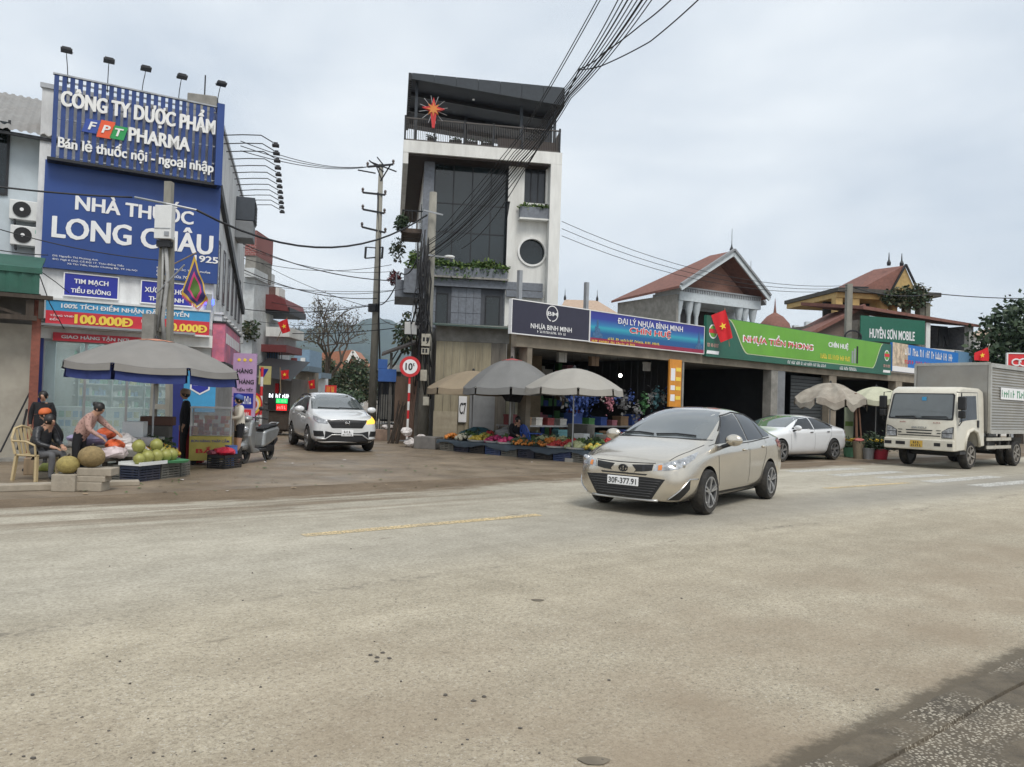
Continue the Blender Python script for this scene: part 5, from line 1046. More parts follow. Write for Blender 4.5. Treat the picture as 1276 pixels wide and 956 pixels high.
# brick slope building left of the Huyen Son sign
bs = thing('brick_annex', 'old brick annex with a sloping red roof edge behind the lime green sign', 'building', at(1013, 425, 46)); o_ = bs.location.copy(); o_.z = 0; bs.location = o_
pts = [at(u, v, 46) - o_ for u, v in ((1010, 417), (1075, 383), (1085, 430), (1085, 470), (1010, 470))]; mb = MB(); mb.prism([(p.x, p.z) for p in pts], 0, 5, 'y'); mb.build('wall', brickmat('old_brick', (.20, .13, .10), (.16, .10, .08), (.2, .18, .16), 4, .5, .18), bs)
a, c = at(1008, 417, 45.8) - o_, at(1077, 381, 45.8) - o_; mb = MB(); mb.bar((a.x, 2.3, a.z), (c.x, 2.3, c.z), 5.4, .2, up=(0, 0, 1)); mb.build('roof', REDTILE, bs)
# yellow villa
VF = Frame(*at(1041, 400, 52).xy, 8)
YEL = mat('ochre_render', (.48, .33, .13), .8, var=.15, dirt=.5, dcol=(.25, .17, .09))
vl = fthing('yellow_villa', 'weathered ochre villa with steep red roof and open loggia', 'house', VF); vp = lambda u, v, o=0: VF.px(u, v, o)
x1v = vp(1168, 380)[0]; zc_ = vp(1100, 364)[1]; xm = vp(1102, 380)[0]
box1('roof_slab', (-.1, x1v, -.4, 7, zc_ - .18, zc_ + .1), mat('dark_slab', (.07, .065, .055), .8, var=.3), vl)
box1('beam', (0, x1v - .9, -.1, 6.8, zc_ - .55, zc_ - .19), YEL, vl)
for u in (1041, 1062, 1097, 1112, 1129, 1146, 1153): x = vp(u, 380)[0]; box1('column', (x, x + (.5 if u < 1100 else .35), -.05, .5, 0, zc_ - .56), YEL if u < 1120 else mat('mossy_column', (.2, .19, .15), .85, var=.3), vl)
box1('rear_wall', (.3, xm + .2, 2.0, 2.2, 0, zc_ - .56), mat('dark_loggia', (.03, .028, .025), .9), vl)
box1('lower_wall', (0, x1v - 1, -.02, 6, 0, vp(1100, 425)[1]), YEL, vl)
ra, rb = vp(1089, 336, 2), vp(1127, 331, 0); el, er = vp(1071, 362, 0), vp(1143, 363, -.1); gl = vp(1112, 360, -.1)
mb = MB(); mb.add([(el[0], 0, zc_ + .1), (gl[0], -.1, zc_ + .1), (rb[0], 0, rb[1]), (ra[0], 2, ra[1]), (er[0], 0, zc_ + .1), (er[0], 6, zc_ + .1), (el[0], 6, zc_ + .1), (rb[0], 6, rb[1])], [(0, 1, 2, 3), (2, 4, 5, 7), (3, 2, 7), (0, 3, 6), (3, 7, 6)]); mb.build('roof', REDTILE, vl)
mb = MB(); mb.prism([(gl[0] + .05, zc_ + .1), (er[0] - .05, zc_ + .1), (rb[0], rb[1] - .05)], -.05, .15, 'y'); mb.build('gable_wall', YEL, vl)
mb = MB(); mb.bar((gl[0] - .1, -.15, zc_ + .1), (rb[0], -.15, rb[1] + .05), .12, .12); mb.bar((er[0] + .1, -.15, zc_ + .1), (rb[0], -.15, rb[1] + .05), .12, .12); mb.build('barge_board', DARK, vl)
for p in (ra, rb): mb = MB(); mb.lathe([(.12, 0), (.14, .2), (.05, .4), (.02, .9)], 8, (p[0], .3, p[1])); mb.build('finial', DARK, vl)
xa = vp(1100, 370)[0]; 
bush('climbing_leaves', ((vp(1125, 372)[0]), -.4, vp(1125, 372)[1]), (2.0, .5, .75), 900, .35, [LEAFD, LEAFM, LEAFDRY], vl); bush('climbing_leaves', ((vp(1142, 358)[0]), -.2, vp(1142, 362)[1]), (.9, .3, .5), 150, .28, [LEAFDRY], vl)
# balcony building with red roof edge and the Huyen Son sign
BF = Frame(*at(1072, 420, 45).xy, 20); bp_ = lambda u, v, o=0: BF.px(u, v, o)
bb_ = fthing('balcony_house', 'plain house with red sheet roof edge and white framed balcony', 'house', BF)
z0b, z1b = bp_(1072, 386)[1], bp_(1210, 408)[1]; xe = bp_(1217, 408)[0]; xs_ = bp_(1153, 420)[0]; xw = bp_(1212, 420)[0]; zbal = bp_(1185, 437)[1]
box1('wall', (0, xs_, .2, 6, 0, min(z0b, z1b) - .1), mat('grey_brown_wall', (.22, .2, .17), .9, var=.2), bb_)
mb = MB(); mb.add([(-.1, -.3, z0b), (xe, -.3, z1b), (xe, 5, z1b + .8), (-.1, 5, z0b + .8), (-.1, -.3, z0b + .2), (xe, -.3, z1b + .16), (xe, 5, z1b + .96), (-.1, 5, z0b + 1)], [(0, 3, 2, 1), (4, 5, 6, 7), (0, 1, 5, 4), (1, 2, 6, 5), (2, 3, 7, 6), (3, 0, 4, 7)]); mb.build('roof', REDTILE, bb_)
for xx_ in (xs_, xw - .35): box1('frame_post', (xx_, xx_ + .35, -.05, .3, 0, z1b + .05), WALLW, bb_)
box1('parapet', (xs_ + .36, xw - .36, -.05, .3, zbal - .3, zbal + .05), WALLW, bb_); box1('lower_wall', (xs_ + .36, xw - .36, -.02, .25, 0, zbal - .31), brickmat('old_brick', (.20, .13, .10), (.16, .10, .08), (.2, .18, .16), 4, .5, .18), bb_)
mb = MB(); mb.b(xs_ + .3, xw, 1.8, 2.0, 0, z1b + .2); mb.b(xw - .2, xw, .31, 1.79, 0, z1b + .1); mb.build('rear_wall', mat('grey_plaster', (.22, .22, .23), .9, var=.3), bb_)
cxx, czz = bp_(1184, 408); t = fthing('hanging_clothes', 'black trousers hung to dry on the white framed balcony', 'clothes', BF, cxx, .5, czz); mb = MB(); mb.prism([(-.33, 0), (.35, -.05), (.5, -1.05), (.3, -1.1), (.05, -.45), (-.05, -1.2), (-.42, -1.2)], -.04, .04, 'y'); mb.build('cloth', BLACK, t); mb = MB(); mb.tube([(-1.6, 0, .05), (1.4, 0, .02)], .01, 4); mb.build('line', CABLE, t)
t, og, (w, h) = sign('shop_sign', 'dark green billboard reading HUYÊN SƠN MOBILE', BF, [(1073, 389), (1153, 404), (1152, 432), (1072, 422)], -.25, mat('sign_bottle_green', (.015, .12, .075), .5, var=.1))
tbox(BF, [(1084, 404), (1140, 413), (1139, 427), (1083, 419)], 'HUYÊN SƠN MOBILE', PRINTW, t, -.25, og, bold=.024)
t, og, (w, h) = rsign('shop_sign', 'bright blue snack shop sign with a food picture behind the truck', [(1113, 429), (1195, 438), (1193, 467), (1111, 467)], -.25, mat('sign_sky_blue', (.02, .17, .52), .5, var=.06))
tq('~4 4 3 3 2 5 3 3', (1128, 434, 1187, 441, 1186, 449, 1127, 444), PRINTW, off=-.25, bold=.018); tq('~5 4 4', (1127, 449, 1160, 452, 1160, 456, 1127, 454), PRINTR, off=-.25, bold=.018)
box1('picture_panel', (-w, -w + .42 * w, -.008, -.002, .02, h), mat('food_picture', (.55, .45, .33), .5, var=.6, scale=3.5, dirt=.8, dcol=(.2, .08, .03)), t)
box1('white_strip', (-w, w, -.012, -.0085, 0, h * .18), PRINTW, t)
x0_, x1_ = RW.px(1196, 445)[0], RW.px(1250, 450)[0]; t = fthing('blue_sheet_wall', 'faded blue sheet parapet behind the truck', 'wall', RW, x0_, .2, 0); box1('sheet', (0, x1_ - x0_, 0, .1, 3.7, RW.px(1220, 441)[1]), mat('faded_blue', (.12, .24, .38), .7, var=.1), t); box1('wall', (0, x1_ - x0_, .11, .3, 0, RW.px(1200, 436)[1] - .15), CONC, t)
RS = at(1256, 455, 33); t = thing('red_sign', 'red sign with a white curl at the right edge behind the truck', 'sign', (RS.x, RS.y, 0), R(-12)); mb = MB(); zt, zb_ = at(1256, 441, 33).z, at(1256, 462, 33).z; mb.b(0, 2.6, 0, .1, zb_, zt); mb.build('panel', PRINTR, t); mb = MB(); mb.b(-.05, 2.65, -.02, .12, zt + .001, zt + .05); mb.b(-.05, -.001, -.02, .12, zb_, zt); mb.build('frame', PRINTW, t)
for cx_, r_ in ((.32, .17), (.62, .2), (.9, .16)): mb = MB(); mb.tube([(cx_ + r_ * math.cos(q_), -.02, (zt + zb_) / 2 + r_ * .8 * math.sin(q_)) for q_ in [k * .45 for k in range(13)]], .035, 5); mb.build('logo_curl', PRINTW, t)
for xx_ in (.2, 2.3): box1('post', (xx_, xx_ + .1, .11, .2, 0, zt), GALV, t)

# ================================================================ flags with a gold star
def national_flag(label, p_top, corners, Y, staff):
    o = at(*p_top, Y); t = thing('national_flag', label, 'flag', o, group='red flags with a gold star')
    cs = [at(u, v, Y) - o for u, v in corners]
    flagmesh(cs, lambda a, b_: 0, 10, .035).build('cloth', FLAGR, t, smooth=True, merge=True)
    c = (cs[0] + cs[1] + cs[2] + cs[3]) / 4; ex = (cs[1] - cs[0] + cs[2] - cs[3]) / 2; ez = (cs[0] - cs[3] + cs[1] - cs[2]) / 2; r_ = min(ex.length, ez.length) * .27; ex.normalize(); ez.normalize()
    mb = MB(); mb.add([c + ex * p[0] + ez * p[1] + Vector((0, -.075, 0)) for p in star_pts(5, r_, r_ * .4)], [tuple(range(10))]); mb.build('star', FLAGY, t)
    if staff: mb = MB(); mb.tube([at(*staff[0], Y + .05) - o, at(*staff[1], Y + .05) - o], .018, 5); mb.build('staff', WOOD, t)
    return t
national_flag('red star flag drooping over the left end of the lime green sign', (905, 386), [(886, 393), (904, 386), (913, 421), (898, 427)], RW.w(9.5, -.5).y, ((903, 384), (909, 432)))
national_flag('red star flag above the truck roof', (1231, 432), [(1214, 440), (1231, 433), (1232, 450), (1214, 449)], 30, ((1232, 431), (1230, 465)))
national_flag('red star flag hung highest on the left of the side street', (358, 397), [(346, 402), (358, 397), (362, 413), (352, 416)], 33, ((358, 395), (345, 425)))
national_flag('red star flag beside the yellow and blue board', (352, 461), [(350, 462), (360, 461), (360, 472), (351, 473)], 31, ((349, 458), (350, 500)))
national_flag('red star flag nearest the street trees', (384, 473), [(384, 475), (392, 473), (393, 484), (386, 485)], 38, ((384, 470), (384, 505)))

# ================================================================ side street, left
LB = mat('pale_blue_render', (.60, .63, .64), .85, var=.12, dirt=.3); MAROON = mat('maroon_sheet', (.16, .035, .035), .6, var=.15)
def slab(t, o, Y, u0, v0, u1, v1, d, m, nm, dy=0.0, bev=0):
    a, c = at(u0, v1, Y + dy) - o, at(u1, v0, Y + dy) - o; mb = MB(); mb.b(a.x, c.x, dy, dy + d, a.z, c.z); return mb.build(nm, m, t, bevel=bev)
def base(u, v, Y): p = at(u, v, Y); p.z = 0; return p
o = base(300, 500, 36); t = thing('tiled_tower_house', 'slim house top with red tiled cladding behind the pharmacy', 'house', o)
a, c = at(288, 560, 36) - o, at(318, 330, 36) - o; box1('wall', (a.x, c.x, 0, 3, 0, c.z), LB, t)
slab(t, o, 36, 302, 287, 320, 318, 2.5, brickmat('red_roof_grid', (.28, .07, .06), (.24, .06, .05), (.42, .38, .36), 3, .5, .25), 'tiled_top', -.2); slab(t, o, 36, 305, 318, 319, 345, 2.4, CONC, 'ledge', -.15); slab(t, o, 36, 304, 334, 317, 345, 2, LB, 'balcony', -.4)
o = base(303, 500, 38); t = thing('maroon_roof_house', 'street house with curved maroon roof terrace and white balconies', 'house', o)
slab(t, o, 38, 292, 415, 333, 520, 4, LB, 'wall', .6); slab(t, o, 38, 300, 395, 331, 432, 3.5, LB, 'upper_wall', .8)
a = [at(u, v, 38) - o for u, v in ((300, 368), (345, 368), (357, 374), (362, 389), (345, 387), (300, 383))]; mb = MB(); mb.prism([(p.x, p.z) for p in a], -.3, 3, 'y'); mb.build('curved_roof', MAROON, t); slab(t, o, 38, 300, 383, 361, 389, 3, DARK, 'roof_underside', -.25)
a = [at(u, v, 38) - o for u, v in ((303, 357), (343, 357), (348, 371), (303, 369))]; mb = MB(); mb.prism([(p.x, p.z) for p in a], .2, 1.2, 'y'); mb.build('upper_roof', brickmat('brown_tile', (.22, .13, .11), (.18, .1, .09), (.1, .06, .05), 3, .4, .25), t); slab(t, o, 38, 343, 358, 348, 372, 1, WALLW, 'barge_board', .1)
slab(t, o, 38, 328, 370, 333, 412, .5, WALLW, 'column', -.1); slab(t, o, 38, 335, 384, 338, 408, .3, LB, 'column', .6)
slab(t, o, 38, 331, 408, 361, 419, 2.6, WALLW, 'balcony', -.5); slab(t, o, 38, 334, 419, 354, 433, 2.2, LB, 'lower_wall', 0); slab(t, o, 38, 321, 430, 357, 438, 2.8, MAROON, 'awning', -.7); slab(t, o, 38, 320, 439, 345, 456, .3, mat('blue_shutter', (.03, .08, .18), .6), 'shutter', .2)
mb = MB(); a, c = at(332, 452, 37.4) - o, at(356, 438, 37.4) - o; [mb.b(a.x + k * .12, a.x + k * .12 + .03, -.6, -.57, a.z, c.z) for k in range(int((c.x - a.x) / .12))]; mb.b(a.x, c.x, -.6, -.56, c.z, c.z + .05); mb.build('railing', DARK, t); slab(t, o, 38, 330, 452, 365, 457, 1.2, CONC, 'floor_slab', -.7)
mb = MB(); a, c = at(300, 370, 37.5) - o, at(312, 352, 37.5) - o; [mb.tube([(x, -.5, a.z), (x, -.5, c.z)], .025, 5) for x in (a.x, (a.x + c.x) / 2, c.x)]; mb.bar((a.x, -.5, c.z), (c.x, -.5, c.z), .04, .04); mb.build('roof_railing', GALV, t)
bush('terrace_shrub', at(311, 412, 36), (.5, .4, .5), 350, .2, [LEAFM, LEAFDRY], None, 'small shrub on a terrace behind the pharmacy', 'plant')
o = base(325, 500, 35); t = thing('sheet_metal_shop', 'grey sheet metal shop front on the left of the side street', 'shop', o); slab(t, o, 35, 316, 472, 364, 530, 3, mat('grey_sheet', (.20, .19, .18), .7, var=.2, stretch=(8, 1, .2)), 'wall', .3)
a, c = at(316, 470, 35) - o, at(372, 462, 35) - o; mb = MB(); mb.add([(a.x, -1.2, a.z + .1), (c.x, -1.2, c.z - .5), (c.x, 2, c.z + .5), (a.x, 2, a.z + 1)], [(0, 1, 2, 3)]); mb.build('roof_sheet', DARK, t); slab(t, o, 35, 342, 478, 347, 505, .1, FLAGR, 'red_scroll', .15)
for k, (u0, u1, v0, m_, nm, lb) in enumerate(((366, 381, 462, BEAM, 'shop_house', 'beige pillared shop house past the sheet metal shop'), (381, 396, 470, LB, 'shop_house', 'low pale blue shop house at the end of the left row'))):
    o = base(u0, 500, 44 + 8 * k); t = thing(nm, lb, 'shop', o); Y = 44 + 8 * k; slab(t, o, Y, u0, v0, u1, 525, 3, m_, 'wall', .4); slab(t, o, Y, u0 + 3, v0 + 14, u1 - 3, 525, .2, DARK, 'opening', .3); slab(t, o, Y, u0 - 4, v0 - 6, u1 + 4, v0, 3, mat('blue_grey_sheet', (.13, .18, .22), .7), 'roof_sheet', -.6)
o = base(372, 470, 46); t = thing('blue_house', 'small blue and white house above the left row of shops', 'house', o); slab(t, o, 46, 366, 436, 386, 470, 3, mat('soft_blue', (.20, .30, .40), .8), 'wall', .3); slab(t, o, 46, 374, 446, 380, 462, .1, WHITE, 'window', .15)
# boards along the street
def board2(name, label, quad, Y, m, cat='sign', thick=.06):
    a = [at(*p, Y) for p in quad]; o = Vector(((a[0].x + a[3].x) / 2, Y, a[3].z)); t = thing(name, label, cat, o); mb = MB(); w = (a[1].x + a[2].x) / 2 - o.x; h = a[0].z - o.z; mb.b(0, w, 0, thick, 0, h); mb.build('panel', m, t); return t, w, h
LAV = mat('lavender_banner', (.45, .30, .48), .6, var=.12, scale=2)
t, w, h = board2('vertical_banner', 'lavender vertical banner with dark letters and a blue foot panel', [(291, 440), (320, 441), (317, 524), (288, 523)], 22.6, LAV, 'banner'); text('HÀNG', .12, w * .85, h * .70, h * .78, BLACK, t, bold=.024); text('HÀNG', .2, w * .92, h * .54, h * .62, BLACK, t, bold=.024); text('TIẾN TẾT', .12, w * .9, h * .43, h * .49, BLACK, t, bold=.02)
mb = MB(); [mb.ball((w * x, -.01, h * .9), .05, (1, .1, 1), 8, 5) for x in (.25, .5, .75)]; mb.build('gold_motif', PRINTY, t); box1('blue_panel', (.05, w * .92, -.012, -.003, h * .18, h * .40), BLUE2, t); text('~4 6', .12, w * .85, h * .24, h * .36, PRINTW, t, y=-.016); box1('red_panel', (.1, w * .85, -.012, -.003, h * .02, h * .16), PRINTR, t); text('~3 4', .16, w * .78, h * .06, h * .12, PRINTW, t, y=-.016)
t, w, h = board2('hanging_board', 'yellow board with a dark blue triangle over the shop fronts', [(323, 456), (338, 456), (337, 479), (322, 479)], 30, mat('yellow_board', (.5, .45, .2), .6, var=.1)); mb = MB(); mb.prism([(.02, h * .85), (w * .8, h * .85), (w * .35, h * .3)], -.012, -.003, 'y'); mb.build('triangle', BLUE2, t)
t, w, h = board2('slanted_board', 'pale red board hung at an angle over the left shops', [(362, 446), (370, 440), (370, 462), (362, 468)], 42, mat('pale_red_board', (.42, .12, .12), .6, var=.2)); mb = MB(); [mb.b(w * .2, w * .8, -.012, -.003, h * (.2 + .2 * k), h * (.3 + .2 * k)) for k in range(3)]; mb.build('print_mark', PRINTW, t)
t, w, h = board2('red_sign', 'red sign with orange letters in front of the street trees', [(405, 480), (419, 480), (419, 494), (405, 494)], 50, PRINTR); text('~3 3', w * .15, w * .85, h * .1, h * .9, PRINTY, t, bold=.02); box1('post', (w * .45, w * .55, .07, .15, -2.3, h), DARK, t)
t, w, h = board2('led_sign', 'lit LED sign box with white, green and red panels on the left shops', [(334, 490), (361, 490), (361, 511), (334, 511)], 29, BLACK); text('~3 3 4', .03, w * .97, h * .74, h * .98, mat('led_white', (.9, .95, 1), .5, emit=1.6, var=0), t, y=-.02, bold=.02)
box1('green_panel', (w * .38, w * .9, -.03, -.003, h * .42, h * .70), mat('led_green', (.02, .65, .15), .5, emit=.7, var=.1), t); box1('red_panel', (w * .4, w * .88, -.03, -.003, h * .0, h * .36), mat('led_red', (.85, .02, .02), .5, emit=.8, var=.1), t); text('~2 4', w * .42, w * .86, h * .48, h * .64, PRINTW, t, y=-.035); text('~5', w * .44, w * .84, h * .08, h * .28, PRINTW, t, y=-.035); mb = MB(); mb.b(.02, w, .07, .5, -.8, -.02); mb.b(.05, w * .95, .0, .06, -.72, -.25); mb.build('cabinet', WOODD, t)
t = thing('barrier_post', 'red and white striped post beside the lavender banner', 'post', base(324, 530, 24)); [MB().tube([(0, 0, k * .3), (.0 + 0, 0, k * .3 + .3)], .045, 8).build('post_band', PRINTR if k % 2 else WHITE, t) for k in range(8)]
t = thing('wreath_board', 'round striped red, yellow and white board leaning by the street', 'board', base(318, 530, 23.5)); p = at(318, 504, 23.5) - t.location
for k, (r_, m_) in enumerate(((.36, PRINTR), (.28, PRINTY), (.20, PRINTW), (.12, FC[4]))): mb = MB(); mb.lathe([(0, 0), (r_, 0), (r_, .01), (0, .01)], 18, (0, 0, 0), axis='y'); o2 = mb.build('ring', m_, t); o2.location = (p.x, -.012 * k, p.z); o2.scale = (.6, 1, 1)
mb = MB(); mb.bar((p.x, .05, 0), (p.x, .05, p.z), .04, .04); mb.build('stand', DARK, t)
# right side of the street, behind the tower
o = base(480, 520, 44); t = thing('grey_street_house', 'grey house wall and dark gate right of the street pole', 'house', o); slab(t, o, 44, 474, 455, 500, 462, 3, WALLW, 'canopy', -.6); slab(t, o, 44, 473, 462, 500, 525, 3, CONCD, 'wall', .3); slab(t, o, 44, 476, 470, 489, 525, .15, DARK, 'gate', .1); slab(t, o, 44, 471, 492, 488, 522, .2, CONC, 'low_wall', -.5)
# red roofed house at the end of the street
o = base(420, 500, 80); t = thing('orange_roof_house', 'house with orange tiled gable roof behind the bare tree', 'house', o); a = [at(u, v, 80) - o for u, v in ((392, 462), (398, 440), (438, 436), (453, 455), (446, 462))]; mb = MB(); mb.prism([(p.x, p.z) for p in a], 0, 5, 'y'); mb.build('roof', mat('orange_tile', (.34, .15, .09), .8, var=.2), t); slab(t, o, 80, 396, 462, 446, 505, 4, WALLW, 'wall', .3)
q0, q1, q2 = [at(u, v, 79.8) - o for u, v in ((432, 452), (440, 438), (452, 456))]; mb = MB(); mb.bar(q0, q1, .3, .3); mb.bar(q1, q2, .3, .3); mb.build('barge_board', WALLW, t)

# ================================================================ trees
def branch_tree(label, base_p, H, spread, seed, leaf_ms, nleaf, lsz, levels=5, name='bare_tree', trunk_r=.28, dens=.5):
    rg = random.Random(seed); t = thing(name, label, 'tree', base_p); mb = MB(); tips = []
    def grow(p, d, L, r, lv):
        q = p + d * L; mid = p + d * L * .5 + Vector((rg.gauss(0, .04), rg.gauss(0, .04), 0)) * L; mb.tube([p, mid, q], [r, r * .85, r * .7], 6 if lv > 2 else 4, cap=False)
        if lv == 0: tips.append((p, q)); return
        for k in range(rg.choice((2, 3, 3)) if lv > 1 else 3):
            nd = (d + Vector((rg.gauss(0, .55) * spread, rg.gauss(0, .55) * spread, rg.gauss(.12, .3)))).normalized(); grow(q, nd, L * rg.uniform(.62, .85), r * .62, lv - 1)
    L0 = H * .3; grow(Vector((0, 0, 0)), Vector((0.03, 0, 1)), L0, trunk_r, levels)
    mb.build('trunk', BARK, t)
    lf = MB()
    for p, q in tips:
        for k in range(nleaf): x = p.lerp(q, rg.random() * 1.3) + Vector((rg.gauss(0, dens), rg.gauss(0, dens), rg.gauss(0, dens))); lf.leaf(x, rg.uniform(.6, 1.3) * lsz, rg.randrange(len(leaf_ms)), .2)
    if nleaf: lf.build('crown', leaf_ms, t)
    return t
branch_tree('grey bare-branched tree over the side street', base(405, 505, 62), 9.2, 1.05, 5, [LEAFDRY, BARK], 2, .22, 6, trunk_r=.26, dens=.3)
def blob_tree(label, p, blobs, n, sz, ms, seed=1, name='leafy_tree', trunk=.2):
    rg = random.Random(seed); t = thing(name, label, 'tree', p); mb = MB(); top = max(c[2] for c, r in blobs)
    mb.tube([(0, 0, 0), (.05, 0, top * .5), (0, .05, top)], [trunk, trunk * .7, trunk * .2], 8)
    for c, r in blobs: mb.tube([(0, 0, top * .35), (c[0] * .6, c[1] * .6, c[2] * .8), c], [trunk * .4, trunk * .25, trunk * .1], 5)
    mb.build('trunk', BARK, t); lf = MB(); tot = sum(r ** 2 for c, r in blobs)
    for c, r in blobs:
        for i in range(int(n * r * r / tot)):
            d = Vector((rg.gauss(0, 1), rg.gauss(0, 1), rg.gauss(0, 1))).normalized(); rr = r * (.55 + .5 * rg.random()) * (1 + .22 * math.sin(5 * d.x + 3 * d.z + c[0]) * math.cos(4 * d.y))
            lf.leaf((c[0] + d.x * rr, c[1] + d.y * rr, c[2] + d.z * rr * .85), rg.uniform(.6, 1.35) * sz, rg.randrange(len(ms)), .3, .6)
    lf.build('crown', ms, t); return t
blob_tree('olive green street tree under the bare branches, left', base(398, 505, 70), [((0, 0, 3.2), 1.7), ((1.2, 0, 2.6), 1.5), ((-1.0, .3, 2.4), 1.3), ((.4, 0, 4.2), 1.1)], 4500, .28, [LEAFM, LEAFDRY, LEAFD], 3)
blob_tree('olive green street tree at the street end, right', base(438, 505, 66), [((0, 0, 2.8), 1.8), ((1.6, 0, 2.4), 1.6), ((-1.3, .3, 2.5), 1.4), ((.3, 0, 3.9), 1.2), ((2.3, 0, 3.2), .9)], 5500, .28, [LEAFM, LEAFDRY, LEAFD], 4)
blob_tree('dark green tree at the end of the side street behind the car', base(416, 508, 58), [((0, 0, 1.3), 1.1), ((1.2, 0, 1.2), 1.0), ((-1.0, 0, 1.4), 1.0)], 2500, .25, [LEAFD, LEAFM], 5)
blob_tree('big dark green tree at the right edge behind the truck', base(1268, 500, 46), [((0, 0, 5.8), 2.5), ((-1.5, 0, 4.3), 1.9), ((1.6, 0, 5), 2.6), ((.2, 0, 7.2), 1.9), ((-2.1, .5, 3.0), 1.5), ((2.5, 0, 7.6), 2.2), ((.3, -.6, 3.2), 2.0), ((3.0, 0, 3.0), 2.3)], 13000, .34, [LEAFD, LEAFM, LEAFD], 6, trunk=.35)
t = branch_tree('thin bare sapling behind the balcony house roof', base(1238, 440, 56), 6.8, .4, 9, [LEAFDRY], 1, .12, 3, 'sapling', .08)
# low houses filling the far right
hip('low pale house roof behind the balcony house', 'low_house', mat('cream_tile', (.42, .31, .23), .8), ((1238, 408), (1250, 408)), ((1215, 418), (1275, 420)), 62, 6, fin=False)
# ================================================================ mountains in haze
def ridge(name, Y, depth, prof, m, seed):
    rg = random.Random(seed); mb = MB(); n = len(prof); rows = 10; vs = []
    for r_ in range(rows + 1):
        f = r_ / rows; h = math.sin(min(1, f / .55) * math.pi / 2) if f < .55 else 1 - (f - .55) / .45
        for u, v in prof:
            p = at(u, v, Y + depth * .55); vs.append((p.x * (1 + .0 * f), Y + depth * f + rg.gauss(0, depth * .012), max(-2, p.z * h * (1 + rg.gauss(0, .03 if .1 < f < .5 else .0)) - (2 if r_ in (0, rows) else 0))))
    mb.add(vs, [(i * n + k, i * n + k + 1, (i + 1) * n + k + 1, (i + 1) * n + k) for i in range(rows) for k in range(n - 1)]); o = mb.build(name, m, smooth=True); return tag(o, None, None, kind='structure')
MTN = mat('forested_mountain', (.035, .05, .03), .95, var=.4, scale=.012)
def lerp_prof(keys, step=4):
    out = []
    for (a, b_), (c, d) in zip(keys, keys[1:]):
        k = max(1, int((c - a) / step))
        for i in range(k): f = i / k; s_ = f * f * (3 - 2 * f); out.append((a + (c - a) * f, b_ + (d - b_) * s_ + RU(-.6, .6)))
    return out + [keys[-1]]
ridge('mountain', 2300, 900, lerp_prof([(150, 470), (240, 440), (300, 425), (360, 412), (392, 410), (422, 401), (440, 406), (466, 398), (486, 399), (520, 420), (600, 450), (700, 480)]), MTN, 2)
ridge('foothill', 1300, 500, lerp_prof([(200, 475), (300, 445), (380, 432), (440, 438), (480, 446), (560, 470), (640, 490)]), MTN, 3)
b = MB(); b.b(-2300, 2300, -40, 3350, -1.0, 330); hz = b.build('haze', mat('haze_dummy', (1, 1, 1)))
hm = bpy.data.materials.new('haze_air'); hm.use_nodes = True; hm.node_tree.nodes.remove(hm.node_tree.nodes['Principled BSDF']); pv = hm.node_tree.nodes.new('ShaderNodeVolumePrincipled'); pv.inputs['Density'].default_value = .00017; pv.inputs['Color'].default_value = (.66, .83, 1.0, 1); pv.inputs['Anisotropy'].default_value = .2
hm.node_tree.links.new(pv.outputs[0], hm.node_tree.nodes['Material Output'].inputs['Volume']); hz.data.materials.clear(); hz.data.materials.append(hm); tag(hz, None, None, kind='stuff')
# ================================================================ vehicles
TYRE = mat('tyre', (.018, .017, .016), .85, var=.3, scale=20, dirt=.6, dcol=(.10, .085, .065)); ALLOY = mat('alloy', (.45, .45, .45), .35, .85, var=.1); WELL = mat('wheel_well', (.008, .008, .008), .9)
CHROME = mat('chrome', (.6, .6, .6), .18, 1.0, var=.03); LENS = mat('lamp_lens', (.34, .35, .36), .12, .3, var=.6, scale=14, coat=1); AMBER = mat('amber_lens', (.65, .2, .02), .2, coat=1); REDL = mat('red_lens', (.28, .01, .015), .15, coat=1)
TINT = mat('tinted_glass', (.014, .016, .018), .05, var=.1, scale=1, spec=.55); SCREEN = mat('windscreen_glass', (.085, .098, .10), .05, var=.15, scale=1.2, spec=.8, coat=.6)
PLATEB = mat('plate_black', (.02, .02, .02), .5); SEAM = mat('panel_gap', (.02, .019, .018), .8); GRILLE = mat('grille_black', (.012, .012, .013), .45, var=.2)
def car_paint(name, col, metal, dirt=.35): 
    m = mat(name, col, .22, metal, var=.03, scale=3, coat=1, dirt=dirt, dcol=tuple(c * .55 + d * .3 for c, d in zip(col, (.4, .33, .25))))
    return m
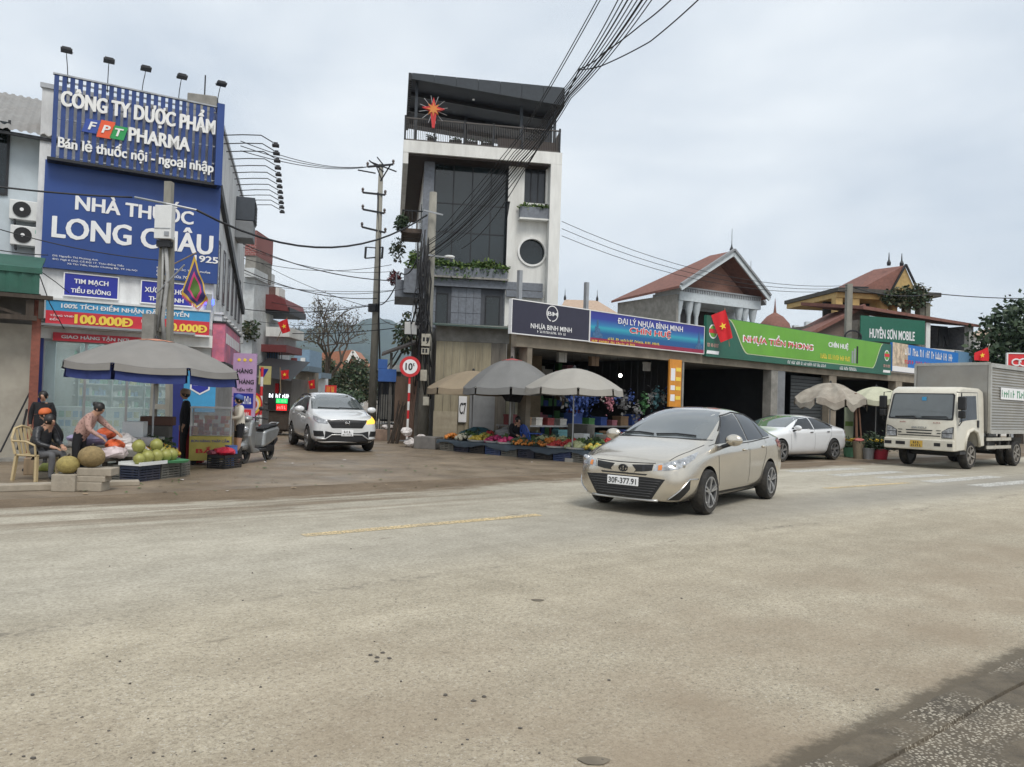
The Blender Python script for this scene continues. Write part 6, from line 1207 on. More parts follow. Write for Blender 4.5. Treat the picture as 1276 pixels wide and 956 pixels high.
def wheel(parent, x, y, r, w, side, spokes, rim_m=ALLOY, style=0, steer=0.0):
    """side=+1: outer face towards +Y."""
    t = bpy.data.objects.new('wheel', None); COL.objects.link(t); t.parent = parent; t.location = (x, y, r); t.rotation_euler = (0, 0, steer)
    h = w / 2; ri = r * .70
    mb = MB(); mb.lathe([(ri, -h * .9), (r * .9, -h), (r * .985, -h * .7), (r, -h * .3), (r, h * .3), (r * .985, h * .7), (r * .9, h), (ri, h * .9), (ri, -h * .9)], 36, axis='y'); mb.build('tyre', TYRE, t, smooth='auto')
    mb = MB(); mb.lathe([(ri * .98, -h * .8), (ri * .98, h * .75), (ri * 1.02, h * .92), (ri * .93, h * .92), (ri * .90, h * .5), (.03, h * .1), (0, h * .1)] if side > 0 else [(ri * .98, h * .8), (ri * .98, -h * .75), (ri * 1.02, -h * .92), (ri * .93, -h * .92), (ri * .90, -h * .5), (.03, -h * .1), (0, -h * .1)], 32, axis='y'); mb.build('rim_barrel', GRILLE if spokes else rim_m, t, smooth='auto')
    mb = MB(); s_ = side
    mb.lathe([(ri * .89, s_ * h * .55), (ri * .89, s_ * h * .95), (ri * .985, s_ * h * .96), (ri * .985, s_ * h * .55), (ri * .89, s_ * h * .55)], 32, axis='y')
    for k in range(spokes):
        a = 2 * math.pi * k / spokes + .3
        for da in ((-.13, .13) if style == 0 else (0,)):
            p = Vector((math.cos(a + da * .5) * ri * .18, s_ * h * .66, math.sin(a + da * .5) * ri * .18)); q = Vector((math.cos(a + da) * ri * .93, s_ * h * .84, math.sin(a + da) * ri * .93)); mb.bar(p, q, .026 if style == 0 else .04, .05, up=(0, 1, 0))
    mb.lathe([(0, s_ * h * .5), (ri * .22, s_ * h * .5), (ri * .2, s_ * h * .8), (0, s_ * h * .84)], 16, axis='y'); mb.build('rim', rim_m, t, smooth='auto')
    return t
class Car:
    def __init__(s, name, label, cat, loc, ang, stations, axles, wr, ww, track, paint, cut=.36):
        s.t = thing(name, label, cat, loc, ang); s.paint = paint
        vs, fs = [], []; n = 9; ns = len(stations)
        for (x, w, zb, zbelt, wb, wr_, ze, zc) in stations:
            half = [(0, zb), (.80 * w, zb), (.985 * w, zb + .09), (w, (zb + zbelt) / 2 + .03), (.5 * w + .5 * wb + .012, zbelt - .07), (wb, zbelt), (wr_, ze), (.55 * wr_, zc - .012), (0, zc)]
            vs += [(x, y, z) for y, z in half] + [(x, -y, z) for y, z in half[1:-1]][::-1]
        m = 2 * n - 2
        for i in range(ns - 1): fs += [(i * m + k, i * m + (k + 1) % m, (i + 1) * m + (k + 1) % m, (i + 1) * m + k) for k in range(m)]
        def endcap(b): return [(b + k, b + k + 1, b + m - k - 1, b + m - k) if k else (b, b + 1, b + m - 1) for k in range(0, n - 2)] + [(b + n - 2, b + n - 1, b + n)]
        fs += endcap(0) + [f[::-1] for f in endcap((ns - 1) * m)]
        me = bpy.data.meshes.new('body'); me.from_pydata(vs, [], fs); bm = bmesh.new(); bm.from_mesh(me); cl = bm.edges.layers.float.new('crease_edge'); bm.verts.ensure_lookup_table(); bmesh.ops.recalc_face_normals(bm, faces=bm.faces)
        for e in bm.edges:
            a, b = [v.index % m for v in e.verts]; st = [v.index // m for v in e.verts]
            if a == b and a in (5, m - 5): e[cl] = .45
            if a == b and a in (1, m - 1): e[cl] = .5
            if a == b and a in (6, m - 6): e[cl] = .2
            if a == b and a in (4, m - 4): e[cl] = .4
        bm.to_mesh(me); bm.free()
        o = bpy.data.objects.new('tmpbody', me); COL.objects.link(o); md = o.modifiers.new('s', 'SUBSURF'); md.levels = 3; md.render_levels = 3; md.subdivision_type = 'CATMULL_CLARK'
        cuts = []
        for ax in axles:
            for sd in (-1, 1):
                c = MB(); c.lathe([(0, 0), (cut, 0), (cut, .45), (0, .45)], 36, (ax, sd * track / 2 - (.23 if sd > 0 else .22), wr + .01), axis='y'); co = c.build('cut', WELL); cuts.append(co); bo = o.modifiers.new('b', 'BOOLEAN'); bo.object = co; bo.operation = 'DIFFERENCE'; bo.solver = 'EXACT'; bo.material_mode = 'TRANSFER'
        me.materials.append(paint)
        # solid surface for projections (no wheel cuts)
        for mdb in o.modifiers: mdb.show_viewport = mdb.type == 'SUBSURF'
        dg = bpy.context.evaluated_depsgraph_get(); ev = o.evaluated_get(dg); s.bvh = BVHTree.FromObject(ev, dg)
        for mdb in o.modifiers: mdb.show_viewport = True
        dg = bpy.context.evaluated_depsgraph_get(); fin = bpy.data.meshes.new_from_object(o.evaluated_get(dg)); bpy.data.objects.remove(o)
        for c in cuts: bpy.data.objects.remove(c)
        _auto(fin, R(40)); s.body = link(fin, 'body', s.t)
        for ax in axles:
            for sd in (-1, 1): wheel(s.t, ax, sd * (track / 2 - 0), wr, ww, sd, 5)
    def hit(s, p, d):
        d = Vector(d).normalized(); return s.bvh.ray_cast(Vector(p) - d * 3, d)
    def patch(s, pts, d, m, name, off=.004, step=.05, parent=None, thick=0.0):
        d = Vector(d).normalized(); ex = d.cross(Vector((0, 0, 1)))
        ex = ex.normalized() if ex.length > .05 else Vector((0, 1, 0)); ez = ex.cross(d).normalized()
        bm = bmesh.new(); o = Vector(pts[0]); P = [(Vector(p) - o) for p in pts]; P = [(p.dot(ex), p.dot(ez)) for p in P]
        bm.faces.new([bm.verts.new((a, b, 0)) for a, b in P]); bmesh.ops.triangulate(bm, faces=bm.faces[:])
        for ax_, idx in (((1, 0, 0), 0), ((0, 1, 0), 1)):
            lo, hi = min(p[idx] for p in P), max(p[idx] for p in P); k = lo + step
            while k < hi - 1e-4:
                bmesh.ops.bisect_plane(bm, geom=bm.verts[:] + bm.edges[:] + bm.faces[:], plane_co=tuple(k * c for c in ax_), plane_no=ax_); k += step
        ok = True; dead = []
        for v in bm.verts:
            q = o + ex * v.co.x + ez * v.co.y; h = s.bvh.ray_cast(q - d * 3, d)
            if h[0] is None: dead.append(v); continue
            nn = h[1] if h[1].dot(d) < 0 else -h[1]; v.co = h[0] + nn * off
        bmesh.ops.delete(bm, geom=dead, context='VERTS')
        bmesh.ops.recalc_face_normals(bm, faces=bm.faces)
        for f in bm.faces:
            f.smooth = True
            if f.normal.dot(d) > 0: f.normal_flip()
        me = bpy.data.meshes.new(name); bm.to_mesh(me); bm.free(); me.materials.append(m); return link(me, name, parent or s.t)
    def side(s, pts, m, name, off=.004, both=True, step=.06):
        out = []
        for sd in ((1, -1) if both else (1,)): out.append(s.patch([(x, sd * 1.2, z) for x, z in pts], (0, -sd, 0), m, name, off, step))
        return out
    def front(s, pts, m, name, off=.004, step=.05, mirror=False, d=(-1, 0, 0)):
        out = [s.patch([(3, y, z) for y, z in pts], d, m, name, off, step)]
        if mirror: out.append(s.patch([(3, -y, z) for y, z in pts], (d[0], -d[1], d[2]), m, name, off, step))
        return out
    def seam(s, pts, w=.009, both=True):
        for sd in ((1, -1) if both else (1,)):
            for (x0, z0), (x1, z1) in zip(pts, pts[1:]):
                d = Vector((x1 - x0, 0, z1 - z0)).normalized(); nn = Vector((-d.z, 0, d.x)) * w / 2; q = [Vector((x0, sd * 1.2, z0)), Vector((x1, sd * 1.2, z1))]
                s.patch([q[0] - nn, q[1] - nn, q[1] + nn, q[0] + nn], (0, -sd, 0), SEAM, 'panel_gap', .002, .08)
    def line(s, pts, d, r, m, name, off=.012, sub=6):          # tube hugging the surface
        P = []
        for a, b in zip(pts, pts[1:]):
            for k in range(sub + (b == pts[-1])):
                q = Vector(a).lerp(Vector(b), k / sub); h = s.hit(q, d)
                if h[0] is not None: P.append(h[0] + (h[1] if h[1].dot(Vector(d)) < 0 else -h[1]) * off)
        if len(P) > 1: mb = MB(); mb.tube(P, r, 6); return mb.build(name, m, s.t, smooth=True)
    def mirrors(s, x, y, z, m, sc=1.0):
        for sd in (1, -1):
            h = s.hit((x - .02, sd * 1.2, z - .09), (0, -sd, 0)); yb = h[0].y if h[0] is not None else sd * y * .9
            mb = MB(); mb.ball((x, sd * y, z), .1 * sc, (.62, 1.25, .80), 14, 9); o = mb.build('mirror', m, s.t, smooth=True); mb = MB(); mb.tube([(x - .01, sd * (y - .03), z - .05), (x + .01, yb, z - .1)], .028 * sc, 8); mb.build('mirror_arm', GRILLE, o); mb = MB(); mb.ball((x - .03, sd * y, z - .002), .085 * sc, (.55, 1.1, .7), 10, 6); mb.build('mirror_glass', TINT, o)
    def handles(s, pts, m):
        for x, z in pts:
            for sd in (1, -1):
                h = s.hit((x, sd * 1.2, z), (0, -sd, 0))
                if h[0] is not None: mb = MB(); mb.ball((0, 0, 0), .5, (.2, .045, .045), 10, 6); o = mb.build('door_handle', m, s.t, smooth=True); o.location = h[0] + Vector((0, sd * .012, 0))
    def plate(s, x, z, w, h, txt, m=None, two=None):
        hh = s.hit((3, 0, z), (-1, 0, 0)); xx_ = hh[0].x + .018
        t = bpy.data.objects.new('number_plate', None); COL.objects.link(t); t.parent = s.t; t.location = (xx_, 0, z); t.rotation_euler = (0, 0, R(90))
        box1('panel', (-w / 2, w / 2, -.012, .02, -h / 2, h / 2), m or PRINTW, t, bevel=.006)
        if two: text(two, -w * .3, w * .3, h * .04, h * .42, PLATEB, t, y=-.014, depth=.002, bold=.018); text(txt, -w * .42, w * .42, -h * .42, -h * .04, PLATEB, t, y=-.014, depth=.002, bold=.018)
        else: text(txt, -w * .45, w * .45, -h * .33, h * .33, PLATEB, t, y=-.014, depth=.002, bold=.018)
        return t
# ---------------------------------------------------------------- beige sedan crossing the road
SED = car_paint('champagne_paint', (.60, .55, .465), .85, .15)
hd = Vector((-.60, -.80, 0)).normalized(); lf_ = Vector((-hd.y, hd.x, 0))
fn = gnd(877, 641); mid = fn - hd * 1.295 * 1.055 - lf_ * .80 * 1.055
S1 = [(2.19, .46, .24, .60, .42, .34, .655, .67), (2.12, .72, .205, .66, .64, .53, .715, .735), (1.93, .835, .19, .735, .755, .64, .79, .815), (1.55, .865, .185, .825, .805, .68, .89, .92), (1.16, .868, .18, .885, .825, .70, .965, .99), (.70, .868, .18, .905, .828, .705, 1.165, 1.205), (.18, .868, .18, .915, .828, .625, 1.37, 1.42), (-.4, .868, .18, .93, .828, .59, 1.415, 1.478), (-1.0, .868, .19, .95, .828, .585, 1.365, 1.43), (-1.45, .866, .20, .975, .82, .62, 1.20, 1.255), (-1.78, .86, .22, .99, .80, .67, 1.06, 1.095), (-2.1, .82, .27, .975, .735, .62, 1.03, 1.06), (-2.23, .68, .34, .90, .60, .50, .94, .955)]
car = Car('sedan_car', 'champagne beige sedan turning across the road in the foreground', 'car', (mid.x, mid.y, .004), math.atan2(hd.y, hd.x), S1, (1.295, -1.295), .305, .2, 1.60, SED, .345)
car.t.scale = (1.055, 1.055, 1.085)
car.front([(-.70, 1.005), (.70, 1.005), (.66, 1.15), (.565, 1.375), (.3, 1.405), (-.3, 1.405), (-.565, 1.375), (-.66, 1.15)], SCREEN, 'windscreen', .005, .06)
car.side([(.78, .945), (.86, .94), (.62, 1.10), (.22, 1.315), (-.28, 1.365), (-.30, .965)], TINT, 'window', .006)
car.side([(-.35, .965), (-.34, 1.365), (-.72, 1.345), (-.98, 1.29), (-1.06, .985)], TINT, 'window', .006)
car.side([(-1.10, 1.0), (-1.03, 1.28), (-1.2, 1.2), (-1.46, 1.04), (-1.42, 1.015)], TINT, 'window', .006)
car.seam([(.95, .93), (.93, .62), (.88, .30)]); car.seam([(-.32, .94), (-.33, .6), (-.30, .28)]); car.seam([(-1.12, .97), (-1.1, .75), (-.93, .52), (-.86, .30)]); car.seam([(.88, .27), (-.86, .27)], .012); car.seam([(.93, .90), (.2, .925), (-.5, .945), (-1.4, .995)], .014)
car.line([(.62, .8, 1.12), (.2, .8, 1.33), (-.3, .8, 1.385), (-.9, .8, 1.35), (-1.3, .8, 1.2)], (0, -1, 0), .01, GRILLE, 'window_trim', .004); car.line([(.62, -.8, 1.12), (.2, -.8, 1.33), (-.3, -.8, 1.385), (-.9, -.8, 1.35), (-1.3, -.8, 1.2)], (0, 1, 0), .01, GRILLE, 'window_trim', .004)
for sd in (1, -1):       # swept headlamps
    dd = Vector((-.80, -sd * .6, 0)); hl = car.patch([(2.12, sd * .40, .60), (2.10, sd * .42, .68), (1.93, sd * .70, .755), (1.55, sd * .83, .85), (1.72, sd * .84, .765), (2.0, sd * .70, .635)], dd, LENS, 'headlight', .006, .03)
    car.patch([(2.09, sd * .45, .615), (2.08, sd * .455, .675), (2.06, sd * .50, .68), (2.07, sd * .495, .62)], dd, AMBER, 'indicator', .01, .02, hl)
    for k_, (ax_, ay_) in enumerate(((1.98, .62), (1.88, .71))):
        h = car.hit((ax_, sd * ay_, .69), dd)
        if h[0] is not None: mb = MB(); mb.ball((0, 0, 0), .045, (.4, 1, 1), 10, 7); o = mb.build('projector', CHROME, hl, smooth=True); o.location = h[0] + h[1] * .0
    car.patch([(2.0, sd * .76, .235), (2.08, sd * .60, .235), (1.98, sd * .72, .36), (1.84, sd * .82, .50), (1.86, sd * .83, .38)], (-.75, -sd * .65, 0), GRILLE, 'fog_recess', .006, .03)
    h1 = car.patch([(2.6, sd * .12, .665), (2.6, sd * .30, .675), (2.6, sd * .43, .685), (2.6, sd * .42, .605), (2.6, sd * .30, .585), (2.6, sd * .16, .575)], (-1, 0, 0), GRILLE, 'upper_grille', .005, .03)
car.front([(-.16, .56), (.16, .56), (.19, .60), (.13, .665), (-.13, .665), (-.19, .60)], SED, 'badge_plinth', .012, .03)
for rx, rz, oz in ((.062, .045, .615), (.022, .042, .618), (.045, .02, .632)):
    h = car.hit((3, 0, .615), (-1, 0, 0)); mb = MB(); mb.tube([(h[0].x + .022, rx * math.cos(q_), oz + rz * math.sin(q_)) for q_ in [k * math.pi / 10 for k in range(21)]], .007, 6); mb.build('emblem', GRILLE, car.t, smooth=True)
car.front([(-.33, .535), (.33, .535), (.36, .555), (-.36, .555)], GRILLE, 'grille_slot', .006, .03)
car.front([(-.42, .235), (.42, .235), (.60, .50), (.36, .515), (-.36, .515), (-.60, .50)], GRILLE, 'lower_grille', .006, .03)
for k in range(7): z = .27 + k * .034; w = .40 + .024 * k; car.line([(3, -w, z), (3, 0, z), (3, w, z)], (-1, 0, 0), .005, mat('slat_grey', (.05, .05, .052), .4), 'grille_slat', .012)
car.line([(3, -.5, .225), (3, 0, .222), (3, .5, .225)], (-1, 0, 0), .016, mat('silver_trim', (.5, .5, .49), .35, .6), 'bumper_lip', .01)
car.plate(2, .445, .47, .115, '30F-377.91')
car.line([(3, -.45, .70), (3, -.2, .692), (3, 0, .69), (3, .2, .692), (3, .45, .70)], (-1, 0, 0), .007, SEAM, 'bonnet_gap', .0)
car.side([(.80, .945), (.93, .94), (.70, 1.06), (.62, 1.09)], GRILLE, 'mirror_base', .009)
for sd in (1, -1): car.line([(1.62, sd * .83, .50), (1.86, sd * .82, .505), (1.98, sd * .72, .365), (2.08, sd * .60, .24)], (-.75, -sd * .65, 0), .008, CHROME, 'fog_trim', .008)
car.mirrors(.72, .99, 1.0, SED, 1.05); car.handles([(-.12, .835), (-.98, .86)], SED)
for sd in (1, -1): car.patch([(-2.16, sd * .55, .86), (-2.0, sd * .79, .80), (-1.72, sd * .85, .84), (-1.66, sd * .85, .94), (-1.95, sd * .78, .98), (-2.15, sd * .55, .96)], (.75, -sd * .65, 0), REDL, 'tail_light', .006, .04)
for y0, y1 in ((.55, -.05), (-.1, -.62)): car.line([(3, y0, 1.03), (3, (y0 + y1) / 2, 1.045), (3, y1, 1.03)], (-1, 0, 0), .012, GRILLE, 'wiper', .02)
box1('underbody', (-1.9, 1.75, -.6, .6, .15, .24), WELL, car.t)
car.line([(1.13, .78, .99), (.9, .79, .93)], (0, 0, -1), .004, SEAM, 'bonnet_gap', .001); car.front([(-.8, .985), (-.3, 1.0), (.3, 1.0), (.8, .985), (.8, .995), (.3, 1.012), (-.3, 1.012), (-.8, .995)], GRILLE, 'cowl', .004, .05)
for sd in (1, -1): car.line([(2.02, sd * .60, 2), (1.6, sd * .70, 2), (1.2, sd * .74, 2)], (0, 0, -1), .005, SEAM, 'bonnet_gap', .0)
car.side([(.86, .235), (.86, .262), (-.84, .262), (-.84, .235)], GRILLE, 'sill_shadow_gap', .003)
# ---------------------------------------------------------------- white crossover coming out of the side street
SUVP = car_paint('pearl_white_paint', (.66, .67, .67), .05, .35)
fA, fB = gnd(389, 561), gnd(455, 562); mid = (fA + fB) / 2; hd = Vector((.43, -.90, 0)).normalized(); mid = mid - hd * 1.33
S2 = [(2.27, .52, .30, .80, .46, .38, .86, .88), (2.20, .80, .27, .86, .70, .58, .93, .955), (2.02, .90, .26, .93, .81, .69, 1.0, 1.03), (1.6, .925, .26, 1.0, .865, .74, 1.08, 1.11), (1.22, .927, .26, 1.05, .885, .765, 1.13, 1.16), (.75, .927, .26, 1.075, .89, .765, 1.37, 1.415), (.25, .927, .26, 1.09, .89, .70, 1.585, 1.635), (-.5, .927, .26, 1.11, .89, .67, 1.63, 1.695), (-1.3, .927, .27, 1.14, .885, .66, 1.585, 1.655), (-1.85, .92, .30, 1.17, .86, .66, 1.46, 1.53), (-2.15, .89, .33, 1.10, .80, .66, 1.22, 1.27), (-2.3, .76, .40, .95, .66, .56, 1.02, 1.05)]
suv = Car('crossover_car', 'white crossover with lit amber indicator leaving the side street', 'car', (mid.x, mid.y, .0), math.atan2(hd.y, hd.x), S2, (1.33, -1.33), .355, .225, 1.66, SUVP, .40)
suv.front([(-.77, 1.18), (.77, 1.18), (.72, 1.35), (.63, 1.575), (.3, 1.61), (-.3, 1.61), (-.63, 1.575), (-.72, 1.35)], SCREEN, 'windscreen', .005, .07)
suv.side([(.95, 1.12), (.65, 1.32), (.3, 1.50), (-.2, 1.56), (-.22, 1.14)], TINT, 'window', .006); suv.side([(-.28, 1.14), (-.26, 1.56), (-1.0, 1.53), (-1.12, 1.18)], TINT, 'window', .006); suv.side([(-1.2, 1.19), (-1.1, 1.52), (-1.5, 1.47), (-1.75, 1.28)], TINT, 'window', .006)
suv.seam([(1.0, 1.1), (.95, .7), (.9, .38)]); suv.seam([(-.25, 1.1), (-.25, .4)]); suv.seam([(-1.15, 1.15), (-1.1, .8), (-.9, .5), (-.85, .4)])
for sd in (1, -1):
    suv.side([(.95, .27), (.95, .36), (-.92, .36), (-.92, .27)], GRILLE, 'sill_cladding', .01, False) if sd > 0 else suv.patch([(x, -1.2, z) for x, z in ((.95, .27), (.95, .36), (-.92, .36), (-.92, .27))], (0, 1, 0), GRILLE, 'sill_cladding', .01, .08)
    dd = Vector((-.85, -sd * .53, 0)); suv.patch([(2.18, sd * .50, .80), (2.16, sd * .52, .895), (2.02, sd * .76, .965), (1.72, sd * .87, 1.01), (1.85, sd * .88, .91), (2.08, sd * .74, .81)], dd, (LENS if sd < 0 else mat('lit_indicator', (1, .5, .06), .3, emit=.7, var=.4, scale=20)), 'headlight' if sd < 0 else 'indicator_light', .006, .04)
    suv.front([(sd * .62, .45), (sd * .86, .45), (sd * .88, .60), (sd * .66, .60)], GRILLE, 'fog_recess', .006, .04)
suv.front([(-.50, .80), (-.56, .88), (-.30, .905), (.30, .905), (.56, .88), (.50, .80), (.42, .685), (-.42, .685)], GRILLE, 'grille', .007, .04); suv.line([(3, -.55, .895), (3, 0, .91), (3, .55, .895)], (-1, 0, 0), .014, CHROME, 'grille_trim', .012)
for k in range(4): suv.line([(3, -.45, .72 + k * .04), (3, .45, .72 + k * .04)], (-1, 0, 0), .005, mat('slat_grey', (.05, .05, .052), .4), 'grille_slat', .012)
suv.front([(-.62, .34), (.62, .34), (.60, .60), (.34, .55), (-.34, .55), (-.60, .60)], GRILLE, 'lower_grille', .006, .04); suv.line([(3, -.84, .40), (3, -.60, .38), (3, -.42, .50), (3, .42, .50), (3, .60, .38), (3, .84, .40)], (-1, 0, 0), .018, mat('silver_trim', (.5, .5, .49), .35, .6), 'bumper_trim', .012)
suv.front([(-.88, .27), (.88, .27), (.90, .36), (-.90, .36)], GRILLE, 'bumper_cladding', .008, .06); suv.plate(2, .545, .33, .165, '~5', two='~3')
for p, q_ in (((-.05, .77), (-.05, .87)), ((.05, .77), (.05, .87)), ((-.05, .82), (.05, .82))): suv.line([(3, *p), (3, *q_)], (-1, 0, 0), .011, CHROME, 'emblem', .02, 3)
suv.mirrors(.80, 1.06, 1.17, SUVP, 1.15); suv.handles([(-.05, .99), (-.95, 1.02)], SUVP); box1('underbody', (-2.0, 2.05, -.78, .78, .2, .32), WELL, suv.t)
for y in (.62, -.62): suv.line([(.1, y, 3), (-.5, y, 3), (-1.3, y, 3)], (0, 0, -1), .018, GRILLE, 'roof_rail', .025)
for y0, y1 in ((.6, 0), (0, -.6)): suv.line([(3, y0, 1.2), (3, y1, 1.215)], (-1, 0, 0), .012, GRILLE, 'wiper', .02)
# ---------------------------------------------------------------- white saloon parked by the shops
WP = car_paint('white_paint_car', (.70, .71, .72), .0, .15)
rr_ = gnd(1036, 573); hd = Vector((-.80, -.60, 0)).normalized(); lf_ = Vector((-hd.y, hd.x, 0)); mid = rr_ + hd * 1.42 - lf_ * .86 
S3 = [(2.38, .50, .24, .64, .46, .36, .70, .72), (2.28, .80, .21, .72, .70, .58, .79, .81), (2.05, .90, .20, .80, .82, .70, .86, .885), (1.6, .93, .19, .87, .87, .74, .93, .955), (1.15, .935, .19, .92, .885, .76, .99, 1.02), (.7, .935, .19, .94, .89, .75, 1.17, 1.215), (.15, .935, .19, .95, .89, .67, 1.36, 1.41), (-.5, .935, .19, .965, .89, .64, 1.39, 1.455), (-1.1, .935, .19, .985, .885, .635, 1.32, 1.385), (-1.7, .93, .21, 1.01, .87, .66, 1.14, 1.19), (-2.1, .91, .24, 1.02, .84, .70, 1.06, 1.09), (-2.38, .82, .30, .98, .74, .62, 1.02, 1.045), (-2.48, .66, .36, .90, .60, .50, .93, .95)]
wc = Car('saloon_car', 'clean white saloon parked in front of the shop row behind the beige sedan', 'car', (mid.x, mid.y, .0), math.atan2(hd.y, hd.x), S3, (1.45, -1.45), .335, .235, 1.70, WP, .375)
wc.front([(-.74, 1.04), (.74, 1.04), (.68, 1.2), (.60, 1.355), (.3, 1.385), (-.3, 1.385), (-.60, 1.355), (-.68, 1.2)], SCREEN, 'windscreen', .005, .07)
wc.side([(.85, .985), (.6, 1.12), (.2, 1.30), (-.3, 1.345), (-.32, 1.0)], TINT, 'window', .006); wc.side([(-.37, 1.0), (-.36, 1.345), (-.9, 1.32), (-1.35, 1.20), (-1.55, 1.07), (-1.4, 1.03)], TINT, 'window', .006)
wc.seam([(.98, .95), (.95, .6), (.92, .3)]); wc.seam([(-.34, .97), (-.34, .3)]); wc.seam([(-1.35, 1.0), (-1.25, .75), (-1.05, .5), (-1.0, .3)]); wc.line([(.75, 1, 1.03), (.2, 1, 1.33), (-.3, 1, 1.37), (-.9, 1, 1.345), (-1.5, 1, 1.12), (-1.4, 1, 1.01), (0, 1, .98)], (0, -1, 0), .008, CHROME, 'window_trim', .006)
for sd in (1, -1): wc.patch([(-2.42, sd * .55, .85), (-2.2, sd * .88, .86), (-2.2, sd * .88, .93), (-2.42, sd * .55, .95)], (.8, -sd * .6, 0), REDL, 'tail_light', .006, .04); wc.patch([(2.25, sd * .55, .70), (2.0, sd * .88, .77), (1.9, sd * .89, .83), (2.24, sd * .56, .77)], (-.8, -sd * .6, 0), LENS, 'headlight', .006, .04)
wc.mirrors(.80, 1.04, 1.03, WP, 1.05); wc.handles([(-.15, .90), (-1.1, .92)], CHROME); box1('underbody', (-2.1, 2.1, -.76, .76, .15, .26), WELL, wc.t)
wc.front([(-.45, .42), (.45, .42), (.52, .68), (-.52, .68)], GRILLE, 'grille', .006, .05)
# ---------------------------------------------------------------- box truck
CREAM = mat('cream_truck_paint', (.60, .57, .48), .4, var=.06, coat=.3, dirt=.45, dcol=(.38, .32, .24)); BOXM = mat('stainless_box', (.33, .32, .295), .42, .55, var=.12, scale=1.5, dirt=.45, dcol=(.26, .22, .16)); FRAMEM = mat('truck_chassis', (.05, .048, .045), .8, var=.3)
hd = Vector((-math.cos(R(38)), -math.sin(R(38)), 0)); lf_ = Vector((-hd.y, hd.x, 0)); fw = gnd(1209, 585)
TA = math.atan2(hd.y, hd.x); org = fw - lf_ * .95 - hd * 0.0
tk = thing('box_truck', 'cream cab box truck with corrugated steel body driving in from the right', 'truck', (org.x, org.y, .004), TA)
tk.scale = (1.02, 1.02, 1.065)
# cab profile in x-z, front axle at x=0
prof = [(-.85, .62), (-.52, .62), (-.46, .85), (-.3, 1.02), (0, 1.08), (.3, 1.02), (.44, .85), (.50, .52), (1.14, .50), (1.17, .86), (1.15, 1.22), (1.10, 1.40), (.90, 2.06), (.80, 2.18), (.6, 2.25), (-.6, 2.25), (-.83, 2.18), (-.85, 2.0)]
mb = MB(); n_ = len(prof); WC = .98
ys = (-WC, -WC + .06, WC - .06, WC); vs = []
for yi, y in enumerate(ys):
    sc_ = .95 if yi in (0, 3) else 1.0
    for x, z in prof: vs.append((x * (1 - (.03 if yi in (0, 3) and x > .9 else 0)), y * (1 - .06 * max(0, (z - 1.3)) if yi in (0, 3) else 1 - .06 * max(0, z - 1.3)), z - (.03 if yi in (0, 3) and z > 2.1 else 0)))
fs = [tuple(range(n_)), tuple(range(4 * n_ - 1, 3 * n_ - 1, -1))]
for s_ in range(3): fs += [(s_ * n_ + i, s_ * n_ + (i + 1) % n_, (s_ + 1) * n_ + (i + 1) % n_, (s_ + 1) * n_ + i) for i in range(n_)]
mb.add(vs, fs); cab = mb.build('cab', CREAM, tk, bevel=.03); _auto(cab.data, R(35))
class TB(Car):
    def __init__(s, t, bv): s.t, s.bvh, s.paint = t, bv, CREAM
bmx = bmesh.new(); bmx.from_mesh(cab.data); tb = TB(tk, BVHTree.FromBMesh(bmx)); bmx.free()
tb.front([(-.88, 1.33), (.88, 1.33), (.905, 1.36), (.865, 2.02), (.82, 2.06), (-.82, 2.06), (-.865, 2.02), (-.905, 1.36)], GRILLE, 'windscreen_seal', .006, .3); tb.front([(-.83, 1.37), (.83, 1.37), (.86, 1.40), (.82, 1.99), (.79, 2.03), (-.79, 2.03), (-.82, 1.99), (-.86, 1.40)], SCREEN, 'windscreen', .012, .3)
mb = MB(); mb.b(1.02, 1.035, -.06, .06, 1.86, 1.96); o = mb.build('sticker', CYAN, tk); h = tb.hit((3, 0.0, 1.9), (-1, 0, 0)); o.location = (h[0].x - 1.0, .05, 0)
for p in (((.78, 1.35), (.72, 1.42), (.05, 1.40)), ((-.1, 1.35), (-.15, 1.41), (-.7, 1.39))): tb.line([(3, *q_) for q_ in p], (-1, 0, 0), .014, GRILLE, 'wiper', .03, 4)
tb.side([(.88, 1.28), (.62, 2.0), (-.30, 2.03), (-.34, 1.38), (.45, 1.34)], TINT, 'window', .006, step=.3); tb.seam([(.93, 1.2), (.70, 2.1), (-.42, 2.12), (-.45, 1.1)], .016); 
for sd in (1, -1):
    tb.front([(sd * .62, .84), (sd * .93, .84), (sd * .93, 1.16), (sd * .80, 1.13), (sd * .62, 1.02)], GRILLE, 'headlight_bezel', .006, .2); tb.front([(sd * .64, .86), (sd * .91, .86), (sd * .91, .97), (sd * .64, .97)], LENS, 'headlight', .014, .2); tb.front([(sd * .64, .99), (sd * .91, .99), (sd * .91, 1.14), (sd * .80, 1.11), (sd * .64, 1.02)], LENS, 'headlight', .014, .2)
    mb = MB(); mb.b(.98, 1.12, sd * 1.10 - .1, sd * 1.10 + .1, 1.62, 1.98); o = mb.build('mirror', GRILLE, tk, bevel=.03); box1('mirror_lower', (.99, 1.11, sd * 1.10 - .09, sd * 1.10 + .09, 1.40, 1.60), GRILLE, o, bevel=.03); mb = MB(); mb.tube([(.95, sd * .92, 2.1), (1.05, sd * 1.08, 2.08), (1.06, sd * 1.1, 1.3), (.9, sd * .97, 1.2)], .015, 6); mb.build('mirror_arm', GRILLE, o)
tb.front([(-.58, .88), (.58, .88), (.60, .905), (-.60, .905)], GRILLE, 'grille_slot', .006, .3)
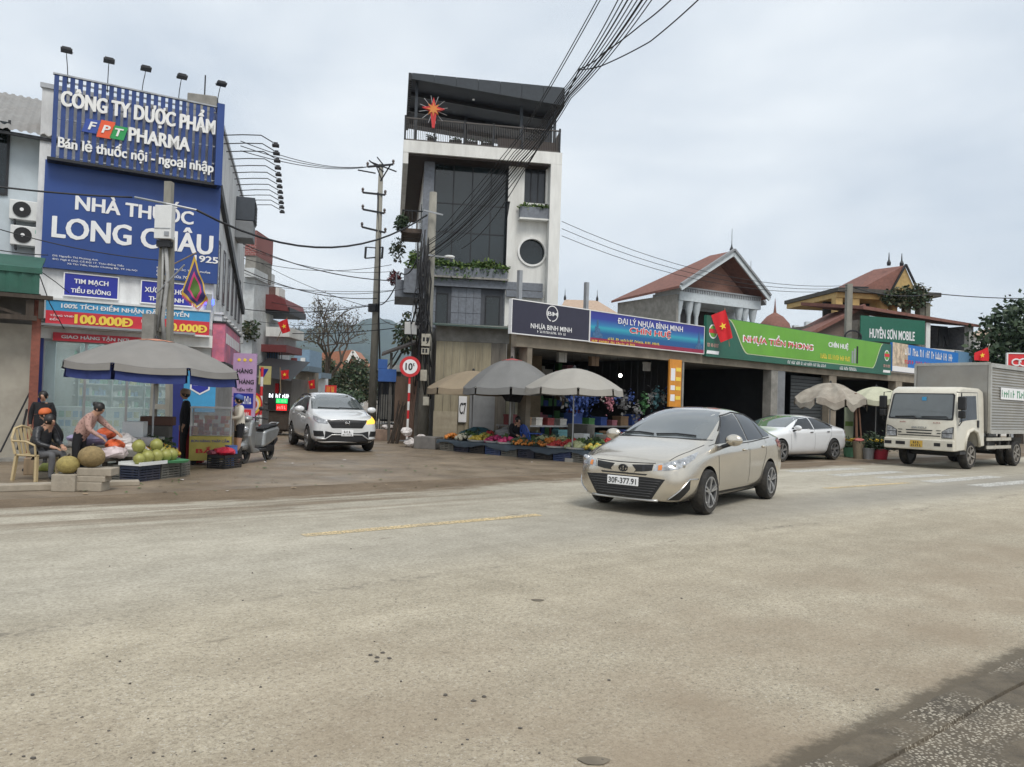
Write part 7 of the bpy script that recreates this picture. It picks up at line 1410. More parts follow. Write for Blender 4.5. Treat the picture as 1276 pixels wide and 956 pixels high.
for (a, c, z0, z1) in ((-.36, .36, 1.02, 1.05), (-.34, .34, .94, .975), (.46, .58, 1.03, 1.05), (-.58, -.46, 1.03, 1.05), (.48, .58, .95, .98), (-.58, -.48, .95, .98)): tb.front([(a, z0), (c, z0), (c * 1.05, z1), (a * 1.05, z1)], GRILLE, 'grille_slot', .007, .3)
tt = bpy.data.objects.new('badge', None); COL.objects.link(tt); tt.parent = tk; h = tb.hit((3, 0, 1.1), (-1, 0, 0)); tt.location = (h[0].x + .004, 0, 0); tt.rotation_euler = (0, 0, R(90)); text('ISUZU', -.2, .2, 1.085, 1.135, GALV, tt, y=-.004, depth=.01, bold=.024); text('~5', -.55, -.38, 1.24, 1.27, REDL, tt, y=.012, depth=.01, bold=.02); text('~5', .38, .58, 1.24, 1.27, REDL, tt, y=.012, depth=.01, bold=.02)
mb = MB(); mb.b(1.02, 1.24, -.97, .97, .50, .80); bu = mb.build('bumper', CREAM, tk, bevel=.03)
for (a, c) in ((.80, .94), (.45, .62), (-.62, -.35), (-.94, -.74)): box1('bumper_lamp', (1.241, 1.247, a, c, .62, .71), GRILLE, bu)
tp_ = bpy.data.objects.new('number_plate', None); COL.objects.link(tp_); tp_.parent = tk; tp_.location = (1.25, 0, .66); tp_.rotation_euler = (0, 0, R(90)); box1('panel', (-.2, .14, -.012, .0, -.09, .09), mat('yellow_plate', (.55, .35, .06), .5, dirt=.5, dcol=(.35, .22, .08)), tp_); text('~3', -.12, .06, .01, .07, PLATEB, tp_, y=-.014, depth=.002); text('~5', -.17, .11, -.07, -.01, PLATEB, tp_, y=-.014, depth=.002)
for sd in (1, -1):     # mudguard arch, step, door handle
    mb = MB(); mb.tube([(.50, sd * .95, .52), (.45, sd * .97, .85), (.3, sd * .98, 1.03), (0, sd * .985, 1.10), (-.3, sd * .98, 1.03), (-.46, sd * .97, .85), (-.54, sd * .95, .62)], .05, 8); mb.build('mudguard', CREAM, tk, smooth=True); box1('step', (.52, .9, sd * .93 - .07, sd * .93 + .07, .42, .50), GRILLE, tk); box1('door_handle', (-.42, -.34, sd * .975 - .015, sd * .975 + .02, 1.15, 1.35), GRILLE, tk)
    wheel(tk, 0, sd * .83, .385, .23, sd, 6, mat('dusty_steel_rim', (.30, .28, .25), .6, .4, dirt=.5, dcol=(.25, .2, .15)), 1)
    for dy in (.0, -.27): wheel(tk, -3.4, sd * (.86 + dy), .385, .22, sd, 6, MATS['dusty_steel_rim'], 1)
mb = MB(); mb.b(-5.6, .9, .28, .36, .62, .82); mb.b(-5.6, .9, -.36, -.28, .62, .82); mb.build('chassis_rail', FRAMEM, tk)
for x in (-3.4, 0): MB().tube([(x, -.8, .385), (x, .8, .385)], .07, 8).build('axle', FRAMEM, tk)
box1('fuel_tank', (-1.9, -1.1, .4, .9, .5, .8), FRAMEM, tk, bevel=.04)
for z in (.55, .78): box1('side_guard', (-2.75, -.9, 1.0, 1.03, z, z + .09), mat('pale_rail', (.45, .43, .37), .6, dirt=.4), tk)
for x in (-1.1, -2.0, -2.7): box1('guard_post', (x, x + .08, .94, .999, .5, .98), FRAMEM, tk)
BX0, BX1, BW, BZ0, BZ1 = -5.75, -.93, 1.06, 1.0, 2.98
mb = MB(); nb_ = 44; pts = []
for sd in (1, -1):
    pr = []
    for k in range(nb_ + 1):
        z = BZ0 + .08 + (BZ1 - BZ0 - .2) * k / nb_; pr.append((z, sd * (BW - .015 + (.012 if k % 2 else -.006))))
    vs = [(x, y, z) for z, y in pr for x in (BX0 + .06, BX1 - .08)]; mb.add(vs, [(2 * i, 2 * i + 1, 2 * i + 3, 2 * i + 2) for i in range(nb_)])
mb.build('side_panel', BOXM, tk)
box1('front_panel', (BX1 - .05, BX1, -BW + .05, BW - .05, BZ0 + .05, BZ1 - .03), BOXM, tk); mb = MB(); mb.b(BX0, BX1 - .06, -BW + .06, BW - .06, BZ1 - .1, BZ1 - .02); mb.b(BX0, BX1 - .06, -BW + .05, BW - .05, BZ0, BZ0 + .1); mb.b(BX0, BX0 + .05, -BW + .06, BW - .06, BZ0 + .1, BZ1 - .1); mb.build('box_shell', BOXM, tk)
mb = MB()
for sd in (1, -1):
    mb.b(BX1 - .1, BX1 + .01, sd * BW - .035, sd * BW + .035, BZ0, BZ1); mb.b(BX0, BX1 - .1, sd * BW - .03, sd * BW + .025, BZ1 - .11, BZ1 + .01); mb.b(BX0, BX1 - .1, sd * BW - .03, sd * BW + .025, BZ0 - .02, BZ0 + .09); mb.b(BX0 - .01, BX0 + .08, sd * BW - .035, sd * BW + .035, BZ0, BZ1)
mb.b(BX1 - .06, BX1 + .012, -BW, BW, BZ1 - .05, BZ1 + .03); mb.build('box_edge_trim', mat('bright_trim', (.48, .47, .43), .4, .5, dirt=.4), tk)
tt = bpy.data.objects.new('box_label', None); COL.objects.link(tt); tt.parent = tk; tt.location = (-3.0, BW + .012, 2.15); tt.rotation_euler = (0, 0, R(180)); box1('panel', (-1.25, .8, -.008, .004, -.17, .17), PRINTW, tt); text('~2', -1.2, -1.12, -.1, .1, mat('print_green', (.05, .25, .12), .5), tt, y=-.01, depth=.002); text('~5 4', -1.05, .7, -.11, .11, MATS['print_green'], tt, y=-.01, depth=.002, bold=.02)
# ================================================================ people
def seg_d(p, a, b):
    ab = b - a; t = max(0, min(1, (p - a).dot(ab) / max(ab.length_squared, 1e-9))); return (p - (a + ab * t)).length
BONES = [('pelvis', 'spine'), ('spine', 'chest'), ('chest', 'neck'), ('neck', 'head'), ('head', 'crown'), ('head', 'nose')]
for s_ in 'LR': BONES += [('chest', 'sh' + s_), ('sh' + s_, 'el' + s_), ('el' + s_, 'wr' + s_), ('wr' + s_, 'pa' + s_), ('pelvis', 'hi' + s_), ('hi' + s_, 'kn' + s_), ('kn' + s_, 'an' + s_), ('an' + s_, 'to' + s_)]
RAD = dict(pelvis=.145, spine=.13, chest=.15, neck=.058, head=.088, crown=.075, nose=.014, sh=.072, el=.05, wr=.034, pa=.034, hi=.095, kn=.062, an=.045, to=.038)
STAND = dict(pelvis=(0, 0, .88), spine=(0, 0, 1.05), chest=(.0, 0, 1.26), neck=(.01, 0, 1.42), head=(.03, 0, 1.53), crown=(.02, 0, 1.6), nose=(.125, 0, 1.52),
             shL=(0, .17, 1.36), elL=(-.02, .23, 1.1), wrL=(.05, .22, .87), hiL=(0, .09, .84), knL=(.03, .09, .46), anL=(0, .09, .08), toL=(.15, .10, .04))
def pose(**kw):
    j = dict(STAND)
    for k in list(j):
        if k.endswith('L'): x, y, z = j[k]; j[k[:-1] + 'R'] = (x, -y, z)
    j.update(kw); 
    for s_ in 'LR':
        a, b = Vector(j['el' + s_]), Vector(j['wr' + s_]); j['pa' + s_] = kw.get('pa' + s_, tuple(b + (b - a).normalized() * .07))
    return {k: Vector(v) for k, v in j.items()}
def person(label, loc, rotz, J, cloth, scale=1.0, puff=1.0, skirt=None, hair=True, hat=None, bare_legs=False, group=None):
    t = thing('person', label, 'person', loc, rotz, group); t.scale = (scale,) * 3
    names = list(J); idx = {n: i for i, n in enumerate(names)}; vs = [J[n] for n in names]; es = [(idx[a], idx[b]) for a, b in BONES]; rad = [RAD.get(n[:-1] if n[-1] in 'LR' and n[:-1] in RAD else n, .05) for n in names]
    rad = [r * (puff if n in ('spine', 'chest', 'pelvis') or n[:2] in ('sh', 'el') else 1) for n, r in zip(names, rad)]
    for s_ in 'LR':      # five fingers
        pa, wr, el = J['pa' + s_], J['wr' + s_], J['el' + s_]; d = (pa - wr).normalized(); sd = d.cross(Vector((0, 0, 1))); sd = sd.normalized() if sd.length > .1 else Vector((0, 1, 0)); up = sd.cross(d)
        for k, (o_, L) in enumerate(((-.03, .062), (-.01, .075), (.01, .07), (.03, .055))):
            a = len(vs); vs += [pa + sd * o_ + d * .025, pa + sd * o_ * 1.15 + d * (.025 + L * .55) - up * .008, pa + sd * o_ * 1.15 + d * (.02 + L) - up * .03]; rad += [.011, .009, .008]; es += [(idx['pa' + s_], a), (a, a + 1), (a + 1, a + 2)]; names += ['pa' + s_] * 3
        a = len(vs); vs += [wr.lerp(pa, .5) + sd * -.038, wr.lerp(pa, 1.0) + sd * -.055 - up * .01]; rad += [.011, .009]; es += [(idx['wr' + s_], a), (a, a + 1)]; names += ['pa' + s_] * 2
    me = bpy.data.meshes.new('body'); me.from_pydata(vs, es, []); o = bpy.data.objects.new('body', me); COL.objects.link(o)
    sk = o.modifiers.new('skin', 'SKIN'); sk.branch_smoothing = .3
    for i, sv in enumerate(me.skin_vertices[0].data): sv.radius = (rad[i], rad[i] * (1.25 if names[i] in ('chest', 'spine', 'pelvis') else 1)); sv.use_root = (names[i] == 'pelvis' and i == idx['pelvis'])
    ss_ = o.modifiers.new('sub', 'SUBSURF'); ss_.levels = 2; ss_.render_levels = 2
    dg = bpy.context.evaluated_depsgraph_get(); fin = bpy.data.meshes.new_from_object(o.evaluated_get(dg)); bpy.data.objects.remove(o)
    fin.materials.clear(); ms = [cloth['top'], cloth['legs'], cloth.get('shoes', BLACK), SKIN]
    for m_ in ms: fin.materials.append(m_)
    segs = [(a, b, J[a], J[b]) for a, b in BONES]
    for p in fin.polygons:
        c = p.center; a, b, *_ = min(segs, key=lambda q_: seg_d(c, q_[2], q_[3]) - RAD.get(q_[1].rstrip('LR'), .05) * .5)
        if b[:2] in ('he', 'cr', 'no', 'pa') : mi = 3
        elif b[:2] in ('hi', 'kn', 'an'): mi = 1
        elif b[:2] == 'to': mi = 2
        else: mi = 0
        if bare_legs and (b[:2] == 'an' or (b[:2] == 'kn' and (c - J[b]).length < (c - J[a]).length * .9)): mi = 3
        if a == 'neck' and b == 'head' and (c - J['head']).length > .11: mi = 0 if (c - J['neck']).length < .06 else 3
        if (c - J['wrL']).length < .04 or (c - J['wrR']).length < .04: mi = 3
        p.material_index = mi; p.use_smooth = True
    link(fin, 'body', t)
    hd_, cr, no = J['head'], J['crown'], J['nose']; up = (cr - hd_).normalized(); fwd = (no - hd_); fwd = (fwd - up * fwd.dot(up)).normalized(); lt = up.cross(fwd)
    def at_h(f, l, u): return hd_ + fwd * f + lt * l + up * u
    MX = Matrix((fwd, lt, up)).transposed().to_4x4(); MX.translation = hd_
    for s_ in (1, -1):
        mb = MB(); mb.ball(at_h(.075, s_ * .034, .015), .007, n=6, m=4); mb.build('eye', BLACK, t)
        mb = MB(); mb.ball(at_h(-.005, s_ * .088, -.005), .024, (.6, .4, 1), n=6, m=4); mb.build('ear', SKIN, t)
    mb = MB(); mb.T = MX; mb.b(.078, .088, -.022, .022, -.052, -.044); mb.build('mouth', mat('lip', (.3, .1, .08), .5), t)
    if hair: mb = MB(); mb.T = MX; mb.ball((-.022, 0, .03), .105, (.95, .93, 1.0), 14, 9, jit=.04); mb.build('hair', HAIR, t, smooth=True)
    if hair == 'bun': mb = MB(); mb.T = MX; mb.ball((-.11, 0, .05), .055, n=9, m=6, jit=.08); mb.build('hair_bun', HAIR, t, smooth=True)
    if hat:
        mb = MB(); mb.T = MX; mb.lathe([(.108, .02), (.112, .05), (.10, .10), (.06, .135), (0, .142)], 14, (-.01, 0, 0)); o = mb.build('hat', hat, t, smooth=True)
        if skirt != 'beanie': mb = MB(); mb.T = MX; mb.add([(.06, -.08, .04), (.17, -.06, .03), (.19, 0, .03), (.17, .06, .03), (.06, .08, .04)], [(0, 1, 2, 3, 4)]); mb.build('hat_peak', hat, t)
    return t
PUFF = mat('black_puffer', (.018, .019, .022), .35, var=.3, scale=12, bump=.6, bscale=16, stretch=(1, 1, 3)); GREYP = mat('grey_trousers', (.10, .10, .105), .85, var=.2); BLKC = mat('black_cloth', (.012, .012, .014), .9, var=.3)
def patterned():
    m = mat('patterned_jacket', (.45, .27, .22), .85, var=.3, scale=9, dirt=.9, dcol=(.55, .42, .36)); N, L = m.node_tree.nodes, m.node_tree.links; v = N.new('ShaderNodeTexVoronoi'); v.inputs['Scale'].default_value = 22; tc = N.new('ShaderNodeTexCoord'); L.new(tc.outputs['Object'], v.inputs['Vector'])
    r = N.new('ShaderNodeValToRGB'); r.color_ramp.elements[0].color = (.12, .055, .05, 1); r.color_ramp.elements[1].color = (.42, .26, .22, 1); r.color_ramp.elements[0].position = .1; r.color_ramp.elements[1].position = .45; L.new(v.outputs['Distance'], r.inputs[0]); L.new(r.outputs[0], N['Principled BSDF'].inputs['Base Color']); return m
PATT = patterned()
# woman reaching over the low table
p = at(100, 586, 13.2); p.z = 0
person('woman in patterned pink jacket bending and reaching over the low table', p, R(5), pose(pelvis=(-.05, 0, .84), spine=(.03, 0, .99), chest=(.16, 0, 1.17), neck=(.24, 0, 1.30), head=(.31, 0, 1.38), crown=(.35, 0, 1.45), nose=(.40, 0, 1.34), shL=(.18, .17, 1.25), elL=(.38, .22, 1.05), wrL=(.58, .16, .93), shR=(.18, -.17, 1.25), elR=(.22, -.24, 1.0), wrR=(.42, -.20, .86), hiL=(-.05, .09, .80), hiR=(-.05, -.09, .80), knL=(.02, .1, .44), knR=(-.06, -.1, .44), toL=(.13, .1, .04), toR=(.08, -.1, .04), anL=(-.02, .1, .08), anR=(-.08, -.1, .08)), dict(top=PATT, legs=BLKC, shoes=BLACK), .88, 1.15, hair='bun')
# seated person in the puffer jacket
p = at(46, 588, 12.9); p.z = 0
sit = pose(pelvis=(0, 0, .48), spine=(.02, 0, .64), chest=(.10, 0, .84), neck=(.17, 0, .98), head=(.24, 0, 1.07), crown=(.25, 0, 1.15), nose=(.33, 0, 1.04), shL=(.12, .18, .92), elL=(.2, .24, .68), wrL=(.40, .12, .62), shR=(.12, -.18, .92), elR=(.2, -.24, .68), wrR=(.40, -.12, .62), hiL=(.05, .1, .46), hiR=(.05, -.1, .46), knL=(.44, .13, .50), knR=(.44, -.13, .50), anL=(.40, .12, .08), anR=(.40, -.12, .08), toL=(.55, .12, .04), toR=(.55, -.12, .04))
person('person in black puffer jacket and grey trousers seated on the tan chair', p + Vector((0.0, 0, 0)), R(-12), sit, dict(top=PUFF, legs=GREYP, shoes=BLACK), .93, 1.25)
# plastic armchair
CH = mat('tan_plastic', (.46, .36, .20), .5, var=.08)
def plastic_chair(label, loc, rotz, m):
    t = thing('plastic_chair', label, 'chair', loc, rotz)
    box1('seat', (-.22, .22, -.22, .22, .41, .44), m, t, bevel=.012)
    for x, y in ((-.2, -.2), (-.2, .2), (.2, -.2), (.2, .2)): mb = MB(); mb.bar((x * 1.15, y * 1.15, 0), (x, y, .41), .04, .05); mb.build('leg', m, t)
    mb = MB(); mb.tube([(-.2, -.23, .44), (-.27, -.24, .7), (-.31, -.15, .86), (-.32, 0, .9), (-.31, .15, .86), (-.27, .24, .7), (-.2, .23, .44)], .022, 7)
    for y in (-.12, -.04, .04, .12): mb.bar((-.2, y, .44), (-.31, y, .87), .045, .012)
    mb.build('backrest', m, t)
    for s_ in (-1, 1): mb = MB(); mb.tube([(-.27, s_ * .24, .66), (.05, s_ * .27, .66), (.2, s_ * .25, .60), (.2, s_ * .23, .44)], .018, 6); mb.build('armrest', m, t)
    return t
plastic_chair('tan plastic armchair under the person in the puffer jacket', p + Vector((-.02, 0, 0)), R(-12), CH)
p = at(72, 560, 14.2); p.z = 0
person('dark clothed person with orange cap crouching behind the seated one', p, R(200), {k: v for k, v in sit.items()}, dict(top=BLKC, legs=BLKC), .98, 1.1, hat=mat('orange_cap', (.6, .14, .04), .7))
p = at(51, 560, 15.4); p.z = 0
person('person in black standing behind the red post, face half hidden', p, R(-70), pose(), dict(top=BLKC, legs=BLKC), .9, 1.15)
p = at(229, 560, 16.6); p.z = 0
person('man in black coat and tan knit hat standing under the umbrella edge', p, R(-150), pose(), dict(top=BLKC, legs=BLKC), .98, 1.2, skirt='beanie', hat=mat('knit_tan', (.30, .22, .16), .95, var=.3))
p = at(297, 562, 16.9); p.z = 0
t = person('woman in white hooded top, black shorts and blue cap beside the scooter', p, R(215), pose(elL=(.06, .22, 1.12), wrL=(.22, .1, 1.08), elR=(.06, -.22, 1.12), wrR=(.22, -.1, 1.1), head=(.05, 0, 1.52), nose=(.14, 0, 1.49)), dict(top=mat('cream_hoodie', (.60, .56, .47), .9, var=.1), legs=BLKC, shoes=mat('pink_sandal', (.45, .12, .12), .7)), .93, 1.15, hat=mat('blue_cap', (.05, .10, .30), .8), bare_legs=True)
mb = MB(); mb.prism([(-.06, 1.08), (.07, 1.08), (.02, 1.22), (-.09, 1.25)], .19, .205, 'x'); mb.build('chest_print', PRINTR, t)
# seated vendor at the right stall
p = at(640, 553, 22.6); p.z = 0
person('vendor in dark clothes seated low beside the blue chair', p, R(-60), sit, dict(top=BLKC, legs=BLKC), .95, 1.15)
plastic_chair('empty blue plastic chair behind the fruit stall', at(663, 556, 22.4) * Vector((1, 1, 0)) if False else Vector((*at(663, 556, 22.4).xy, 0)), R(30), mat('blue_plastic', (.04, .10, .42), .45))

# ================================================================ umbrellas
def umbrella(label, u, v_apex, Y, rad, z_rim, colm, lin, val=.16, n=8, tilt=(0, 0), vlm=None, sag=.05, name='market_umbrella', patchm=None, torn=False, rg=random.Random(2), inner=0):
    a = at(u, v_apex, Y); t = thing(name, label, 'umbrella', (a.x, Y, 0)); H = a.z; m = 8
    def surf(ai, f, dz=0.0):
        k = ai * n / (2 * math.pi); fr = k - math.floor(k); s_ = math.sin(fr * math.pi); rr = rad * f * (1 - .06 * s_)
        z = H - (H - z_rim) * (f ** 1.75) - sag * s_ * f + dz; jz = (.07 * math.sin(ai * 5 + f * 6) + .05 * math.sin(ai * 11)) * f if torn else 0
        x, y = rr * math.cos(ai), rr * math.sin(ai); return (x, y, z + tilt[0] * x + tilt[1] * y + jz)
    q_ = n * 6
    for nm, mm, dz in (('canopy', colm, 0), ('lining', lin, -.012)):
        mb = MB(); vs = [surf(2 * math.pi * i / q_, k / m, dz) for k in range(1, m + 1) for i in range(q_)]; vs.append((0, 0, H + dz)); fs = [(r_ * q_ + i, r_ * q_ + (i + 1) % q_, (r_ + 1) * q_ + (i + 1) % q_, (r_ + 1) * q_ + i) for r_ in range(m - 1) for i in range(q_) ] + [(len(vs) - 1, i, (i + 1) % q_) for i in range(q_)]; mb.add(vs, fs); mb.build(nm, mm, t, smooth=True)
    for k in range(n):
        mb = MB(); vs = []; st = 6
        for i in range(st + 1):
            ai = 2 * math.pi * (k + .03 + .94 * i / st) / n; x, y, z = surf(ai, 1.0, -.002); fl = 1.015 + (.01 * math.sin(i * 2.1 + k)); vs += [(x, y, z), (x * fl, y * fl, z - val * (1 - .12 * math.sin(i * math.pi / st)) - (rg.random() * .12 if torn else 0))]
        mb.add(vs, [(2 * i, 2 * i + 2, 2 * i + 3, 2 * i + 1) for i in range(st)]); mb.build('valance', vlm or colm, t, smooth=True)
        if inner: mb = MB(); vs = [(x * .975, y * .975, z - (inner if i % 2 else .02)) for i, (x, y, z) in enumerate(vs)]; mb.add(vs, [(2 * i, 2 * i + 2, 2 * i + 3, 2 * i + 1) for i in range(st)]); mb.build('inner_valance', lin, t)
        ai = 2 * math.pi * k / n; mb = MB(); mb.tube([surf(ai, f, -.03) for f in (.02, .3, .6, .85, 1.0)], .009, 4); mb.build('rib', STEEL, t)
    mb = MB(); mb.tube([(0, 0, 0), (0, 0, H + .05)], .02, 8); mb.build('pole', GALV, t); mb = MB(); mb.lathe([(0, -.02), (.05, -.01), (.03, .06), (0, .08)], 8, (0, 0, H)); mb.build('cap', DARK, t)
    if patchm: mb = MB(); vs = [surf(2 * math.pi * i / 16, .22, .008) for i in range(16)]; mb.add(vs + [(0, 0, H + .012)], [(16, i, (i + 1) % 16) for i in range(16)]); mb.build('top_patch', patchm, t)
    box1('base', (-.2, .2, -.2, .2, 0, .1), CONC, t); return t
GREYU = mat('grey_canopy', (.21, .20, .185), .85, var=.1, scale=2, dirt=.4, dcol=(.18, .16, .14)); UBLUE = mat('blue_lining', (.02, .035, .15), .8, var=.15); UGREY2 = mat('slate_canopy', (.17, .17, .165), .85, var=.1, scale=2, dirt=.4, dcol=(.15, .14, .13)); UDARK = mat('dark_lining', (.03, .03, .032), .9); UPALE = mat('pale_grey_canopy', (.31, .295, .265), .85, var=.08, scale=2, dirt=.3, dcol=(.3, .27, .22)); UTAN = mat('tan_canopy', (.27, .215, .145), .85, var=.12, scale=2, dirt=.4, dcol=(.22, .17, .11)); UTORN = mat('torn_canvas', (.33, .30, .25), .9, var=.25, scale=3, dirt=.8, dcol=(.16, .12, .09)); ULIME = mat('lime_canopy', (.46, .46, .34), .85, var=.1)
umbrella('wide grey market umbrella with blue lining in front of the pharmacy', 195, 423, 15.0, 1.62, 2.04, GREYU, UBLUE, .13, tilt=(-.035, 0), inner=.16, patchm=mat('apex_patch', (.5, .22, .14), .8))
umbrella('tan market umbrella leftmost over the fruit stall', 590, 462, 25.0, 1.5, 1.95, UTAN, UDARK, .2)
umbrella('large slate grey market umbrella with a red patch on top', 638, 447, 22.6, 1.42, 1.98, UGREY2, UDARK, .2, patchm=mat('red_patch', (.45, .08, .08), .8), tilt=(.02, 0))
umbrella('pale grey market umbrella rightmost over the fruit stall', 716, 459, 20.6, 1.32, 1.98, UPALE, UDARK, .17)
umbrella('ragged torn canvas umbrella by the parked white car', 1035, 477, 27.0, 1.25, 2.02, UTORN, UDARK, .14, sag=.15, torn=True)
umbrella('pale lime umbrella behind the truck cab', 1092, 482, 28.5, 1.1, 2.1, ULIME, mat('lime_lining', (.35, .33, .25), .9), .2, sag=.1)

# ================================================================ crates, fruit, clutter
def crate_mesh(w, d, h, nm='crate'):
    mb = MB(); t_ = .018
    mb.b(-w / 2, w / 2, -d / 2, d / 2, 0, t_)
    for k in range(5):
        za = .03 + k * (h - .05) / 5; zb = za + (h - .05) / 5 * .62 if k < 4 else h
        mb.b(-w / 2, w / 2, -d / 2, -d / 2 + t_, za, zb); mb.b(-w / 2, w / 2, d / 2 - t_, d / 2, za, zb); mb.b(-w / 2, -w / 2 + t_, -d / 2 + t_, d / 2 - t_, za, zb); mb.b(w / 2 - t_, w / 2, -d / 2 + t_, d / 2 - t_, za, zb)
    for x in (-w / 2, -w / 6, w / 6 - t_, w / 2 - t_):
        for y in (-d / 2 - .003, d / 2 - t_ + .003): mb.b(x, x + t_, y, y + t_, t_, h - .004)
    return mb
CRM = {'navy': mat('crate_navy', (.018, .025, .05), .55, var=.15, dirt=.3), 'grey': mat('crate_grey', (.13, .13, .115), .6, var=.15, dirt=.4), 'black': mat('crate_black', (.015, .015, .017), .6, var=.2, dirt=.3), 'blue': mat('crate_blue', (.03, .06, .16), .55, dirt=.4)}
cmesh = {}
def crate(label, loc, rotz, col='navy', size=(.55, .38, .28), group='plastic crates'):
    key = (col, size)
    if key not in cmesh: o = crate_mesh(*size).build('crate', CRM[col]); cmesh[key] = o.data
    else: o = link(cmesh[key], 'crate')
    o.location = loc; o.rotation_euler = (0, 0, rotz); return tag(o, label, 'crate', group)
LC = gnd(173, 601); LD = (gnd(258, 590) - LC); LD.z = 0; la = math.atan2(LD.y, LD.x); LDn = LD.normalized(); LN = Vector((-LDn.y, LDn.x, 0))
def lpos(s_, n_, z=0): return LC + LDn * s_ + LN * n_ + Vector((0, 0, z))
crate('navy slatted crate at the front left under the pomelos', lpos(.26, .2), la, 'navy', (.52, .38, .27)); crate('grey slatted crate second from the left under the pomelos', lpos(.80, .2), la, 'grey', (.48, .38, .27)); crate('grey slatted crate third under the pomelo tray', lpos(1.22, .25), la + .2, 'grey', (.34, .38, .27)); crate('grey slatted crate at the rear left of the pomelo stall', lpos(.3, .62), la, 'grey', (.52, .38, .27)); crate('grey slatted crate at the rear right of the pomelo stall', lpos(.85, .65), la, 'grey', (.48, .38, .27))
pt = gnd(275, 584); crate('black crate with a red bag on top beside the stall', (pt.x, pt.y + .2, 0), la, 'black', (.58, .42, .28))
def mound(name, label, c, rx, ry, h, n, r, ms, cat, seed=1, leaves=None, nl=0, sq=1.0):
    rg = random.Random(seed); mb = MB()
    for i in range(n):
        a, f = rg.random() * 6.283, math.sqrt(rg.random()); x, y = rx * f * math.cos(a), ry * f * math.sin(a); z = h * (1 - f * f) * rg.uniform(.55, 1.0) + r * .7
        mb.ball((x, y, z), r * rg.uniform(.8, 1.15), (1, 1, sq), 7, 5, rg.randrange(len(ms)))
    if leaves:
        for i in range(nl): a, f = rg.random() * 6.283, math.sqrt(rg.random()); mb.leaf((rx * f * math.cos(a), ry * f * math.sin(a), h * (1 - f * f) + r * 1.2), rg.uniform(.06, .14), len(ms))
    o = mb.build(name, ms + ([leaves] if leaves else []), smooth=True); o.location = c; return tag(o, label, cat, kind='stuff')
FR = {n: mat('fruit_' + n, c, .45, var=.18, scale=12) for n, c in (('orange', (.55, .19, .03)), ('red', (.42, .03, .025)), ('magenta', (.42, .03, .12)), ('yellow', (.55, .40, .06)), ('lime', (.30, .34, .08)), ('green', (.10, .17, .04)), ('white', (.52, .48, .36)), ('pale', (.36, .38, .20)), ('pomelo', (.27, .27, .07)), ('dark', (.05, .06, .03)))}
# trays and pomelos (each pomelo a thing)
mb = MB(); mb.b(-.32, .32, -.2, .2, 0, .02); mb.b(-.34, .34, -.22, -.2, 0, .06); mb.b(-.34, .34, .2, .22, 0, .06); o = mb.build('foam_tray', PLASTW); o.location = lpos(.3, .18, .275); o.rotation_euler = (0, 0, la); tag(o, 'white foam tray under the left pomelos', 'tray')
mb = MB(); mb.lathe([(0, 0), (.5, 0), (.53, .04), (.5, .04), (0, .02)], 20); o = mb.build('round_tray', mat('green_tray', (.08, .28, .13), .5)); o.location = lpos(.86, .22, .28); o.scale = (.85, .6, 1); tag(o, 'green round tray under the right pomelos', 'tray')
pm = [(.10, .1, .32, .10), (.32, .12, .34, .115), (.26, .26, .52, .115), (.55, .12, .34, .115), (.78, .12, .34, .11), (.70, .26, .52, .115), (.97, .15, .34, .115), (.48, .34, .36, .11), (1.0, .38, .36, .11), (.85, .42, .36, .105)]
PW = ['front leftmost', 'front second', 'upper left', 'front middle', 'front fourth', 'upper right', 'front rightmost', 'rear left', 'rear rightmost', 'rear middle']
for (x, y, z, r), wd in zip(pm, PW):
    mb = MB(); mb.lathe([(0, -r), (r * .6, -r * .82), (r * .97, -r * .2), (r * .93, r * .35), (r * .55, r * .82), (r * .15, r * 1.02), (0, r * 1.0)], 14); mb.tube([(0, 0, r), (.008, 0, r * 1.15)], .008, 5, 1); o = mb.build('pomelo', [FR['pomelo'], WOODD], smooth='auto'); o.location = lpos(x, y, z + r * .6); o.rotation_euler = (RU(-.3, .3), RU(-.3, .3), 0); tag(o, 'green pomelo in the heap by the street, %s' % wd, 'pomelo', 'heaped pomelos')
# bags: crumpled
def bag(label, c, s3, m, seed, cat='bag', name='plastic_bag'):
    rg = random.Random(seed); mb = MB(); n_, m_ = 14, 9; vs = []
    for i in range(m_ + 1):
        a = math.pi * i / m_
        for k in range(n_): t_ = 2 * math.pi * k / n_; q_ = 1 + .22 * math.sin(3 * t_ + seed) * math.sin(2 * a + seed) + rg.uniform(-.1, .1); vs.append((s3[0] * .8 * q_ * math.sin(a) * math.cos(t_), s3[1] * q_ * math.sin(a) * math.sin(t_), max(0, .8 * s3[2] * (1 - q_ * math.cos(a)) * .5)))
    mb.add(vs, [(i * n_ + k, i * n_ + (k + 1) % n_, (i + 1) * n_ + (k + 1) % n_, (i + 1) * n_ + k) for i in range(m_) for k in range(n_)]); o = mb.build(name, m); o.location = c; return tag(o, label, cat)
BW_ = mat('bag_white', (.62, .58, .56), .4, var=.1); BPK = mat('bag_pinkish', (.60, .50, .50), .4, var=.1); BOR = mat('bag_orange', (.65, .12, .04), .4, var=.15); BRD = mat('bag_red', (.60, .03, .06), .4, var=.15); BPU = mat('bag_purple', (.30, .27, .42), .45, var=.15); BDK = mat('bag_dark', (.05, .05, .05), .6)
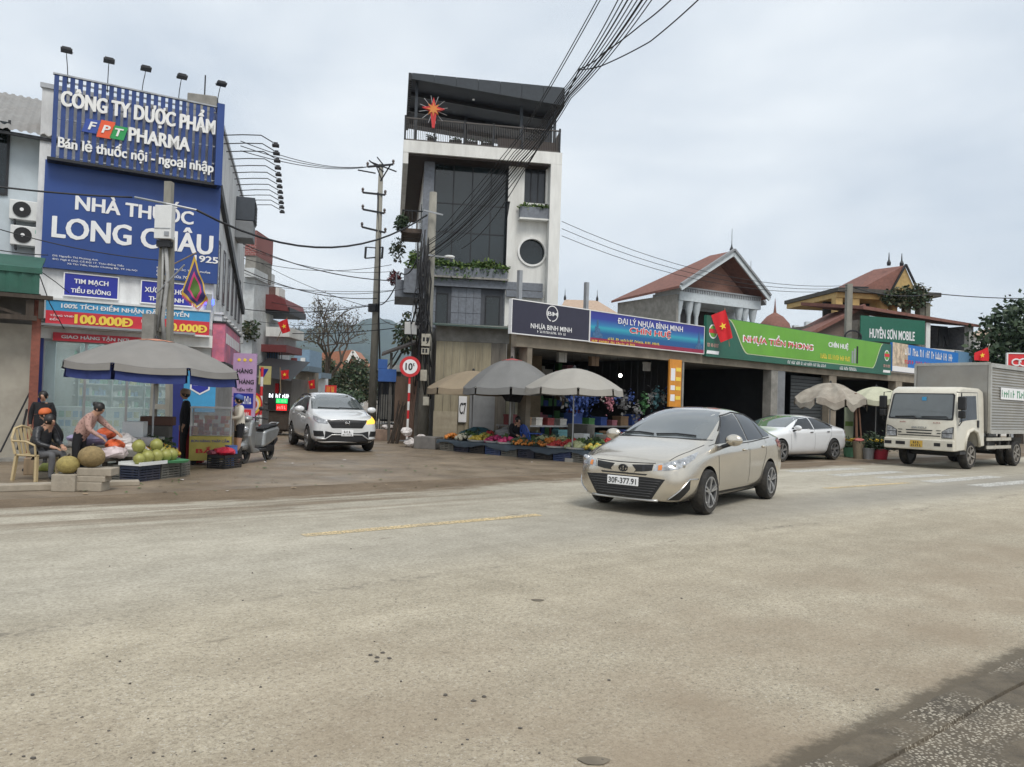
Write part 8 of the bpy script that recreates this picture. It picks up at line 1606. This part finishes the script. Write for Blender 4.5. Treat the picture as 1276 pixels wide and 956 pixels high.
bag('pinkish white plastic bag at the left end of the pomelo stall', lpos(.1, .62, .36), (.3, .2, .26), BPK, 1); bag('orange plastic bag behind the pinkish bag', lpos(.3, .8, .5), (.2, .15, .22), BOR, 2); bag('white plastic bag in the middle of the stall', lpos(.72, .72, .4), (.28, .2, .24), BW_, 3); bag('purple grey net bag at the back of the stall', lpos(.25, 1.3, .55), (.4, .25, .3), BPU, 4); bag('white plastic bag at the back right of the stall', lpos(.85, 1.1, .5), (.26, .2, .3), BW_, 5); bag('orange red plastic bag at the back centre of the stall', lpos(.75, 1.4, .65), (.2, .15, .25), BOR, 6); bag('bright red plastic bag on the black crate', Vector((pt.x + .03, pt.y + .15, .26)), (.26, .2, .22), BRD, 7); bag('dark maroon bag on the black crate', Vector((pt.x - .2, pt.y + .1, .26)), (.16, .15, .14), mat('bag_maroon', (.25, .05, .07), .5), 8)
rk = thing('stall_rack', 'dark trestle carrying bags behind the pomelos', 'table', lpos(.5, 1.0), la); box1('top', (-.7, .75, -.45, .5, .33, .38), WOODD, rk)
for x in (-.6, .6):
    for y in (-.38, .42): box1('leg', (x, x + .06, y, y + .06, 0, .33), WOODD, rk)
mound('tangerine_heap', 'heap of orange tangerines with leaves right of the pomelos', lpos(1.35, .75, .33), .38, .4, .2, 90, .04, [FR['orange'], FR['yellow']], 'fruit', 3, LEAFM, 60); bush('fruit_leaves', tuple(lpos(1.5, 1.0, .5)), (.4, .3, .2), 260, .12, [LEAFM, LEAFDRY, LEAFD], None, 'heap of green leafy stalks by the tangerines', 'leaves'); crate('grey crate under the tangerines', lpos(1.35, .75), la, 'grey', (.6, .5, .3))
# low metal cabinet table with frame, foam box, brown carton, concrete blocks below
ct = at(146, 560, 14.6); ct.z = 0; t = thing('metal_table', 'long low pale metal table with a ribbed edge under the umbrella', 'table', ct, R(12))
box1('top', (-.75, .75, -.3, .4, .60, .66), mat('pale_table', (.45, .48, .46), .4, .3, var=.1), t); box1('edge', (-.76, .76, -.33, -.301, .52, .68), STEEL, t)
for x in (-.65, .6):
    for y in (-.2, .3): box1('leg', (x, x + .1, y, y + .08, 0, .6), CONCD, t)
mb = MB(); [mb.bar((-.5 + k * .25, -.2, .66), (-.5 + k * .25, .3, .72), .012, .012) for k in range(5)]; mb.build('rail', STEEL, t)
def block(label, loc, s3, rz, m=CONC, name='concrete_block', group=None, cat='block'): mb = MB(); mb.b(-s3[0] / 2, s3[0] / 2, -s3[1] / 2, s3[1] / 2, 0, s3[2]); o = mb.build(name, m, bevel=.012); o.location = loc; o.rotation_euler = (0, 0, rz); return tag(o, label, cat, group)
block('white foam box standing on the metal table', ct + Vector((.25, .15, .66)), (.38, .3, .3), R(10), PLASTW, 'foam_box', cat='box'); q_ = at(197, 530, 15.6); block('dark brown wooden box beneath the umbrella pole', (q_.x, q_.y, q_.z), (.62, .3, .18), R(10), mat('brown_box', (.10, .05, .035), .8), 'wooden_box', cat='box'); block('low dark stand holding the brown wooden box', (q_.x, q_.y, 0), (.5, .28, q_.z - .003), R(10), CONCD, 'stand', cat='stand')
STN = mat('pale_block', (.33, .29, .23), .92, var=.2, bump=.3, dirt=.4); 
b0_ = gnd(76, 613); block('upright concrete block under the left jackfruit', b0_ + Vector((0, .15, 0)), (.34, .3, .26), R(8), STN, group='blocks at the kerb'); b1_ = gnd(104, 613); block('lower concrete block under the right jackfruit', b1_ + Vector((.02, .18, 0)), (.42, .3, .14), R(4), STN, group='blocks at the kerb'); block('middle concrete block under the right jackfruit', b1_ + Vector((.03, .2, .141)), (.44, .3, .09), R(9), STN, group='blocks at the kerb'); block('top concrete slab under the right jackfruit', b1_ + Vector((.08, .25, .232)), (.5, .32, .12), R(6), STN, group='blocks at the kerb')
b2_ = gnd(140, 598); block('grey concrete block standing under the metal table', b2_ + Vector((.1, .5, 0)), (.3, .3, .5), R(15), CONC); block('long low kerb stone at the left edge of the road', gnd(20, 612) + Vector((0, .1, 0)), (1.6, .3, .10), R(34), STN, 'kerb_stone', cat='kerb'); block('low kerb stone beside the concrete blocks', gnd(130, 607) + Vector((.1, .25, 0)), (.6, .25, .08), R(30), STN, 'kerb_stone', cat='kerb'); block('wooden stool block under the tan chair', gnd(34, 592) + Vector((0, .1, 0)), (.2, .2, .3), R(20), WOOD, 'wooden_block')
def jackfruit(label, c, r, m):
    mb = MB(); rg = random.Random(int(c.x * 100)); mb.ball((0, 0, 0), r, (1.1, 1, .92), 18, 12, jit=.03); mb.tube([(0, 0, r * .9), (.02, 0, r * 1.12)], .015, 6, 1); o = mb.build('jackfruit', [m, WOODD], smooth=True); o.location = c; return tag(o, label, 'fruit')
JK = mat('jackfruit_skin', (.30, .24, .08), .8, var=.3, scale=20, bump=.8, bscale=60); jackfruit('greenish yellow jackfruit on the left block', b0_ + Vector((.0, .15, .26 + .135)), .15, JK); jackfruit('larger brown jackfruit on the right slab', b1_ + Vector((-.02, .22, .352 + .165)), .18, mat('jackfruit_brown', (.25, .18, .08), .8, var=.3, scale=20, bump=.8, bscale=60))
g_ = gnd(57, 596); mb = MB(); mb.tube([(-.2, 0, .05), (-.1, 0, .1), (.1, 0, .1), (.2, 0, .06)], [.03, .075, .075, .03], 10); o = mb.build('green_gourd', FR['lime'], smooth=True); o.location = g_ + Vector((0, .1, .08)); tag(o, 'green gourd lying left of the jackfruits', 'gourd'); block('flat stone under the green gourd', g_ + Vector((0, .1, 0)), (.4, .25, .1), R(20), STN)
# glass display cart
gc = at(263, 558, 16.7); gc.z = 0; t = thing('display_cart', 'glass display cart of red snacks with a yellow sign panel', 'cart', gc, R(18)); YS = mat('yellow_sign', (.55, .45, .10), .55, var=.12, dirt=.3)
box1('base_cabinet', (-.42, .42, -.3, .3, .1, .62), YS, t); text('BÚN HÀNG THẬP CẨM', -.38, .38, .48, .57, BLUE2, t, y=-.303, bold=.02); text('BẮP', -.28, .2, .26, .40, PRINTR, t, y=-.303, bold=.03)
for x in (-.42, .39):
    for y in (-.3, .27): box1('post', (x, x + .03, y, y + .03, .62, 1.22), STEEL, t)
box1('top', (-.43, .43, -.31, .31, 1.22, 1.25), STEEL, t); 
for (a, c, d_, e_) in ((-.385, .385, -.293, -.287), (-.385, .385, .287, .293)): box1('pane', (a, c, d_, e_, .63, 1.215), mat('cart_glass', (.6, .65, .65), .08, alpha=.22, var=.02), t)
mb = MB()
for i in range(40): mb.b(*(lambda x, y, z: (x - .05, x + .05, y - .04, y + .04, z, z + .08))(RU(-.33, .33), RU(-.22, .2), .64 + .085 * random.randrange(5)), random.randrange(3))
o = mb.build('snack_packets', [mat('packet_red', (.40, .03, .03), .5), mat('packet_dark_red', (.22, .03, .03), .5), mat('packet_orange', (.45, .18, .05), .5)], t); o['kind'] = 'stuff'
for x in (-.35, .35): mb = MB(); mb.lathe([(0, -.02), (.09, -.02), (.09, .02), (0, .02)], 14, (x, -.2, .09), axis='y'); mb.build('wheel', BLACK, t)
p = at(240, 535, 17.0); p.z = .0; block('stack of red plastic crates beside the standing man', p, (.5, .4, .8), R(15), mat('red_crate', (.40, .02, .03), .55), 'red_crate_stack', cat='crate')
p = at(288, 560, 16.3); p.z = 0; mb = MB(); mb.lathe([(.16, 0), (.13, .42), (.14, .45), (0, .45)], 4); o = mb.build('plastic_stool', mat('stool_blue', (.08, .16, .42), .5)); o.location = p; tag(o, 'small blue plastic stool behind the woman in white', 'stool')
# ================================================================ scooter
sF, sR = gnd(303, 578), gnd(330, 572); hd = Vector((-.12, -1, 0)).normalized(); mid = sF - hd * .63
sc = thing('motor_scooter', 'silver grey motor scooter parked facing the road', 'scooter', (mid.x, mid.y, 0), math.atan2(hd.y, hd.x)); SIL = mat('scooter_silver', (.30, .31, .31), .3, .5, coat=.6, dirt=.3); SB = mat('scooter_black', (.025, .025, .027), .5, var=.2)
def sbuild(mb, nm, m, par=None, sm=True): return mb.build(nm, m, par or sc, smooth=sm)
for x in (.63, -.63):
    w_ = bpy.data.objects.new('wheel', None); COL.objects.link(w_); w_.parent = sc; w_.location = (x, 0, .25)
    mb = MB(); mb.lathe([(.18, -.045), (.235, -.05), (.25, -.02), (.25, .02), (.235, .05), (.18, .045), (.18, -.045)], 24, axis='y'); mb.build('tyre', TYRE, w_, smooth='auto'); mb = MB(); mb.lathe([(.16, -.03), (.185, -.03), (.185, .03), (.16, .03), (.16, -.03)], 20, axis='y'); [mb.bar((0, 0, 0), (.17 * math.cos(a), 0, .17 * math.sin(a)), .03, .03, up=(0, 1, 0)) for a in [k * 2.094 for k in range(3)]]; mb.lathe([(0, -.05), (.05, -.05), (.05, .05), (0, .05)], 10, axis='y'); mb.build('rim', DARK, w_)
mb = MB(); mb.tube([(.63, 0, .25), (.58, 0, .55), (.46, 0, .95)], [.035, .04, .045], 8); sbuild(mb, 'fork', SB)
mb = MB(); mb.ball((.63, 0, .40), .2, (1.1, .42, .55), 14, 9); sbuild(mb, 'front_mudguard', SIL)
mb = MB(); mb.prism([(.60, .42), (.68, .62), (.60, .92), (.48, 1.0), (.40, .95), (.36, .6), (.40, .36), (.15, .30), (.12, .22), (.45, .22)], -.16, .16, 'y'); o = mb.build('front_shield', SIL, sc, bevel=.06)
mb = MB(); mb.ball((.66, 0, .76), .12, (.5, .9, .8), 10, 7); sbuild(mb, 'headlight', LENS); mb = MB(); mb.ball((.50, 0, 1.0), .14, (1.0, .9, .55), 12, 8); sbuild(mb, 'headset', SIL)
mb = MB(); mb.tube([(.40, .34, 1.02), (.47, .15, 1.03), (.48, 0, 1.03), (.47, -.15, 1.03), (.40, -.34, 1.02)], .016, 7); o = sbuild(mb, 'handlebar', SB); mb = MB(); mb.tube([(.40, .34, 1.02), (.37, .42, 1.01)], .024, 7); mb.tube([(.40, -.34, 1.02), (.37, -.42, 1.01)], .024, 7); mb.build('grip', BLACK, o)
for s_ in (1, -1): mb = MB(); mb.tube([(.45, s_ * .2, 1.04), (.47, s_ * .28, 1.2)], .008, 5); mb.ball((.47, s_ * .3, 1.24), .06, (.3, 1.1, .8), 8, 6); sbuild(mb, 'mirror', SB)
box1('footboard', (-.25, .2, -.14, .14, .24, .32), SB, sc, bevel=.03)
mb = MB(); mb.prism([(-.05, .32), (-.12, .72), (-.35, .76), (-.85, .80), (-.95, .72), (-.80, .52), (-.45, .40)], -.15, .15, 'y'); mb.build('rear_body', SIL, sc, bevel=.06)
mb = MB(); mb.prism([(-.05, .74), (-.08, .80), (-.3, .79), (-.42, .84), (-.82, .86), (-.86, .80), (-.4, .76)], -.13, .13, 'y'); mb.build('seat', BLACK, sc, bevel=.04)
mb = MB(); mb.tube([(-.72, .1, .82), (-.95, .09, .88), (-.98, 0, .88), (-.95, -.09, .88), (-.72, -.1, .82)], .014, 6); sbuild(mb, 'grab_rail', STEEL); mb = MB(); mb.ball((-.93, 0, .68), .09, (.6, 1.1, .7), 8, 6); sbuild(mb, 'tail_light', REDL)
mb = MB(); mb.prism([(-.3, .2), (-.25, .38), (-.75, .36), (-.78, .22)], -.08, .1, 'y'); mb.build('engine', DARK, sc, bevel=.03); mb = MB(); mb.tube([(-.35, -.13, .26), (-.95, -.14, .36)], [.04, .06], 8); sbuild(mb, 'exhaust', STEEL); mb = MB(); mb.bar((-.1, .1, .25), (-.02, .24, .0), .02, .02); mb.build('side_stand', DARK, sc)
mb = MB(); mb.prism([(-.75, .30), (-.98, .45), (-1.0, .52), (-.8, .48)], -.07, .07, 'y'); mb.build('rear_mudguard', SB, sc)
# parked scooter farther up the street
o2 = copy_tree(sc, None, Vector((*at(316, 520, 26).xy, 0)), R(-60)); o2['label'] = 'dark shaded scooter farther up the side street by the LED sign'
# ================================================================ right fruit stall
P0, P1, P2 = gnd(547, 561), gnd(700, 575), gnd(790, 582)
edge = [P0, P0.lerp(P1, .33), P0.lerp(P1, .66), P1, P2]
TARP = mat('dark_blue_tarp', (.035, .05, .065), .5, var=.3, scale=3, bump=.3)
tot = (P1 - P0).length; dA = (P1 - P0).normalized(); aA = math.atan2(dA.y, dA.x); nA = Vector((-dA.y, dA.x, 0))
if nA.y < 0: nA = -nA
OW = WORDS + ['thirteenth', 'fourteenth']
k = 0; s_ = .3
while s_ < tot + 2.2:
    p = P0 + dA * s_ + nA * .22; crate('%s crate %s from the left under the fruit stall front' % (['grey', 'navy', 'black', 'blue'][k % 4], OW[k].replace('nearest', 'first')), (p.x, p.y, 0), aA, ['grey', 'navy', 'black', 'blue'][k % 4], (.56, .4, .30)); s_ += .62; k += 1
tr = thing('tarpaulin', 'dark blue tarpaulin spread over the crates of the fruit stall', 'tarpaulin', P0 + Vector((0, 0, 0)), aA)
mb = MB(); rg = random.Random(5); n_ = 50; L = tot + 2.1; vs = []
for i in range(n_ + 1):
    x = -.1 + L * i / n_
    for y, z in ((-.03, .20 + .06 * math.sin(i * .55) + rg.uniform(-.02, .02)), (-.01, .33), (.3, .335), (1.0, .40), (1.5, .46)): vs.append((x, y, z))
mb.add(vs, [(i * 5 + k, (i + 1) * 5 + k, (i + 1) * 5 + k + 1, i * 5 + k + 1) for i in range(n_) for k in range(4)]); mb.build('sheet', TARP, tr, smooth=True)
def sp(s_, n_, z=.34): p = P0 + dA * s_ + nA * n_; return (p.x, p.y, z + max(0, n_ - .3) * .09)
items = [('orange', .25, .35, .05, 'carrot_heap', 'heap of orange carrots and persimmons at the left end'), ('white', .75, .35, .07, 'cauliflower_heap', 'heap of pale cauliflowers'), ('yellow', 1.35, .3, .055, 'mango_heap', 'heap of yellow mangoes'), ('lime', 1.2, .75, .06, 'guava_heap', 'heap of yellow green guavas'), ('magenta', 1.95, .35, .06, 'dragon_fruit_heap', 'heap of magenta dragon fruit, left'), ('magenta', 2.5, .3, .065, 'dragon_fruit_heap', 'heap of magenta dragon fruit, right'), ('orange', 3.05, .25, .042, 'tangerine_heap', 'heap of leafy tangerines, left'), ('orange', 3.65, .25, .042, 'tangerine_heap', 'heap of leafy tangerines, right'), ('red', 4.3, .3, .05, 'tomato_heap', 'flat heap of red chillies'), ('pale', 4.9, .3, .07, 'cabbage_heap', 'heap of pale cabbages'), ('lime', 5.5, .3, .06, 'gourd_heap', 'heap of light green gourds'), ('green', 2.9, .9, .06, 'greens_heap', 'heap of dark green leafy greens behind the tangerines'), ('orange', 3.7, .85, .06, 'tomato_heap', 'second row heap of orange tomatoes'), ('red', 4.4, .85, .05, 'tomato_heap', 'second row heap of red tomatoes'), ('green', 5.2, .95, .06, 'melon_heap', 'heap of green melons at the back'), ('green', .5, .9, .06, 'greens_heap', 'heap of dark greens at the back left'), ('pale', 3.3, .95, .06, 'cabbage_heap', 'heap of pale lettuces behind the tangerines')]
for i, (c_, s_, n2, r, nm, lb) in enumerate(items):
    mound(nm, lb + ' of the fruit stall', sp(s_, n2), .28, .26, .14, int(.5 / r ** 1.4) + 10, r, [FR[c_]] + ([FR['yellow']] if c_ == 'lime' else []), 'produce', i, LEAFM if nm in ('tangerine_heap', 'cauliflower_heap', 'greens_heap', 'melon_heap') else None, 120 if nm != 'cauliflower_heap' else 40)
rg = random.Random(12)
for i in range(16):
    c_ = rg.choice(('red', 'green', 'lime', 'orange', 'pale', 'yellow', 'green', 'dark', 'magenta')); s_ = .3 + i * .36; nm = {'red': 'chilli', 'orange': 'persimmon', 'lime': 'lime', 'yellow': 'banana', 'green': 'greens', 'dark': 'seaweed', 'pale': 'radish', 'magenta': 'plum'}[c_]
    mound('produce_basket', 'back row basket of %s-coloured produce, %s from the left of the fruit stall' % (c_, (OW + ['fifteenth', 'rightmost'])[i].replace('nearest', 'first')), sp(s_, 1.0 + .3 * rg.random(), .36), .2, .2, .16, 50, .045, [FR[c_]], 'produce', 40 + i, LEAFM if i % 2 else None, 60)
    goods_box(RW, .9 + i * .44, .15 + .35 * rg.random(), 0, rg.uniform(.25, .45), .35, rg.uniform(.3, .8), rg.choice((0, 2, 3, 7, 1, 4)), 'goods carton on the ground before the plastic ware shop, %s from the left' % (OW + ['fifteenth', 'rightmost'])[i].replace('nearest', 'first'), group='cartons before the shop')
for i, (s_, n2, m_) in enumerate(((1.95, .34, PLASTW), (2.5, .3, PLASTW), (4.3, .3, PLASTW), (4.95, .3, PLASTW), (1.35, .3, PLASTW))):
    mb = MB(); mb.lathe([(0, 0), (.30, 0), (.34, .05), (.32, .05), (.29, .015), (0, .015)], 18); o = mb.build('round_tray', m_); o.location = Vector(sp(s_, n2)) + Vector((0, 0, .004)); tag(o, 'white round tray, %s from the left on the fruit stall' % OW[i].replace('nearest', 'first'), 'tray', 'white trays')
bag('teal plastic sheet heap at the back left of the fruit stall', Vector(sp(.5, 1.2, .3)), (.6, .35, .4), mat('teal_sheet', (.04, .10, .12), .5), 21); bag('crimson bag behind the fruit stall', Vector(sp(2.1, 1.3, .3)), (.28, .2, .6), BRD, 22); bag('grey cloth over a basket behind the mangoes', Vector(sp(1.6, 1.3, .3)), (.4, .3, .45), mat('grey_cloth', (.3, .3, .3), .8), 23)
block('dark brown crate box behind the dragon fruit', Vector(sp(2.6, 1.3, .0)), (.4, .35, .6), aA, WOODD, 'wooden_box', cat='box'); block('grey steel cabinet behind the tomatoes', Vector(sp(4.1, 1.7, 0)), (.7, .4, .85), aA, CONCD, 'steel_cabinet', cat='cabinet'); block('pale foam panel standing behind the cabbages', Vector(sp(5.2, 1.6, 0)), (1.0, .1, .6), aA, mat('dirty_foam', (.3, .29, .26), .7, dirt=.6), 'foam_board', cat='board')
block('white cool box behind the tomato trays', Vector(sp(4.5, 1.15, .40)), (.35, .3, .25), aA, PLASTW, 'cool_box', cat='box')
# black drape under the big grey umbrella
dp = at(636, 486, 22.2); t = thing('hanging_drape', 'black cloth drape hanging under the slate grey umbrella', 'drape', dp, R(0)); flagmesh([at(u, v, 22.2) - dp for u, v in ((594, 484), (656, 485), (650, 496), (604, 490))], lambda a, b_: 0, 10, .04).build('cloth', BLKC, t, smooth=True, merge=True)
flagmesh([at(u, v, 22.2) - dp for u, v in ((622, 488), (655, 488), (648, 502), (630, 500))], lambda a, b_: 0, 10, .04).build('cloth', BLKC, t, smooth=True, merge=True)
# left of the stall: covered box, white sacks, brooms, wood
p = gnd(528, 560); block('box under a grey tarpaulin left of the fruit stall', p + Vector((.1, .4, 0)), (.75, .6, .38), R(-20), mat('grey_tarp', (.16, .15, .14), .7, var=.2, bump=.3), 'covered_box', cat='box')
for i, (u, v, s3) in enumerate(((511, 552, (.22, .2, .35)), (525, 548, (.26, .22, .5)), (508, 538, (.22, .2, .35)), (515, 560, (.3, .2, .3)))): p = at(u, v, 24.8); bag('white sack by the road sign post, %s' % ['lowest in front', 'tallest by the pole', 'upper left', 'rightmost on the ground'][i], Vector((p.x, p.y - .1 * i, 0 if i != 2 else .35)), s3, BW_, 30 + i, 'sack', 'sack')
brm = at(493, 548, 26.2); t = thing('broom_bundle', 'bundle of brown brooms and sticks beside the shed', 'brooms', Vector((brm.x, brm.y, 0))); mb = MB(); [mb.tube([(RU(-.3, .1), RU(-.1, .1), 0), (RU(.0, .35), .1, RU(.9, 1.5))], .02, 5) for i in range(18)]; mb.build('stick', WOODD, t); mb = MB(); [mb.tube([(.35 + .05 * i, .0, .2), (.5 + .05 * i, .15, 2.2)], .025, 5) for i in range(4)]; mb.build('plank', mat('brown_sticks', (.12, .07, .05), .85), t)
p = at(480, 545, 28); block('jumble of bricks and crates by the grey gate', Vector((p.x, p.y, 0)), (.9, .5, .4), R(10), mat('rubble', (.24, .17, .13), .9, var=.4, bump=.5), 'rubble_pile', cat='rubble'); bag('white bag on the rubble pile', Vector((p.x + .1, p.y, .4)), (.3, .2, .22), BW_, 41)
p = at(350, 525, 30); mound('gravel_pile', 'low pile of pale rubble beside the LED sign', (p.x, p.y, 0), .7, .5, .45, 60, .09, [mat('rubble_pale', (.34, .30, .25), .9, var=.3)], 'rubble', 9)
# ================================================================ flower stall by the parked car
def pot(label, u, v, Y, r, h, m, plant=None, pm=None, n=200, sp_=.3, name='plant_pot', sz=.12):
    p = at(u, v, Y); t = thing(name, label, 'pot', Vector((p.x, Y, 0))); mb = MB(); mb.lathe([(0, 0), (r * .8, 0), (r, h), (r * 1.06, h), (r * 1.06, h + .03), (r * .9, h + .03), (r * .85, h * .9), (0, h * .9)], 16); mb.build('bowl', m, t, smooth='auto')
    if plant:
        lf = MB(); [lf.leaf((RG(0, sp_ * .5), RG(0, sp_ * .5), h + abs(RG(.12, .12))), RU(.6, 1.3) * sz, 0, -.3) for i in range(n)]
        if pm: [lf.ball((RG(0, sp_ * .55), RG(0, sp_ * .55), h + .3 + RU(-.04, .05)), .035, (1, 1, .6), 6, 4, 1) for i in range(70)]
        o = lf.build('plant', [plant] + ([pm] if pm else []), t)
    return t
YF = mat('yellow_flower', (.62, .42, .02), .6, var=.15)
pot('red pot of yellow flowers beside the truck', 1097, 565, 25.9, .26, .32, mat('red_pot', (.40, .03, .05), .5), LEAFD, YF, 500, .42); pot('green pot of yellow blossoms behind the parked white car', 1058, 562, 26.8, .2, .3, mat('green_pot', (.10, .25, .15), .5), LEAFM, YF, 200, .3); pot('tall wicker basket with a pink cloth by the flower stall post', 1070, 566, 26.0, .2, .55, mat('wicker', (.27, .22, .15), .85, var=.25, scale=25), None); pot('grey metal bucket between the basket and the red pot', 1082, 568, 25.8, .19, .35, GALV, LEAFD, None, 160, .22); pot('grey bucket of dark leaves behind the metal bucket', 1086, 560, 27.2, .2, .4, GALV, LEAFD, None, 260, .35, sz=.2)
bag('pink cloth on top of the wicker basket', Vector((*at(1070, 540, 26.0).xy, .56)), (.2, .18, .16), mat('pink_cloth', (.45, .14, .12), .8), 51); bag('crumpled white bag on the ground by the red pot', gnd(1090, 570) + Vector((0, .1, 0)), (.22, .14, .16), BW_, 52)
for i, (u0, v0, u1, v1, lb) in enumerate(((1066, 490, 1068, 566, 'brown wooden post holding the torn umbrella, thicker one'), (1070, 505, 1075, 562, 'thin slanted wooden stick beside the brown post'))):
    a, c = at(u0, v0, 26.3), at(u1, v1, 26.3); a.z, zt = 0, a.z; mb = MB(); mb.tube([(c.x - a.x, 0, 0), (0, 0, zt)], .045 if i == 0 else .028, 7); o = mb.build('wooden_post', mat('brown_post', (.20, .11, .07), .85, var=.25)); o.location = (a.x, a.y, 0); tag(o, lb, 'post')
a, c = at(1052, 547, 28.5), at(1064, 508, 28.5); mb = MB(); mb.b(0, c.x - a.x, 0, .05, 0, c.z); t = thing('info_panel', 'pale green and grey printed panel standing behind the white car', 'panel', (a.x, a.y, 0)); mb.build('panel', mat('pale_green_panel', (.32, .36, .26), .6, var=.1), t); box1('print_band', (.02, c.x - a.x - .02, -.008, -.002, c.z * .6, c.z * .7), FR['green'], t)
# litter and tyre-carried grit lying round the stalls
mb = MB(); rg = random.Random(77)
for i in range(150):
    u, v = rg.choice(((rg.uniform(60, 330), rg.uniform(590, 618)), (rg.uniform(500, 760), rg.uniform(562, 590)), (rg.uniform(300, 560), rg.uniform(560, 610)))); q_ = gnd(u, v); r = rg.uniform(.015, .06); a = rg.random() * 6
    mb.add([(q_.x + r * math.cos(a + k * 1.57) * (1 if k % 2 else .5), q_.y + r * math.sin(a + k * 1.57), .012 + .02 * rg.random()) for k in range(4)], [(0, 1, 2, 3)], rg.choice((0, 1, 1, 2, 2, 2)))
tag(mb.build('litter', [BW_, WOOD, GRASSG]), 'scraps of paper and leaf litter on the muddy ground', 'litter', kind='stuff')
